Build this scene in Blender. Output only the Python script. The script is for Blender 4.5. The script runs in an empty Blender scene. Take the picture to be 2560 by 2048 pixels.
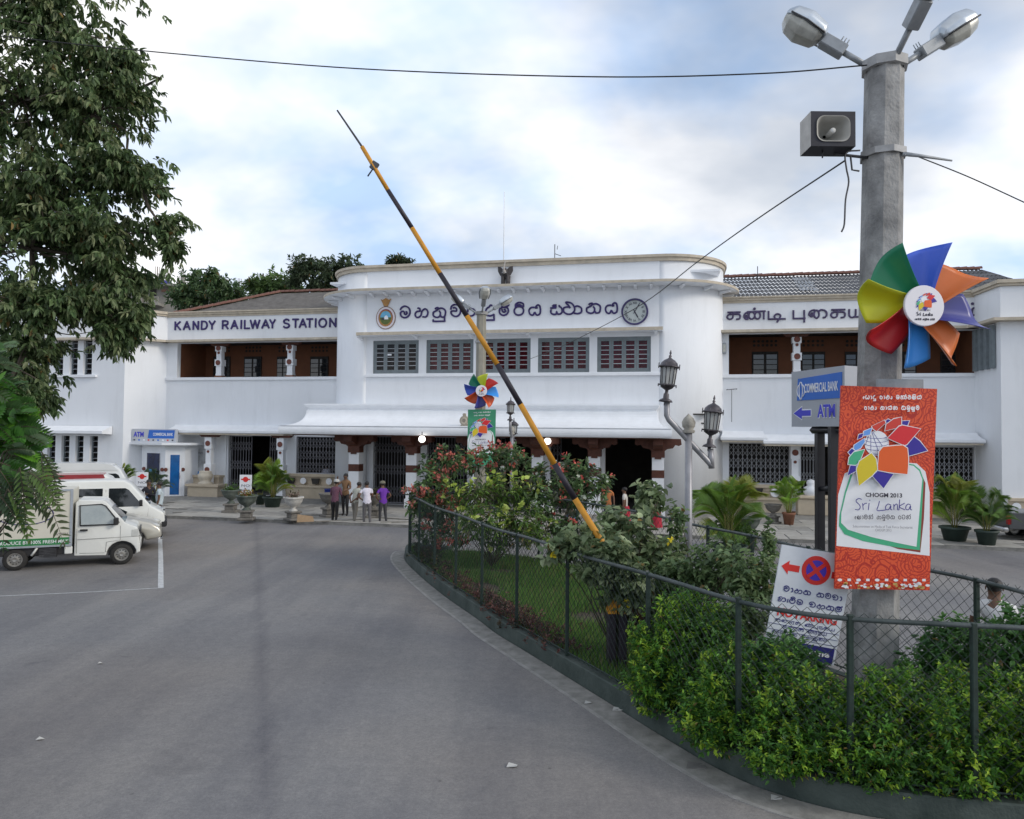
import bpy, bmesh, math, random
import numpy as np
from mathutils import Vector, Matrix
random.seed(7); RNG = np.random.default_rng(7)
scene = bpy.context.scene
COL = scene.collection

# ---------------------------------------------------------------- camera
CAM_H = 3.65; FPX = 1850.0; ROLL = 0.0100; PITCH = math.atan(56 / 1850)
_f = np.array([0, math.cos(PITCH), math.sin(PITCH)])
_z0 = np.array([0, -math.sin(PITCH), math.cos(PITCH)])
_r = np.array([1., 0, 0]) * math.cos(ROLL) + _z0 * math.sin(ROLL)
_u = -np.array([1., 0, 0]) * math.sin(ROLL) + _z0 * math.cos(ROLL)
_C = np.array([0, 0, CAM_H])
cd = bpy.data.cameras.new('camera'); cam = bpy.data.objects.new('camera', cd); COL.objects.link(cam)
cd.sensor_width = 36; cd.lens = 36 * FPX / 2560; cd.clip_end = 3000; cd.clip_start = .1
cam.matrix_world = Matrix(((_r[0], _u[0], -_f[0], 0), (_r[1], _u[1], -_f[1], 0), (_r[2], _u[2], -_f[2], CAM_H), (0, 0, 0, 1)))
scene.camera = cam

# ---------------------------------------------------------------- world, sun, exposure
SUN_EL, SUN_ROT = math.radians(27), math.radians(112)   # low sun behind thin cloud, to the right
W = bpy.data.worlds.new('World'); scene.world = W; W.use_nodes = True
def build_world():
    nt = W.node_tree; N = nt.nodes; L = nt.links; N.clear()
    out = N.new('ShaderNodeOutputWorld'); bg = N.new('ShaderNodeBackground')
    sky = N.new('ShaderNodeTexSky'); sky.sky_type = 'NISHITA'; sky.sun_disc = False
    sky.sun_elevation = SUN_EL; sky.sun_rotation = SUN_ROT; sky.air_density = 1.0; sky.dust_density = 1.2; sky.ozone_density = 1.5
    tc = N.new('ShaderNodeTexCoord'); sep = N.new('ShaderNodeSeparateXYZ'); L.new(tc.outputs['Generated'], sep.inputs[0])
    add = N.new('ShaderNodeMath'); add.operation = 'ADD'; add.inputs[1].default_value = .50; L.new(sep.outputs[2], add.inputs[0])
    mx = N.new('ShaderNodeMath'); mx.operation = 'MAXIMUM'; mx.inputs[1].default_value = .08; L.new(add.outputs[0], mx.inputs[0])
    dx = N.new('ShaderNodeMath'); dx.operation = 'DIVIDE'; L.new(sep.outputs[0], dx.inputs[0]); L.new(mx.outputs[0], dx.inputs[1])
    dy = N.new('ShaderNodeMath'); dy.operation = 'DIVIDE'; L.new(sep.outputs[1], dy.inputs[0]); L.new(mx.outputs[0], dy.inputs[1])
    cmb = N.new('ShaderNodeCombineXYZ'); L.new(dx.outputs[0], cmb.inputs[0]); L.new(dy.outputs[0], cmb.inputs[1]); cmb.inputs[2].default_value = 3.7
    mp = N.new('ShaderNodeMapping'); mp.inputs['Location'].default_value = (1.7, .35, 0); mp.inputs['Rotation'].default_value = (0, 0, .5); mp.inputs['Scale'].default_value = (1.0, 1.25, 1)
    L.new(cmb.outputs[0], mp.inputs[0])
    n1 = N.new('ShaderNodeTexNoise'); n1.inputs['Scale'].default_value = 1.15; n1.inputs['Detail'].default_value = 6; n1.inputs['Roughness'].default_value = .5; n1.inputs['Distortion'].default_value = .25
    L.new(mp.outputs[0], n1.inputs['Vector'])
    r1 = N.new('ShaderNodeValToRGB'); r1.color_ramp.interpolation = 'EASE'
    r1.color_ramp.elements[0].position = .34; r1.color_ramp.elements[0].color = (.40, .40, .40, 1)
    r1.color_ramp.elements[1].position = .60; r1.color_ramp.elements[1].color = (1, 1, 1, 1)
    L.new(n1.outputs['Fac'], r1.inputs[0])
    n2 = N.new('ShaderNodeTexNoise'); n2.inputs['Scale'].default_value = 1.9; n2.inputs['Detail'].default_value = 5; n2.inputs['Roughness'].default_value = .55
    L.new(mp.outputs[0], n2.inputs['Vector'])
    r2 = N.new('ShaderNodeValToRGB')
    r2.color_ramp.elements[0].position = .37; r2.color_ramp.elements[0].color = (.56, .75, 1.06, 1)
    r2.color_ramp.elements[1].position = .57; r2.color_ramp.elements[1].color = (1.10, 1.10, 1.11, 1)
    L.new(n2.outputs['Fac'], r2.inputs[0])
    sm = N.new('ShaderNodeMixRGB'); sm.blend_type = 'MULTIPLY'; sm.inputs[0].default_value = 1; sm.inputs[2].default_value = (.11, .11, .11, 1)
    L.new(sky.outputs[0], sm.inputs[1])
    mix = N.new('ShaderNodeMixRGB'); L.new(r1.outputs[0], mix.inputs[0]); L.new(sm.outputs[0], mix.inputs[1]); L.new(r2.outputs[0], mix.inputs[2])
    L.new(mix.outputs[0], bg.inputs[0]); bg.inputs[1].default_value = 1.0
    L.new(bg.outputs[0], out.inputs[0])
build_world()
sd = bpy.data.lights.new('sun', 'SUN'); sun = bpy.data.objects.new('sun', sd); COL.objects.link(sun)
sd.energy = 1.4; sd.angle = math.radians(14); sd.color = (1, .93, .82)
_sd = Vector((math.sin(SUN_ROT) * math.cos(SUN_EL), math.cos(SUN_ROT) * math.cos(SUN_EL), math.sin(SUN_EL)))
sun.rotation_euler = _sd.to_track_quat('Z', 'Y').to_euler(); sun.location = (20, 0, 30)
vs = scene.view_settings; vs.view_transform = 'Standard'; vs.look = 'None'; vs.exposure = 0.12; vs.gamma = 1; vs.use_curve_mapping = False

# ---------------------------------------------------------------- pixel <-> place (calibrated camera)
def ray(x, y): return _f + _r * (x - 1280) / FPX - _u * (y - 1024) / FPX
def gp(x, y, z=0.0):
    d = ray(x, y); return _C + d * ((z - CAM_H) / d[2])
def at(x, y, Y):
    d = ray(x, y); return _C + d * (Y / d[1])
def pr(P):
    d = np.asarray(P, float) - _C; q = d.dot(_f); return 1280 + FPX * d.dot(_r) / q, 1024 - FPX * d.dot(_u) / q
YAW = math.radians(12); D0 = 33.58
ST_N = np.array([math.sin(YAW), math.cos(YAW), 0]); ST_U = np.array([math.cos(YAW), -math.sin(YAW), 0]); ST_O = D0 * ST_N
def st(x, y, v=0.0):
    d = ray(x, y); P = _C + d * ((D0 - v) / d.dot(ST_N)); return (P - ST_O).dot(ST_U), P[2]
def stw(lx, ly, z=0.0):
    return ST_O + ST_U * lx + ST_N * ly + np.array([0, 0, z])

# ---------------------------------------------------------------- materials
MATS = {}
def mat(name, col, rough=.7, var=.12, scale=3.0, bump=0.0, bscale=40.0, metal=0.0, spec=.5, col2=None, detail=5, emit=None, coat=0.0, stretch=None, alpha=None, trans=0.0):
    """procedural principled material: base colour broken up by noise, optional bump"""
    if name in MATS: return MATS[name]
    m = bpy.data.materials.new(name); m.use_nodes = True; nt = m.node_tree; N = nt.nodes; L = nt.links
    b = N['Principled BSDF']; b.inputs['Roughness'].default_value = rough; b.inputs['Metallic'].default_value = metal
    b.inputs['Specular IOR Level'].default_value = spec; b.inputs['Coat Weight'].default_value = coat
    if trans: b.inputs['Transmission Weight'].default_value = trans
    if emit:
        b.inputs['Emission Color'].default_value = (*col, 1); b.inputs['Emission Strength'].default_value = emit
    tc = N.new('ShaderNodeTexCoord'); mp = N.new('ShaderNodeMapping'); L.new(tc.outputs['Object'], mp.inputs[0])
    if stretch: mp.inputs['Scale'].default_value = stretch
    n = N.new('ShaderNodeTexNoise'); n.inputs['Scale'].default_value = scale; n.inputs['Detail'].default_value = detail; n.inputs['Roughness'].default_value = .6
    L.new(mp.outputs[0], n.inputs['Vector'])
    r = N.new('ShaderNodeValToRGB'); r.color_ramp.elements[0].position = .3; r.color_ramp.elements[1].position = .7
    c2 = col2 if col2 else tuple(min(1, c * (1 + var)) for c in col); c1 = col if col2 else tuple(c * (1 - var) for c in col)
    r.color_ramp.elements[0].color = (*c1, 1); r.color_ramp.elements[1].color = (*c2, 1)
    L.new(n.outputs['Fac'], r.inputs[0]); L.new(r.outputs[0], b.inputs['Base Color'])
    if bump:
        n2 = N.new('ShaderNodeTexNoise'); n2.inputs['Scale'].default_value = bscale; n2.inputs['Detail'].default_value = 4
        L.new(mp.outputs[0], n2.inputs['Vector'])
        bp = N.new('ShaderNodeBump'); bp.inputs['Strength'].default_value = bump; bp.inputs['Distance'].default_value = .02
        L.new(n2.outputs['Fac'], bp.inputs['Height']); L.new(bp.outputs[0], b.inputs['Normal'])
    MATS[name] = m; return m
def leafmat(name, rough=.5, trans=.35, gain=1.0, spec=.4):
    """leaf colour comes from each leaf's own vertex colour; thin leaves let some light through"""
    if name in MATS: return MATS[name]
    m = bpy.data.materials.new(name); m.use_nodes = True; nt = m.node_tree; N = nt.nodes; L = nt.links
    b = N['Principled BSDF']; b.inputs['Roughness'].default_value = rough; b.inputs['Specular IOR Level'].default_value = spec
    a = N.new('ShaderNodeAttribute'); a.attribute_name = 'Col'
    L.new(a.outputs['Color'], b.inputs['Base Color'])
    t = N.new('ShaderNodeBsdfTranslucent'); hs = N.new('ShaderNodeHueSaturation'); hs.inputs['Value'].default_value = 1.5; hs.inputs['Hue'].default_value = .485
    L.new(a.outputs['Color'], hs.inputs['Color']); L.new(hs.outputs[0], t.inputs[0])
    mx = N.new('ShaderNodeMixShader'); mx.inputs[0].default_value = trans
    L.new(b.outputs[0], mx.inputs[1]); L.new(t.outputs[0], mx.inputs[2]); L.new(mx.outputs[0], N['Material Output'].inputs[0])
    MATS[name] = m; return m
def glassmat(name, tint=(.02, .025, .03), rough=.06):
    """dark reflecting window glass"""
    if name in MATS: return MATS[name]
    m = mat(name, tint, rough, var=.3, scale=2, spec=.8); return m

# ---------------------------------------------------------------- mesh building
class MB:
    def __init__(s): s.v = []; s.f = []; s.m = []; s.sm = []
    def add(s, vs_, fs, mi=0, smooth=False):
        o = len(s.v); s.v += [tuple(map(float, p)) for p in vs_]
        for f in fs: s.f.append(tuple(i + o for i in f)); s.m.append(mi); s.sm.append(smooth)
        return s
    def box(s, a, b, mi=0, bev=0.0):
        x0, y0, z0 = [min(a[i], b[i]) for i in range(3)]; x1, y1, z1 = [max(a[i], b[i]) for i in range(3)]
        if bev <= 0:
            return s.add([(x0, y0, z0), (x1, y0, z0), (x1, y1, z0), (x0, y1, z0), (x0, y0, z1), (x1, y0, z1), (x1, y1, z1), (x0, y1, z1)],
                         [(0, 3, 2, 1), (4, 5, 6, 7), (0, 1, 5, 4), (1, 2, 6, 5), (2, 3, 7, 6), (3, 0, 4, 7)], mi)
        e = min(bev, (x1 - x0) * .49, (y1 - y0) * .49, (z1 - z0) * .49); vs_ = []
        for z, q in ((z0, e), (z0 + e, 0), (z1 - e, 0), (z1, e)):
            vs_ += [(x0 + e + 0 if q else x0 + e, y0 + q, z), (x1 - e, y0 + q, z), (x1 - q, y0 + e, z), (x1 - q, y1 - e, z), (x1 - e, y1 - q, z), (x0 + e, y1 - q, z), (x0 + q, y1 - e, z), (x0 + q, y0 + e, z)]
        fs = [tuple(range(7, -1, -1)), tuple(range(24, 32))]
        for r in range(3):
            for k in range(8): fs.append((r * 8 + k, r * 8 + (k + 1) % 8, r * 8 + 8 + (k + 1) % 8, r * 8 + 8 + k))
        return s.add(vs_, fs, mi)
    def obox(s, c, sx, sy, sz, R, mi=0, bev=0.0):
        t = MB(); t.box((-sx / 2, -sy / 2, -sz / 2), (sx / 2, sy / 2, sz / 2), 0, bev); R = Matrix(R) if not isinstance(R, Matrix) else R
        return s.add([Vector(c) + R @ Vector(p) for p in t.v], t.f, mi)
    def prism(s, poly, y0, y1, mi=0, axis='y'):
        """polygon in (a,b) extruded along an axis"""
        n = len(poly); f = {'y': lambda a, b, t: (a, t, b), 'z': lambda a, b, t: (a, b, t), 'x': lambda a, b, t: (t, a, b)}[axis]
        vs_ = [f(a, b, y0) for a, b in poly] + [f(a, b, y1) for a, b in poly]
        fs = [tuple(range(n)), tuple(range(2 * n - 1, n - 1, -1))] + [(i, i + n, (i + 1) % n + n, (i + 1) % n) for i in range(n)]
        return s.add(vs_, fs, mi)
    def tube(s, pts, rad, sides=6, mi=0, cap=True, smooth=True):
        pts = [Vector(p) for p in pts]; n = len(pts); rad = rad if hasattr(rad, '__len__') else [rad] * n
        vs_ = []; up = None
        for i, p in enumerate(pts):
            t = (pts[min(i + 1, n - 1)] - pts[max(i - 1, 0)])
            t = t.normalized() if t.length > 1e-9 else Vector((0, 0, 1))
            if up is None:
                up = Vector((0, 0, 1)) if abs(t.z) < .9 else Vector((1, 0, 0))
            a = t.cross(up); a = a.normalized() if a.length > 1e-6 else t.orthogonal().normalized(); b = a.cross(t).normalized(); up = b
            for k in range(sides):
                an = 2 * math.pi * k / sides; vs_.append(p + (a * math.cos(an) + b * math.sin(an)) * rad[i])
        fs = [(i * sides + k, i * sides + (k + 1) % sides, (i + 1) * sides + (k + 1) % sides, (i + 1) * sides + k) for i in range(n - 1) for k in range(sides)]
        s.add(vs_, fs, mi, smooth)
        if cap: s.add(vs_[:sides], [tuple(range(sides - 1, -1, -1))], mi); s.add(vs_[-sides:], [tuple(range(sides))], mi)
        return s
    def lathe(s, prof, c=(0, 0, 0), seg=16, mi=0, smooth=True, ax='z', a0=0, a1=2 * math.pi, R=None):
        """profile of (radius, height)"""
        full = abs(a1 - a0 - 2 * math.pi) < 1e-6; ns = seg if full else seg + 1; vs_ = []
        for r, h in prof:
            for k in range(ns):
                an = a0 + (a1 - a0) * k / seg; p = (r * math.cos(an), r * math.sin(an), h)
                if ax == 'y': p = (p[0], p[2], p[1])
                if ax == 'x': p = (p[2], p[0], p[1])
                p = Vector(p)
                if R is not None: p = R @ p
                vs_.append(Vector(c) + p)
        fs = [(i * ns + k, i * ns + (k + 1) % ns, (i + 1) * ns + (k + 1) % ns, (i + 1) * ns + k) for i in range(len(prof) - 1) for k in range(seg if not full else ns)]
        s.add(vs_, fs, mi, smooth)
        return s
    def loft(s, rings, closed=True, mi=0, cap=True, smooth=False):
        n = len(rings[0]); vs_ = [p for r in rings for p in r]
        m = n if closed else n - 1
        fs = [(i * n + k, i * n + (k + 1) % n, (i + 1) * n + (k + 1) % n, (i + 1) * n + k) for i in range(len(rings) - 1) for k in range(m)]
        s.add(vs_, fs, mi, smooth)
        if cap and closed: s.add(rings[0], [tuple(range(n - 1, -1, -1))], mi); s.add(rings[-1], [tuple(range(n))], mi)
        return s
    def sphere(s, c, r, mi=0, seg=12, rings=8, sc=(1, 1, 1), smooth=True):
        vs_ = []
        for i in range(rings + 1):
            ph = math.pi * i / rings
            for k in range(seg):
                an = 2 * math.pi * k / seg
                vs_.append((c[0] + r * sc[0] * math.sin(ph) * math.cos(an), c[1] + r * sc[1] * math.sin(ph) * math.sin(an), c[2] + r * sc[2] * math.cos(ph)))
        fs = [(i * seg + k, (i + 1) * seg + k, (i + 1) * seg + (k + 1) % seg, i * seg + (k + 1) % seg) for i in range(rings) for k in range(seg)]
        return s.add(vs_, fs, mi, smooth)
    def build(s, name, m, parent=None, loc=None, rotz=None, fix=True):
        me = bpy.data.meshes.new(name); me.from_pydata(s.v, [], s.f)
        ms = m if isinstance(m, (list, tuple)) else [m]
        for q in ms: me.materials.append(q)
        me.polygons.foreach_set('material_index', s.m); me.polygons.foreach_set('use_smooth', s.sm)
        if fix:
            bm = bmesh.new(); bm.from_mesh(me); bmesh.ops.remove_doubles(bm, verts=bm.verts, dist=1e-5)
            bmesh.ops.recalc_face_normals(bm, faces=bm.faces); bm.to_mesh(me); bm.free()
        me.update()
        return link(name, me, parent, loc, rotz)
def link(name, me, parent=None, loc=None, rotz=None):
    o = bpy.data.objects.new(name, me); COL.objects.link(o)
    if parent is not None: o.parent = parent
    if loc is not None: o.location = loc
    if rotz is not None: o.rotation_euler = (0, 0, rotz)
    return o
def tag(o, label=None, cat=None, group=None, kind=None):
    if label: o['label'] = label
    if cat: o['category'] = cat
    if group: o['group'] = group
    if kind: o['kind'] = kind
    return o
def empty(name, loc=(0, 0, 0), rotz=0.0, label=None, cat=None, group=None):
    o = bpy.data.objects.new(name, None); COL.objects.link(o); o.location = loc; o.rotation_euler = (0, 0, rotz); o.empty_display_size = .2
    return tag(o, label, cat, group)
def copy_tree(o, parent=None):
    c = o.copy(); COL.objects.link(c); c.parent = parent
    for ch in list(o.children): copy_tree(ch, c)
    return c
def fast_mesh(name, verts, faces, m, parent=None, cols=None, smooth=False, loc=None):
    """verts (N,3), faces (M,k) as arrays: for leaves, grass and wire"""
    me = bpy.data.meshes.new(name); verts = np.asarray(verts, np.float32); faces = np.asarray(faces, np.int32); k = faces.shape[1]
    me.vertices.add(len(verts)); me.vertices.foreach_set('co', verts.ravel())
    me.loops.add(faces.size); me.loops.foreach_set('vertex_index', faces.ravel())
    me.polygons.add(len(faces)); me.polygons.foreach_set('loop_start', np.arange(0, faces.size, k, dtype=np.int32))
    if smooth: me.polygons.foreach_set('use_smooth', np.ones(len(faces), bool))
    me.update(calc_edges=True)
    if cols is not None:
        a = me.color_attributes.new('Col', 'FLOAT_COLOR', 'POINT'); c4 = np.ones((len(verts), 4), np.float32); c4[:, :3] = cols; a.data.foreach_set('color', c4.ravel())
    for q in (m if isinstance(m, (list, tuple)) else [m]): me.materials.append(q)
    return link(name, me, parent, loc)
def smooth_pts(pts, n=6, closed=False):
    """Catmull-Rom through points of any dimension"""
    P = [np.asarray(p, float) for p in pts]; N_ = len(P); out = []
    if N_ < 3 and not closed: return P
    for i in range(N_ if closed else N_ - 1):
        p0 = P[(i - 1) % N_] if closed or i > 0 else P[0] * 2 - P[1]; p1 = P[i]; p2 = P[(i + 1) % N_]
        p3 = P[(i + 2) % N_] if closed or i + 2 < N_ else P[-1] * 2 - P[-2]
        for k in range(n):
            t = k / n; out.append(.5 * ((2 * p1) + (p2 - p0) * t + (2 * p0 - 5 * p1 + 4 * p2 - p3) * t * t + (3 * p1 - p0 - 3 * p2 + p3) * t ** 3))
    if not closed: out.append(P[-1])
    return out
def text_obj(name, s, m, parent, M, size=1.0, width=None, extrude=.002, bold=0.0, align='CENTER'):
    """flat lettering from the built-in font turned into a mesh; M places its XY plane"""
    cu = bpy.data.curves.new(name, 'FONT'); cu.body = s; cu.size = size; cu.align_x = align; cu.extrude = extrude; cu.offset = bold; cu.resolution_u = 3
    t = bpy.data.objects.new(name, cu); COL.objects.link(t); dg = bpy.context.evaluated_depsgraph_get(); dg.update()
    me = bpy.data.meshes.new_from_object(t.evaluated_get(dg)); bpy.data.objects.remove(t); bpy.data.curves.remove(cu)
    me.name = name; me.materials.clear(); me.materials.append(m)
    xs = [v.co.x for v in me.vertices]; sx = 1.0
    if width and xs: sx = width / (max(xs) - min(xs))
    me.transform(Matrix.Diagonal((sx, 1, 1, 1))); me.transform(M)
    return link(name, me, parent)
# ---------------------------------------------------------------- hand-drawn stroke letters (raised sign letters)
def ell(cx, cy, rx, ry, a0=0, a1=360, n=14): return [(cx + rx * math.cos(math.radians(a0 + (a1 - a0) * i / n)), cy + ry * math.sin(math.radians(a0 + (a1 - a0) * i / n))) for i in range(n + 1)]
L_ = lambda *p: ('L', list(p))      # straight stroke
S_ = lambda *p: ('S', list(p))      # smooth stroke
SI = {
 'ma': [S_((5,65),(12,82),(40,95),(70,80),(80,48),(70,18),(42,4),(15,15),(6,38),(14,52),(28,55),(36,46),(38,34),(48,30),(56,36),(56,48),(46,52))],
 'ha': [S_((23,77),(38,75),(43,62),(41,53),(17,50),(4,27),(15,6),(33,4),(50,19),(56,44),(67,62),(87,69),(104,48),(102,23),(87,6),(63,8))],
 'na': [S_((19,70),(27,80),(42,82),(44,72),(28,58),(8,48),(5,38),(8,18),(33,6),(54,14),(60,40),(50,58)), S_((44,72),(62,78),(80,74),(97,58),(98,32),(90,10),(70,8),(62,20))],
 'va': [S_((6,58),(12,85),(42,98),(71,83),(81,50),(71,17),(46,4),(17,17),(8,42),(25,48),(48,46),(50,62),(38,73),(21,71))],
 'ra': [S_((4,56),(10,72),(30,80),(34,70),(54,68),(66,42),(56,14),(34,4),(12,14),(3,36),(12,58))],
 'da': [S_((56,85),(40,88),(31,75),(19,69),(6,54),(2,33),(15,12),(40,4),(69,15))],
 'm_': [S_((8,70),(2,42),(12,14),(40,3),(68,14),(80,42),(72,68),(44,76),(14,70)), S_((24,60),(28,42),(42,32),(56,40),(52,54),(40,52)), S_((8,80),(36,92),(72,86),(84,98),(72,108))],
 'ri': [S_((14,66),(4,40),(14,12),(40,2),(68,12),(78,40),(66,66),(40,74),(14,66)), S_((14,68),(16,94),(44,108),(74,96),(76,68)), S_((20,82),(46,88),(68,74))],
 'ya': [S_((53,75),(22,72),(6,47),(16,16),(40,8),(55,34)), S_((55,34),(72,8),(97,16),(103,47),(97,84),(81,94),(66,82),(62,69),(80,72))],
 'sa': [S_((6,53),(6,22),(28,6),(53,9),(56,31),(66,9),(91,9),(106,34),(97,66),(80,78),(80,92)), L_((3,66),(48,66),(50,80),(22,84),(30,92),(52,92))],
 'tha': [S_((62,62),(50,84),(25,115),(66,109),(91,78),(97,41),(72,9),(34,9),(9,34),(12,66),(47,72),(62,62)), S_((97,72),(122,78),(150,59),(150,22),(122,9),(91,16))],
 'pa': [S_((30,70),(18,84),(6,66),(4,36),(16,8),(40,8),(50,36),(60,8),(84,8),(96,38),(90,72),(74,86))],
 'ja': [S_((20,60),(40,70),(50,50),(30,40),(8,50),(4,24),(30,4),(70,10),(84,45),(66,80),(30,92))],
 'nna': [S_((5,60),(20,80),(40,66),(30,50),(8,40),(10,12),(40,6),(56,30),(50,70),(80,82),(100,50),(90,10),(66,12)), S_((100,50),(120,80),(140,50),(130,10),(108,10))],
 'dda': [S_((60,60),(40,66),(30,54),(44,44),(14,50),(6,24),(34,4),(68,12),(80,44),(66,80),(36,94),(10,80))],
 'la': [S_((50,40),(36,52),(20,40),(26,22),(50,20),(66,40),(58,66),(30,74),(6,50),(10,18),(40,2),(80,10),(96,45),(86,80))],
 'ta': [S_((30,50),(42,62),(54,50),(44,36),(26,40),(14,60),(24,84),(56,92),(86,70),(92,36),(78,8),(50,4),(24,12))],
 'ka': [S_((5,55),(20,62),(36,54),(34,36),(14,30),(16,10),(40,6),(56,26),(62,60),(80,76),(104,64),(108,30),(92,8),(72,12)), S_((20,62),(30,84),(60,84))],
 'ba': [S_((20,90),(60,86),(78,50),(66,14),(38,4),(10,20),(6,55),(24,76),(48,66),(40,50),(24,54))],
 'tta': [S_((6,60),(12,85),(42,94),(70,80),(78,50),(66,16),(40,4),(14,14),(8,36),(30,44))],
 'aa': [S_((4,70),(24,78),(40,50),(34,14),(14,6))], 'e': [S_((30,40),(40,56),(22,64),(6,46),(12,16),(40,6))],
 'ae': [S_((4,6),(18,10),(18,60),(14,76))], 'yy': [S_((0,30),(20,6),(44,20),(40,60),(30,76))],
}
SI['nu'] = SI['na'] + [L_((92,12),(93,-25),(6,-25),(6,-12))]
SI['du'] = SI['da'] + [L_((69,15),(71,-29),(10,-29))]
SI['mu'] = SI['ma'] + [L_((62,8),(66,-25),(20,-25))]
SI['llu'] = SI['la'] + [L_((82,8),(86,-25),(30,-25))]
SI['k_'] = SI['ka'] + [S_((84,84),(104,96),(98,110))]
SI['nn_'] = SI['nna'] + [S_((104,84),(124,96),(118,110))]
SI['lii'] = SI['la'] + [S_((10,80),(40,108),(80,100),(88,84)), S_((70,96),(80,104),(70,108))]
SI['bii'] = SI['ba'] + [S_((10,94),(40,116),(70,104),(72,92))]
TA = {
 'ka': [L_((8,95),(100,95)), S_((32,95),(26,76),(6,54),(4,24),(20,6),(38,12),(46,36),(48,95)), S_((20,68),(60,69),(92,66),(101,40),(94,10),(70,2))],
 'nn_': [S_((32,42),(22,46),(14,34),(24,22),(38,32),(40,60),(26,84),(8,60),(6,28),(20,4),(38,6)), ('S', ell(62,48,22,44)), ('S', ell(104,46,20,42)), L_((30,92),(160,97)), L_((150,97),(150,2)), ('S', ell(82,128,4,5))],
 'di': [L_((6,104),(6,10),(134,10)), S_((60,10),(50,40),(62,66),(82,70),(98,52),(92,24),(70,-32))],
 'pu': [L_((4,100),(4,8),(96,8)), L_((90,100),(90,-34))],
 'ai': [S_((34,36),(22,42),(16,30),(28,20),(42,34),(36,64),(20,44),(4,40),(14,80),(46,98),(74,92)), ('S', ell(76,48,24,46)), S_((92,78),(118,98),(158,86),(174,50),(160,12),(134,6))],
 'yi': [S_((4,100),(4,30),(18,8),(40,10),(52,30),(54,98)), L_((40,12),(110,12)), L_((100,12),(100,96)), S_((100,80),(116,104),(136,90),(134,60))],
 'ra': [L_((8,0),(8,92),(66,92)), L_((50,92),(50,0),(36,-24))], 'ta': [L_((6,92),(80,92)), S_((20,92),(4,50),(20,12),(44,30),(44,92)), S_((44,40),(84,44),(84,4),(40,-24))],
 'ni': [L_((6,92),(70,92)), S_((14,92),(14,8),(44,8),(44,50),(90,50),(90,-20)), S_((70,92),(100,110),(110,70))],
 'la': [S_((34,36),(22,42),(16,30),(28,20),(42,34),(36,64),(8,60),(10,12),(60,8),(96,8),(96,70),(80,92))],
 'ya': [S_((4,100),(4,30),(18,8),(40,10),(52,30),(54,98)), L_((40,12),(110,12),(110,96))],
 'm_': [L_((6,84),(6,8),(90,8)), S_((90,8),(92,60),(70,84),(44,70),(42,8)), ('S', ell(46,128,4,5))],
}
LA = {
 'K': [L_((8,0),(8,100)), L_((66,100),(10,46)), L_((24,60),(70,0))], 'A': [L_((2,0),(42,100),(82,0)), L_((16,34),(68,34))], 'N': [L_((8,0),(8,100),(74,0),(74,100))],
 'D': [L_((8,0),(8,100),(30,100)), S_((30,100),(62,90),(76,50),(62,10),(30,0)), L_((30,0),(8,0))], 'Y': [L_((2,100),(38,46),(74,100)), L_((38,46),(38,0))],
 'R': [L_((8,0),(8,100),(40,100)), S_((40,100),(66,92),(70,74),(64,56),(40,48)), L_((40,48),(8,48)), L_((40,48),(72,0))], 'I': [L_((4,0),(4,100))], 'L': [L_((8,100),(8,0),(66,0))],
 'W': [L_((2,100),(30,0),(58,98),(86,0),(114,100))], 'S': [S_((66,82),(52,98),(26,98),(8,80),(18,58),(54,46),(70,24),(54,4),(24,2),(4,18))], 'T': [L_((2,100),(74,100)), L_((38,100),(38,0))],
 'O': [('S', ell(48,50,46,50))],
 's': [S_((66,92),(40,100),(14,88),(16,70),(40,50),(52,26),(34,4),(2,8))], 'r': [S_((8,62),(14,2)), S_((12,40),(26,58),(46,62))], 'i': [L_((10,60),(8,2)), L_((12,86),(12,90))],
 'l': [S_((22,94),(14,50),(4,4),(36,2),(70,8))], 'a': [S_((56,50),(30,60),(8,36),(10,8),(36,6),(56,44),(54,8),(70,2))], 'n': [S_((6,60),(8,2)), S_((8,36),(34,60),(48,48),(52,4),(64,2))],
 'k': [L_((10,98),(4,2)), S_((54,66),(8,32),(58,2))],
}
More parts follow.
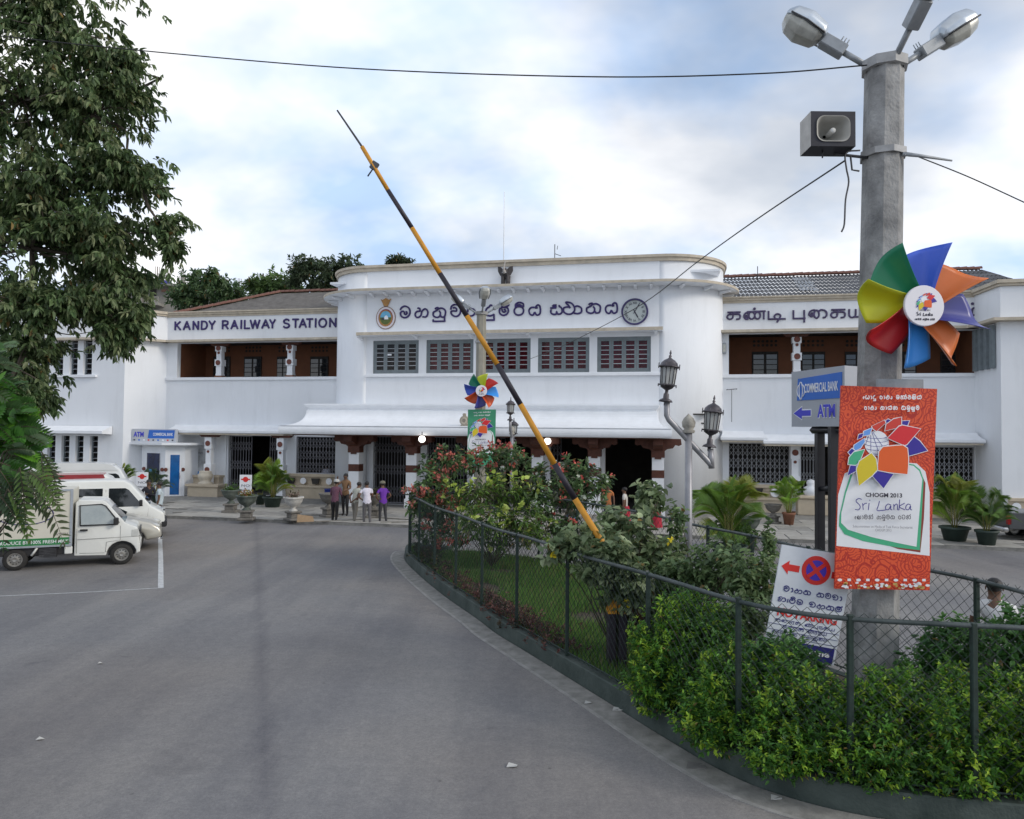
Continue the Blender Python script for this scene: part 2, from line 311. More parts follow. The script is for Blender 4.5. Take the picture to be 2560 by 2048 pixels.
def stroke_mesh(mb, strokes, to3, w, depth, box=None, mi=0):
    """strokes in glyph units; box=(x0,y0,x1,y1) target box in 2-D; to3(x,y,d) maps to place with d outwards"""
    allp = [p for k, pts in strokes for p in pts]
    gx0, gx1 = min(p[0] for p in allp), max(p[0] for p in allp); gy0, gy1 = min(p[1] for p in allp), max(p[1] for p in allp)
    hw = w / 2; bx0, by0, bx1, by1 = box; bx0 += hw; bx1 -= hw; by0 += hw; by1 -= hw
    if bx1 < bx0: bx0 = bx1 = (bx0 + bx1) / 2
    fx = lambda x: bx0 + (x - gx0) / max(gx1 - gx0, 1e-6) * (bx1 - bx0) if gx1 - gx0 > 1e-6 else (bx0 + bx1) / 2
    fy = lambda y: by0 + (y - gy0) / max(gy1 - gy0, 1e-6) * (by1 - by0)
    for si, (k, pts) in enumerate(strokes):
        P = [(fx(x), fy(y)) for x, y in pts]
        if k == 'S': P = [tuple(q) for q in smooth_pts(P, 4)]
        segs = [P] if k == 'S' else [[P[i], P[i + 1]] for i in range(len(P) - 1)]
        for gi, Q in enumerate(segs):
            rings = []; n = len(Q); d = depth * (1 + .03 * ((si + gi) % 3))
            for i, (x, y) in enumerate(Q):
                a = Q[max(i - 1, 0)]; b = Q[min(i + 1, n - 1)]; tx, ty = b[0] - a[0], b[1] - a[1]; l = math.hypot(tx, ty) or 1; tx, ty = tx / l, ty / l; nx, ny = -ty, tx
                e = 0
                if k == 'L' and n == 2: e = (-hw * .6 if i == 0 else hw * .6)
                x += tx * e; y += ty * e
                rings.append([to3(x + nx * hw, y + ny * hw, 0), to3(x + nx * hw, y + ny * hw, d * .8), to3(x, y, d), to3(x - nx * hw, y - ny * hw, d * .8), to3(x - nx * hw, y - ny * hw, 0)])
            mb.loft(rings, True, mi, True)
def newmb(mb):
    """a list collects one mesh per letter"""
    if isinstance(mb, list): mb.append(MB()); return mb[-1]
    return mb
def sinhala_line(mb, keys, x0, x1, y0, y1, to3, w, d, mi=0, gap=.12):
    """lay glyphs out side by side; tails and top marks overhang"""
    item = []; X = 0
    for k in keys:
        if k == ' ': X += .6; continue
        g = SI.get(k) or TA.get(k[1:]) ; ps = [p for _, pts in g for p in pts]
        a, b = min(p[0] for p in ps), max(p[0] for p in ps); wd = (b - a) / 100; lo, hi = min(p[1] for p in ps) / 100, max(p[1] for p in ps) / 100
        item.append((g, X, X + wd, lo, hi)); X += wd + gap
    s = (x1 - x0) / (X - gap)
    for g, a, b, lo, hi in item: stroke_mesh(newmb(mb), g, to3, w, d, (x0 + a * s, y0 + lo * (y1 - y0), x0 + b * s, y0 + hi * (y1 - y0)), mi)
# ---------------------------------------------------------------- ground, kerb, lawn, markings
def asphalt(name, base, light):
    m = bpy.data.materials.new(name); m.use_nodes = True; nt = m.node_tree; N = nt.nodes; L = nt.links; b = N['Principled BSDF']
    b.inputs['Roughness'].default_value = .85; b.inputs['Specular IOR Level'].default_value = .3
    tc = N.new('ShaderNodeTexCoord')
    def noise(sc, det, rough, stretch=None):
        n = N.new('ShaderNodeTexNoise'); n.inputs['Scale'].default_value = sc; n.inputs['Detail'].default_value = det; n.inputs['Roughness'].default_value = rough
        if stretch:
            mp = N.new('ShaderNodeMapping'); mp.inputs['Scale'].default_value = stretch; mp.inputs['Rotation'].default_value = (0, 0, .2); L.new(tc.outputs['Object'], mp.inputs[0]); L.new(mp.outputs[0], n.inputs['Vector'])
        else: L.new(tc.outputs['Object'], n.inputs['Vector'])
        return n
    def ramp(a, b_, c0, c1, src):
        r = N.new('ShaderNodeValToRGB'); r.color_ramp.elements[0].position = a; r.color_ramp.elements[1].position = b_; r.color_ramp.elements[0].color = (*c0, 1); r.color_ramp.elements[1].color = (*c1, 1); L.new(src, r.inputs[0]); return r
    big = noise(.16, 5, .6); r1 = ramp(.38, .66, base, light, big.outputs['Fac'])
    trk = noise(.55, 5, .65, (1.0, .10, 1)); r2 = ramp(.42, .6, (.84, .84, .86), (1.04, 1.03, 1.02), trk.outputs['Fac'])
    fine = noise(90, 3, .8); r3 = ramp(.3, .7, (.78, .78, .78), (1.22, 1.22, 1.22), fine.outputs['Fac'])
    med = noise(7, 4, .7); r4 = ramp(.35, .7, (.9, .9, .9), (1.1, 1.09, 1.07), med.outputs['Fac'])
    agg = noise(26, 5, .85); r5 = ramp(.33, .67, (.80, .80, .80), (1.20, 1.19, 1.18), agg.outputs['Fac']); cur = r1.outputs[0]
    for r in (r2, r3, r4, r5):
        mx = N.new('ShaderNodeMixRGB'); mx.blend_type = 'MULTIPLY'; mx.inputs[0].default_value = 1; L.new(cur, mx.inputs[1]); L.new(r.outputs[0], mx.inputs[2]); cur = mx.outputs[0]
    # old patches, oil spots, brown dust and one long rubber mark down the lane
    pn = noise(.45, 6, .7); rp = ramp(.60, .66, (1, 1, 1), (.84, .84, .85), pn.outputs['Fac']); ol = noise(1.7, 4, .6); ro = ramp(.66, .76, (1, 1, 1), (.74, .74, .75), ol.outputs['Fac'])
    br = noise(.11, 3, .5); rb = ramp(.42, .62, (1, 1, 1), (1.03, .96, .88), br.outputs['Fac'])
    dt = N.new('ShaderNodeVectorMath'); dt.operation = 'DOT_PRODUCT'; dt.inputs[1].default_value = (.944, .33, 0); L.new(tc.outputs['Object'], dt.inputs[0])
    sb = N.new('ShaderNodeMath'); sb.operation = 'SUBTRACT'; sb.inputs[1].default_value = .2; L.new(dt.outputs['Value'], sb.inputs[0]); ab = N.new('ShaderNodeMath'); ab.operation = 'ABSOLUTE'; L.new(sb.outputs[0], ab.inputs[0])
    st1 = noise(2.2, 5, .7, (1.6, .25, 1)); ad = N.new('ShaderNodeMath'); ad.operation = 'MULTIPLY_ADD'; ad.inputs[1].default_value = .55; L.new(st1.outputs['Fac'], ad.inputs[0]); L.new(ab.outputs[0], ad.inputs[2])
    rs_ = ramp(.22, .46, (.70, .70, .74), (1, 1, 1), ad.outputs[0])
    for r in (rp, ro, rb, rs_):
        mx = N.new('ShaderNodeMixRGB'); mx.blend_type = 'MULTIPLY'; mx.inputs[0].default_value = .85; L.new(cur, mx.inputs[1]); L.new(r.outputs[0], mx.inputs[2]); cur = mx.outputs[0]
    # sandy specks and small pale scuffs
    vo = N.new('ShaderNodeTexVoronoi'); vo.inputs['Scale'].default_value = 3.1; L.new(tc.outputs['Object'], vo.inputs['Vector'])
    rv = ramp(.0, .035, (1, 1, 1), (0, 0, 0), vo.outputs['Distance']); mx = N.new('ShaderNodeMixRGB'); L.new(rv.outputs[0], mx.inputs[0]); L.new(cur, mx.inputs[1]); mx.inputs[2].default_value = (.26, .25, .23, 1); cur = mx.outputs[0]
    vd = N.new('ShaderNodeTexVoronoi'); vd.inputs['Scale'].default_value = 1.9; L.new(tc.outputs['Object'], vd.inputs['Vector']); rd = ramp(.0, .06, (.35, .35, .35), (1, 1, 1), vd.outputs['Distance']); mx = N.new('ShaderNodeMixRGB'); mx.blend_type = 'MULTIPLY'; mx.inputs[0].default_value = .8; L.new(cur, mx.inputs[1]); L.new(rd.outputs[0], mx.inputs[2]); cur = mx.outputs[0]
    L.new(cur, b.inputs['Base Color'])
    bp = N.new('ShaderNodeBump'); bp.inputs['Strength'].default_value = .35; bp.inputs['Distance'].default_value = .01; L.new(fine.outputs['Fac'], bp.inputs['Height']); L.new(bp.outputs[0], b.inputs['Normal'])
    return m
M_ASPH = asphalt('asphalt', (.180, .181, .190), (.245, .242, .240))
M_CONC = mat('concrete_pale', (.30, .29, .265), .9, .2, 4, .3, 60)
M_KERB = mat('kerb_green_paint', (.022, .036, .031), .8, .3, 2.2, .45, 30, col2=(.075, .095, .085))
M_GUT = mat('gutter_concrete', (.22, .215, .2), .9, .3, 5, .4, 50)
M_LINE = mat('road_paint_white', (.52, .53, .53), .8, .25, 9, .2, 80)
M_SOIL = mat('soil', (.045, .035, .025), .95, .4, 6, .5, 30, col2=(.09, .07, .045))
M_PAVE = mat('paving_slab', (.34, .325, .295), .9, .2, 2.2, .3, 45)
M_PAVE2 = mat('paving_slab_dark', (.25, .24, .22), .9, .25, 2.4, .3, 45)
g = MB(); g.add([(-400, -60, 0), (400, -60, 0), (400, 700, 0), (-400, 700, 0)], [(0, 1, 2, 3)]); tag(g.build('road', M_ASPH), kind='structure')

# near kerb of the planted island, from its far tip round to the near right corner
KERB_PX = [(1130,1388),(1060,1378),(1020,1380),(1012,1400),(1045,1436),(1110,1490),(1193,1548),(1240,1584),(1320,1633),(1485,1735),(1669,1850),(1828,1940),(1975,1996),(2158,2040),(2400,2072),(2700,2098),(3100,2125)]
KERB = [np.array(gp(x, y)[:2]) for x, y in KERB_PX]; KERB = smooth_pts(KERB, 6)
def off_path(P, d):
    out = []
    for i, p in enumerate(P):
        a = P[max(i - 1, 0)]; b = P[min(i + 1, len(P) - 1)]; t = b - a; t = t / (np.linalg.norm(t) + 1e-9); out.append(p + np.array([-t[1], t[0]]) * d)
    return out
def strip(P, prof, mb, mi=0):
    """profile list of (offset to the island side, z)"""
    O = {d: off_path(P, d) for d in set(q[0] for q in prof)}
    mb.loft([[(*O[d][i], z) for d, z in prof] for i in range(len(P))], True, mi, True)
KH = .26
k_ = MB(); strip(KERB, [(0, -.05), (.02, KH - .015), (.035, KH), (.17, KH), (.18, KH - .01), (.18, -.05)], k_); tag(k_.build('kerb', M_KERB), kind='structure')
gt = MB(); strip(KERB[10:], [(-.34, -.03), (-.34, .006), (-.02, .014), (-.02, -.03)], gt); tag(gt.build('gutter_strip', M_GUT), kind='structure')
ln_ = MB(); strip(KERB[12:], [(-.40, .0), (-.40, .0075), (-.345, .0085), (-.345, .0)], ln_); tag(ln_.build('gutter_line', mat('worn_edge_paint', (.20, .195, .185), .85, .3, 5, .2, 60, col2=(.33, .32, .305))), kind='structure')
# back edge of the island
ISLAND_BACK = [np.array(gp(x, y, 1.92)[:2]) for x, y in [(1025,1232),(1200,1232),(1450,1252),(1620,1283),(1750,1310),(1880,1338),(2010,1365),(2200,1400),(2390,1436),(2560,1475),(2700,1510)]]
ISLAND_BACK = smooth_pts(ISLAND_BACK, 4)
bk = MB(); strip(ISLAND_BACK[::-1], [(0, -.05), (.02, .2), (.16, .2), (.16, -.05)], bk); tag(bk.build('back_kerb', M_KERB), kind='structure')
ec = MB(); strip([KERB[-1], KERB[-1] * .5 + ISLAND_BACK[-1] * .5, ISLAND_BACK[-1]], [(0, -.05), (.02, .22), (.16, .22), (.16, -.05)], ec); tag(ec.build('end_kerb', M_KERB), kind='structure')
inner = off_path(KERB, .17); poly = [tuple(p) for p in inner[8:]] + [tuple(p) for p in ISLAND_BACK[::-1]]
def fill_poly(poly, z):
    bm = bmesh.new(); vs_ = [bm.verts.new((x, y, z)) for x, y in poly]; es = [bm.edges.new((vs_[i], vs_[(i + 1) % len(vs_)])) for i in range(len(vs_))]
    bmesh.ops.triangle_fill(bm, use_beauty=True, edges=es); me = bpy.data.meshes.new('soil'); bm.to_mesh(me); bm.free(); return me
sm_ = fill_poly(poly, KH - .07); sm_.materials.append(M_SOIL); so = link('island_soil', sm_); tag(so, kind='structure')
from mathutils.geometry import tessellate_polygon
def in_poly(x, y, P):
    c = False; n = len(P); j = n - 1
    for i in range(n):
        if (P[i][1] > y) != (P[j][1] > y) and x < (P[j][0] - P[i][0]) * (y - P[i][1]) / (P[j][1] - P[i][1]) + P[i][0]: c = not c
        j = i
    return c
ISL = poly
from mathutils import noise as mnoise
def grass(name, n, region, hmin, hmax, c0, c1, wd=.012):
    pts = []
    x0, y0, x1, y1 = region
    while len(pts) < n:
        x, y = random.uniform(x0, x1), random.uniform(y0, y1)
        if in_poly(x, y, ISL) and mnoise.noise(Vector((x * .9, y * .9, 0))) > -.18 + random.uniform(-.25, .25): pts.append((x, y))
    P = np.array(pts); a = RNG.uniform(0, 6.28, n); h = RNG.uniform(hmin, hmax, n); w = wd; lean = RNG.uniform(.1, .6, n) * h; a2 = RNG.uniform(0, 6.28, n)
    V = np.zeros((n, 3, 3)); V[:, 0, :2] = P + np.stack([np.cos(a), np.sin(a)], 1) * w; V[:, 1, :2] = P - np.stack([np.cos(a), np.sin(a)], 1) * w
    V[:, :2, 2] = KH - .075; V[:, 2, :2] = P + np.stack([np.cos(a2), np.sin(a2)], 1) * lean[:, None]; V[:, 2, 2] = KH - .07 + h
    t = RNG.uniform(0, 1, (n, 1)); C = np.array(c0) * (1 - t) + np.array(c1) * t; dry = RNG.uniform(0, 1, n) < .16; C[dry] = np.array([.20, .18, .08])
    return fast_mesh(name, V.reshape(-1, 3), np.arange(n * 3).reshape(-1, 3), leafmat('grass_blade', .6, .4), None, np.repeat(C, 3, 0))
tag(grass('grass', 42000, (-3.2, 9.5, 3.2, 22), .06, .2, (.06, .15, .035), (.14, .27, .06)), 'short green lawn grass inside the fenced traffic island', 'grass', kind='stuff')
# parking bay lines
def road_line(pts, w, name):
    m = MB(); P = [np.array(gp(x, y)[:2]) for x, y in pts]
    A, B = off_path(P, w / 2), off_path(P, -w / 2)
    for i in range(len(P) - 1): m.add([(*A[i], .005), (*B[i], .005), (*B[i + 1], .005), (*A[i + 1], .005)], [(0, 1, 2, 3)])
    tag(m.build(name, M_LINE), kind='structure')
road_line([(402, 1470), (402, 1400), (400, 1340), (396, 1300)], .12, 'bay_line')
road_line([(-120, 1496), (200, 1482), (409, 1470)], .05, 'bay_line')
# station pavement: slabs laid in rows along the facade, kerb step towards the road
pv = MB(); pv.box((-40, -7.0, -.2), (34, 12, .09)); PAVE = pv.build('pavement', M_GUT); PAVE.location = ST_O; PAVE.rotation_euler = (0, 0, -YAW); tag(PAVE, kind='structure')
slab = MB(); slab.box((-.59, -.59, 0), (.59, .59, .035), 0, .012); me_a = slab.build('paving_slab', M_PAVE); me_b = slab.build('paving_slab', M_PAVE2); MA, MBm = me_a.data, me_b.data
bpy.data.objects.remove(me_a); bpy.data.objects.remove(me_b)
nslab = 0
for r in range(5):
    for c in range(54):
        x = -26.6 + c * 1.2 + (.6 if r % 2 else 0); y = -6.38 + r * 1.2
        if y > -4.6 and -15 < x < -1: pass
        px, py = pr(stw(x, y, .1))
        if not (430 < px < 2600): continue
        nslab += 1
        if nslab > 290: continue
        o = link('paving_slab', MA if random.random() < .72 else MBm, PAVE, (x, y, .089 + random.uniform(0, .008))); o.rotation_euler = (random.uniform(-.006, .006), random.uniform(-.006, .006), random.uniform(-.01, .01))
# ---------------------------------------------------------------- the railway station
def wallmat(name, col):
    """painted plaster: slight mottling, rain streaks, fine grain"""
    m = mat(name, col, .72, .035, .35, .12, 55); nt = m.node_tree; N = nt.nodes; L = nt.links; b = N['Principled BSDF']
    src = b.inputs['Base Color'].links[0].from_socket
    tc = N.new('ShaderNodeTexCoord'); mp = N.new('ShaderNodeMapping'); mp.inputs['Scale'].default_value = (1.1, 1.1, .2); L.new(tc.outputs['Object'], mp.inputs[0])
    n = N.new('ShaderNodeTexNoise'); n.inputs['Scale'].default_value = 1.6; n.inputs['Detail'].default_value = 8; n.inputs['Roughness'].default_value = .7; L.new(mp.outputs[0], n.inputs['Vector'])
    r = N.new('ShaderNodeValToRGB'); r.color_ramp.elements[0].position = .32; r.color_ramp.elements[0].color = (.94, .94, .94, 1); r.color_ramp.elements[1].position = .5; r.color_ramp.elements[1].color = (1, 1, 1, 1); L.new(n.outputs['Fac'], r.inputs[0])
    mx = N.new('ShaderNodeMixRGB'); mx.blend_type = 'MULTIPLY'; mx.inputs[0].default_value = 1; L.new(src, mx.inputs[1]); L.new(r.outputs[0], mx.inputs[2]); L.new(mx.outputs[0], b.inputs['Base Color'])
    return m
M_WALL = wallmat('white_plaster', (.76, .78, .81)); M_BEIGE = mat('beige_trim', (.50, .44, .35), .8, .18, 3, .2, 50)
M_DADO = mat('beige_dado', (.52, .44, .33), .8, .12, 2, .1, 40); M_TRIM = mat('white_trim', (.78, .80, .83), .65, .05, 2)
M_BLUE = mat('navy_letter', (.028, .014, .11), .55, .3, 6); M_FRAME = mat('grey_window_paint', (.17, .20, .215), .6, .15, 5)
M_BAR = mat('pale_glazing_bar', (.45, .47, .5), .6, .1, 5); M_GLASS = glassmat('window_glass'); M_CURT = mat('dark_red_curtain', (.24, .022, .04), .85, .3, 4)
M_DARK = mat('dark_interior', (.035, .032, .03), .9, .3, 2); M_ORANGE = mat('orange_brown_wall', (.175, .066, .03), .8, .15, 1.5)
M_BROWN = mat('carved_brown_wood', (.085, .026, .014), .65, .3, 6); M_DISC = mat('brown_disc', (.15, .045, .03), .6, .2, 6)
M_GATE = mat('gate_steel_grey', (.20, .20, .22), .5, .2, 8, metal=.3); M_GATEL = mat('gate_steel_pale', (.40, .41, .43), .5, .15, 8, metal=.2)
M_ROOFL = mat('weathered_roof_tile', (.12, .11, .10), .95, .3, 3.2, .9, 16, col2=(.20, .185, .17)); M_ROOFR = mat('corrugated_sheet', (.085, .085, .09), .85, .35, 1.3, .3, 30, col2=(.17, .17, .175))
M_RIDGE = mat('red_ridge_tile', (.15, .072, .055), .9, .35, 6, .3, 30); M_SKYL = mat('translucent_sheet', (.36, .37, .38), .6, .2, 3)
ST = empty('station_building', tuple(ST_O), -YAW, 'long white two-storey railway station with rounded centre block and blue lettering', 'building')
CL, CR, RL, RG, WY, PT = -14.4, -.45, 2.42, 2.95, 2.47, 11.64
def P_(m, name, mt, parent=None, **k): return m.build(name, mt, parent or ST, **k)
def wall_holes(mb, x0, x1, z0, z1, y0, y1, holes, mi=0):
    xs = sorted({x0, x1, *[q for h in holes for q in (h[0], h[1])]}); xs = [x for x in xs if x0 <= x <= x1]
    for a, b in zip(xs[:-1], xs[1:]):
        hs = sorted([(h[2], h[3]) for h in holes if h[0] <= a + 1e-6 and h[1] >= b - 1e-6]); z = z0
        for c, d in hs:
            if c > z + 1e-6: mb.box((a, y0, z), (b, y1, c), mi)
            z = d
        if z < z1 - 1e-6: mb.box((a, y0, z), (b, y1, z1), mi)
# --- centre block
WINS = []
for a, b in ((933,1046),(1066,1183),(1205,1326),(1345,1473),(1493,1627)):
    x0, zt = st(a, 850); x1, zb = st(b, 930); WINS.append((x0, x1, 6.40, 8.0))
w = MB(); wall_holes(w, CL, CR, 4.2, PT - .1, 0, .32, WINS); P_(w, 'centre_front_wall', M_WALL)
def arc(cx, cy, r, a0, a1, n=18): return [(cx + r * math.cos(math.radians(a0 + (a1 - a0) * i / n)), cy + r * math.sin(math.radians(a0 + (a1 - a0) * i / n))) for i in range(n + 1)]
for cx, RR, a0, a1 in ((CL, RL, 180, 270), (CR, RG, 270, 360)):
    w = MB(); O, I = arc(cx, RR, RR, a0, a1), arc(cx, RR, RR - .3, a0, a1)
    w.loft([[(*O[i], 0), (*O[i], PT - .1), (*I[i], PT - .1), (*I[i], 0)] for i in range(len(O))], True, 0, True, True); ob = P_(w, 'curved_corner_wall', M_WALL)
    ob.data.polygons.foreach_set('use_smooth', [False] * len(ob.data.polygons))
    for p in ob.data.polygons: p.use_smooth = abs(p.normal.z) < .5
w = MB(); w.box((CL - RL, 5.0, 8.0), (CR + RG, 5.3, PT - .1)); w.box((CL - RL + .02, RL, 8.0), (CL - RL + .3, 5.0, PT - .1)); w.box((CR + RG - .3, RG, 8.0), (CR + RG - .02, 5.0, PT - .1)); w.box((CL - RL + .3, .33, 10.9), (CR + RG - .3, 5, 11.0)); P_(w, 'centre_side_wall', M_WALL)
def block_path(d, ext=True):
    """outline of the centre block, pushed out by d"""
    p = arc(CL, RL, RL + d, 180, 270); q = arc(CR, RG, RG + d, 270, 360); return ([(CL - RL - d, 5.0)] if ext else []) + p + q + ([(CR + RG + d, 5.0)] if ext else [])
def sweep(prof, name, mt, ext=True):
    m = MB(); paths = [block_path(d, ext) for d, z in prof]
    m.loft([[(*paths[k][i], prof[k][1]) for k in range(len(prof))] for i in range(len(paths[0]))], True); return P_(m, name, mt)
sweep([(-.3, PT - .1), (.16, PT - .1), (.16, PT + .02), (-.3, PT + .04)], 'coping', M_BEIGE)
sweep([(-.02, PT - .26), (.08, PT - .26), (.09, PT - .105), (-.02, PT - .105)], 'coping_moulding', M_BEIGE)
sweep([(-.02, 10.26), (.68, 10.30), (.70, 10.32), (.70, 10.42), (-.02, 10.46)], 'eave_slab', M_TRIM, False)
sweep([(.702, 10.31), (.715, 10.31), (.715, 10.425), (.702, 10.425)], 'eave_edge', M_BEIGE, False)
bm_ = MB(); bm_.add([(-.06, 0, 0), (.06, 0, 0), (.06, -.5, 0), (-.06, -.5, 0), (-.06, 0, -.16), (.06, 0, -.16), (.06, -.5, -.07), (-.06, -.5, -.07)], [(0, 1, 2, 3), (4, 7, 6, 5), (0, 4, 5, 1), (2, 6, 7, 3), (0, 3, 7, 4), (1, 5, 6, 2)])
br0 = P_(bm_, 'bracket', M_TRIM); BRM = br0.data; bpy.data.objects.remove(br0)
for i in range(20): link('bracket', BRM, ST, (CL + .35 + i * (CR - CL - .7) / 19, -.005, 10.26))
for cx, RR, s in ((CL, RL, -1), (CR, RG, 1)):
    for a in (18, 42, 66, 85): an = math.radians(a); o = link('bracket', BRM, ST, (cx + s * math.sin(an) * (RR + .004), RR - math.cos(an) * (RR + .004), 10.26), s * an)
w = MB(); w.box((CL - .25, -.62, 8.20), (CR + .15, -.003, 8.33)); P_(w, 'window_canopy', M_TRIM)
w = MB(); w.box((CL - .27, -.635, 8.19), (CR + .17, -.622, 8.335)); w.box((CL - .265, -.62, 8.19), (CL - .252, -.01, 8.335)); P_(w, 'window_canopy_edge', M_BEIGE)
for px in (905, 1042, 1180, 1323, 1473, 1640): o = link('bracket', BRM, ST, (st(px, 840)[0], -.005, 8.195)); o.scale = (1.1, 1, 1)
w = MB(); w.box((CL + .02, -.11, 6.24), (CR + .3, -.003, 6.36)); P_(w, 'sill_band', M_TRIM)
# windows: four casements of six panes each
def make_window(x0, x1, z0, z1, curtain, ncas=4, npane=6, y=.10, panes=True):
    f = MB(); W_ = x1 - x0; fr = .07
    f.box((x0, y - .05, z0), (x0 + fr, y + .06, z1)); f.box((x1 - fr, y - .05, z0), (x1, y + .06, z1)); f.box((x0 + fr, y - .05, z1 - .09), (x1 - fr, y + .06, z1)); f.box((x0 + fr, y - .05, z0), (x1 - fr, y + .06, z0 + .07))
    cw = (W_ - 2 * fr) / ncas; cells = []
    for c in range(ncas):
        a = x0 + fr + c * cw; b = a + cw; sl = cw * .17; zb, zt = z0 + .07, z1 - .09
        f.box((a + .004, y - .03, zb), (a + sl, y + .03, zt)); f.box((b - sl, y - .03, zb), (b - .004, y + .03, zt)); f.box((a + sl, y - .03, zb), (b - sl, y + .03, zb + .11)); f.box((a + sl, y - .03, zt - .09), (b - sl, y + .03, zt))
        h = (zt - .09 - zb - .11) / npane
        for k in range(npane): cells.append((a + sl, b - sl, zb + .11 + k * h, zb + .11 + (k + 1) * h))
    ob = P_(f, 'window', M_FRAME)
    g_ = MB(); a, b, c, d = cells[0]; g_.box((0, 0, 0), (b - a, .008, d - c)); go = g_.build('pane', M_GLASS, ob); gd = go.data; go.location = (a, y, c)
    for a, b, c, d in cells[1:]: link('pane', gd, ob, (a, y, c))
    bb = MB()
    for a, b, c, d in cells:
        if abs(c - (z0 + .18)) > .01: bb.box((a, y - .018, c - .013), (b, y - .002, c + .013))
    bb.build('glazing_bar', M_BAR, ob)['kind'] = 'stuff'
    if curtain:
        cm = MB(); n = 40; prof = [(x0 + fr + (W_ - 2 * fr) * i / n, y + .20 + .03 * math.sin(i * 1.9) + .02 * math.sin(i * .7)) for i in range(n + 1)]
        cm.loft([[(x, yy, z0 + .05), (x, yy, z1 - .05)] for x, yy in prof], False, 0, False, True); cm.build('curtain', M_CURT, ob)
    return ob
def clear_glass(name, tint, refl):
    m = bpy.data.materials.new(name); m.use_nodes = True; nt = m.node_tree; N = nt.nodes; L = nt.links
    t = N.new('ShaderNodeBsdfTransparent'); t.inputs[0].default_value = (*tint, 1); g_ = N.new('ShaderNodeBsdfGlossy'); g_.inputs['Roughness'].default_value = .05
    x = N.new('ShaderNodeMixShader'); x.inputs[0].default_value = refl; L.new(t.outputs[0], x.inputs[1]); L.new(g_.outputs[0], x.inputs[2]); L.new(x.outputs[0], N['Material Output'].inputs[0]); return m
M_GLASSC = clear_glass('clear_glass', (.8, .78, .8), .018)
for i, (a, b, c, d) in enumerate(WINS):
    wo = make_window(a, b, c, d, i > 0)
    for ch in wo.children:
        if ch.name.startswith('pane'): ch.data.materials[0] = M_GLASSC
pp = MB(); pp.box((WINS[0][0] + .72, .075, 7.28), (WINS[0][0] + .92, .082, 7.36)); P_(pp, 'notice', M_TRIM)
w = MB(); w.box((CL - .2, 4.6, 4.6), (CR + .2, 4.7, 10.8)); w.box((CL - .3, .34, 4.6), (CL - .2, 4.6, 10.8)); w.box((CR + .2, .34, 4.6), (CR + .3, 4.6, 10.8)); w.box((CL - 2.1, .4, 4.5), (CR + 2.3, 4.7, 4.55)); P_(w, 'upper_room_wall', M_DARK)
# --- wings
def wing(x0, x1, hole, name):
    w = MB(); wall_holes(w, x0, x1, 4.1, 9.85, WY, WY + .3, [hole]); P_(w, name, M_WALL)
    c = MB(); prof = [(WY + .1, 9.80), (WY - .05, 9.80), (WY - .05, 9.90), (WY - .11, 9.91), (WY - .11, 10.0), (WY - .17, 10.02), (WY - .17, 10.09), (WY + .3, 10.11), (WY + .3, 9.86)]
    c.loft([[(x, y, z) for y, z in prof] for x in (x0, x1)], True); P_(c, 'cornice', M_BEIGE)
    l = MB(); l.box((x0 - .1, WY - .45, 8.38), (x1 + .1, WY - .002, 8.50)); P_(l, 'ledge', M_BEIGE)
    s_ = MB(); s_.box((x0, WY - .09, hole[2] - .16), (x1, WY - .002, hole[2] - .01)); P_(s_, 'sill_band', M_TRIM)
    # balcony behind the opening
    a, b, zc, zd = hole
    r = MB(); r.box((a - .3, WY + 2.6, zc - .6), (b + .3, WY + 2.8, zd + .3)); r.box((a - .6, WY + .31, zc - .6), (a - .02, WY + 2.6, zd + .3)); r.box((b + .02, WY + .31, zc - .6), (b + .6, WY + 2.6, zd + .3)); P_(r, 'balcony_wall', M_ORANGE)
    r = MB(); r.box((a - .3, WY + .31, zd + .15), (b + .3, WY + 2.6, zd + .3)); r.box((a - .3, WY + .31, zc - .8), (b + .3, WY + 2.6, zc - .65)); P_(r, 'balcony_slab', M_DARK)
LH = (st(443, 900, -WY)[0], st(851, 900, -WY)[0], 6.47, 8.36); RH = (st(1822, 900, -WY)[0], st(2442, 900, -WY)[0], 6.45, 8.36)
LX0, LX1, RX0, RX1 = -27.25, -16.9, 2.1, 13.4
wing(LX0, LX1, LH, 'left_wing_wall'); wing(RX0, RX1, RH, 'right_wing_wall')
def disc(mb, x, y, z, r, t=.03, mi=0, seg=16): mb.lathe([(0, -t), (r, -t), (r, 0)], (x, y, z), seg, mi, False, 'y')
def balcony_door(px0, px1, ptop, vent=True):
    y = WY + 2.6; x0, zt = st(px0, ptop, -y); x1, _ = st(px1, ptop, -y)
    d = MB(); d.box((x0, y - .06, 5.9), (x1, y - .003, zt)); do = P_(d, 'balcony_door', M_DARK)
    n = 2
    for k in range(n):
        a = x0 + (x1 - x0) * (k + .1) / n; b = x0 + (x1 - x0) * (k + .9) / n
        for j in range(5):
            q = MB(); z = zt - .15 - j * .26; q.box((a, y - .075, z - .22), (b, y - .062, z)); q.build('door_pane', M_GLASS, do)
    if vent:
        v = MB(); z0, z1 = zt + .22, zt + .62; v.box((x0, y - .02, z0), (x1, y - .004, z1)); vo = P_(v, 'vent_panel', M_ORANGE)
        q = MB(); nn = max(3, int((x1 - x0) / .2))
        for i in range(nn):
            for j in range(2): q.lathe([(.0, -.012), (.07, -.012)], (x0 + (i + .5) * (x1 - x0) / nn, y - .015, z0 + .1 + j * .2), 8, 0, False, 'y')
        q.build('vent_hole', M_DARK, vo)['kind'] = 'stuff'
for a, b in ((458,487),(535,577),(612,655),(694,724),(777,822)): balcony_door(a, b, 892)
for a, b in ((1880,1945),(2003,2062),(2112,2170),(2225,2290),(2350,2430)): balcony_door(a, b, 880)
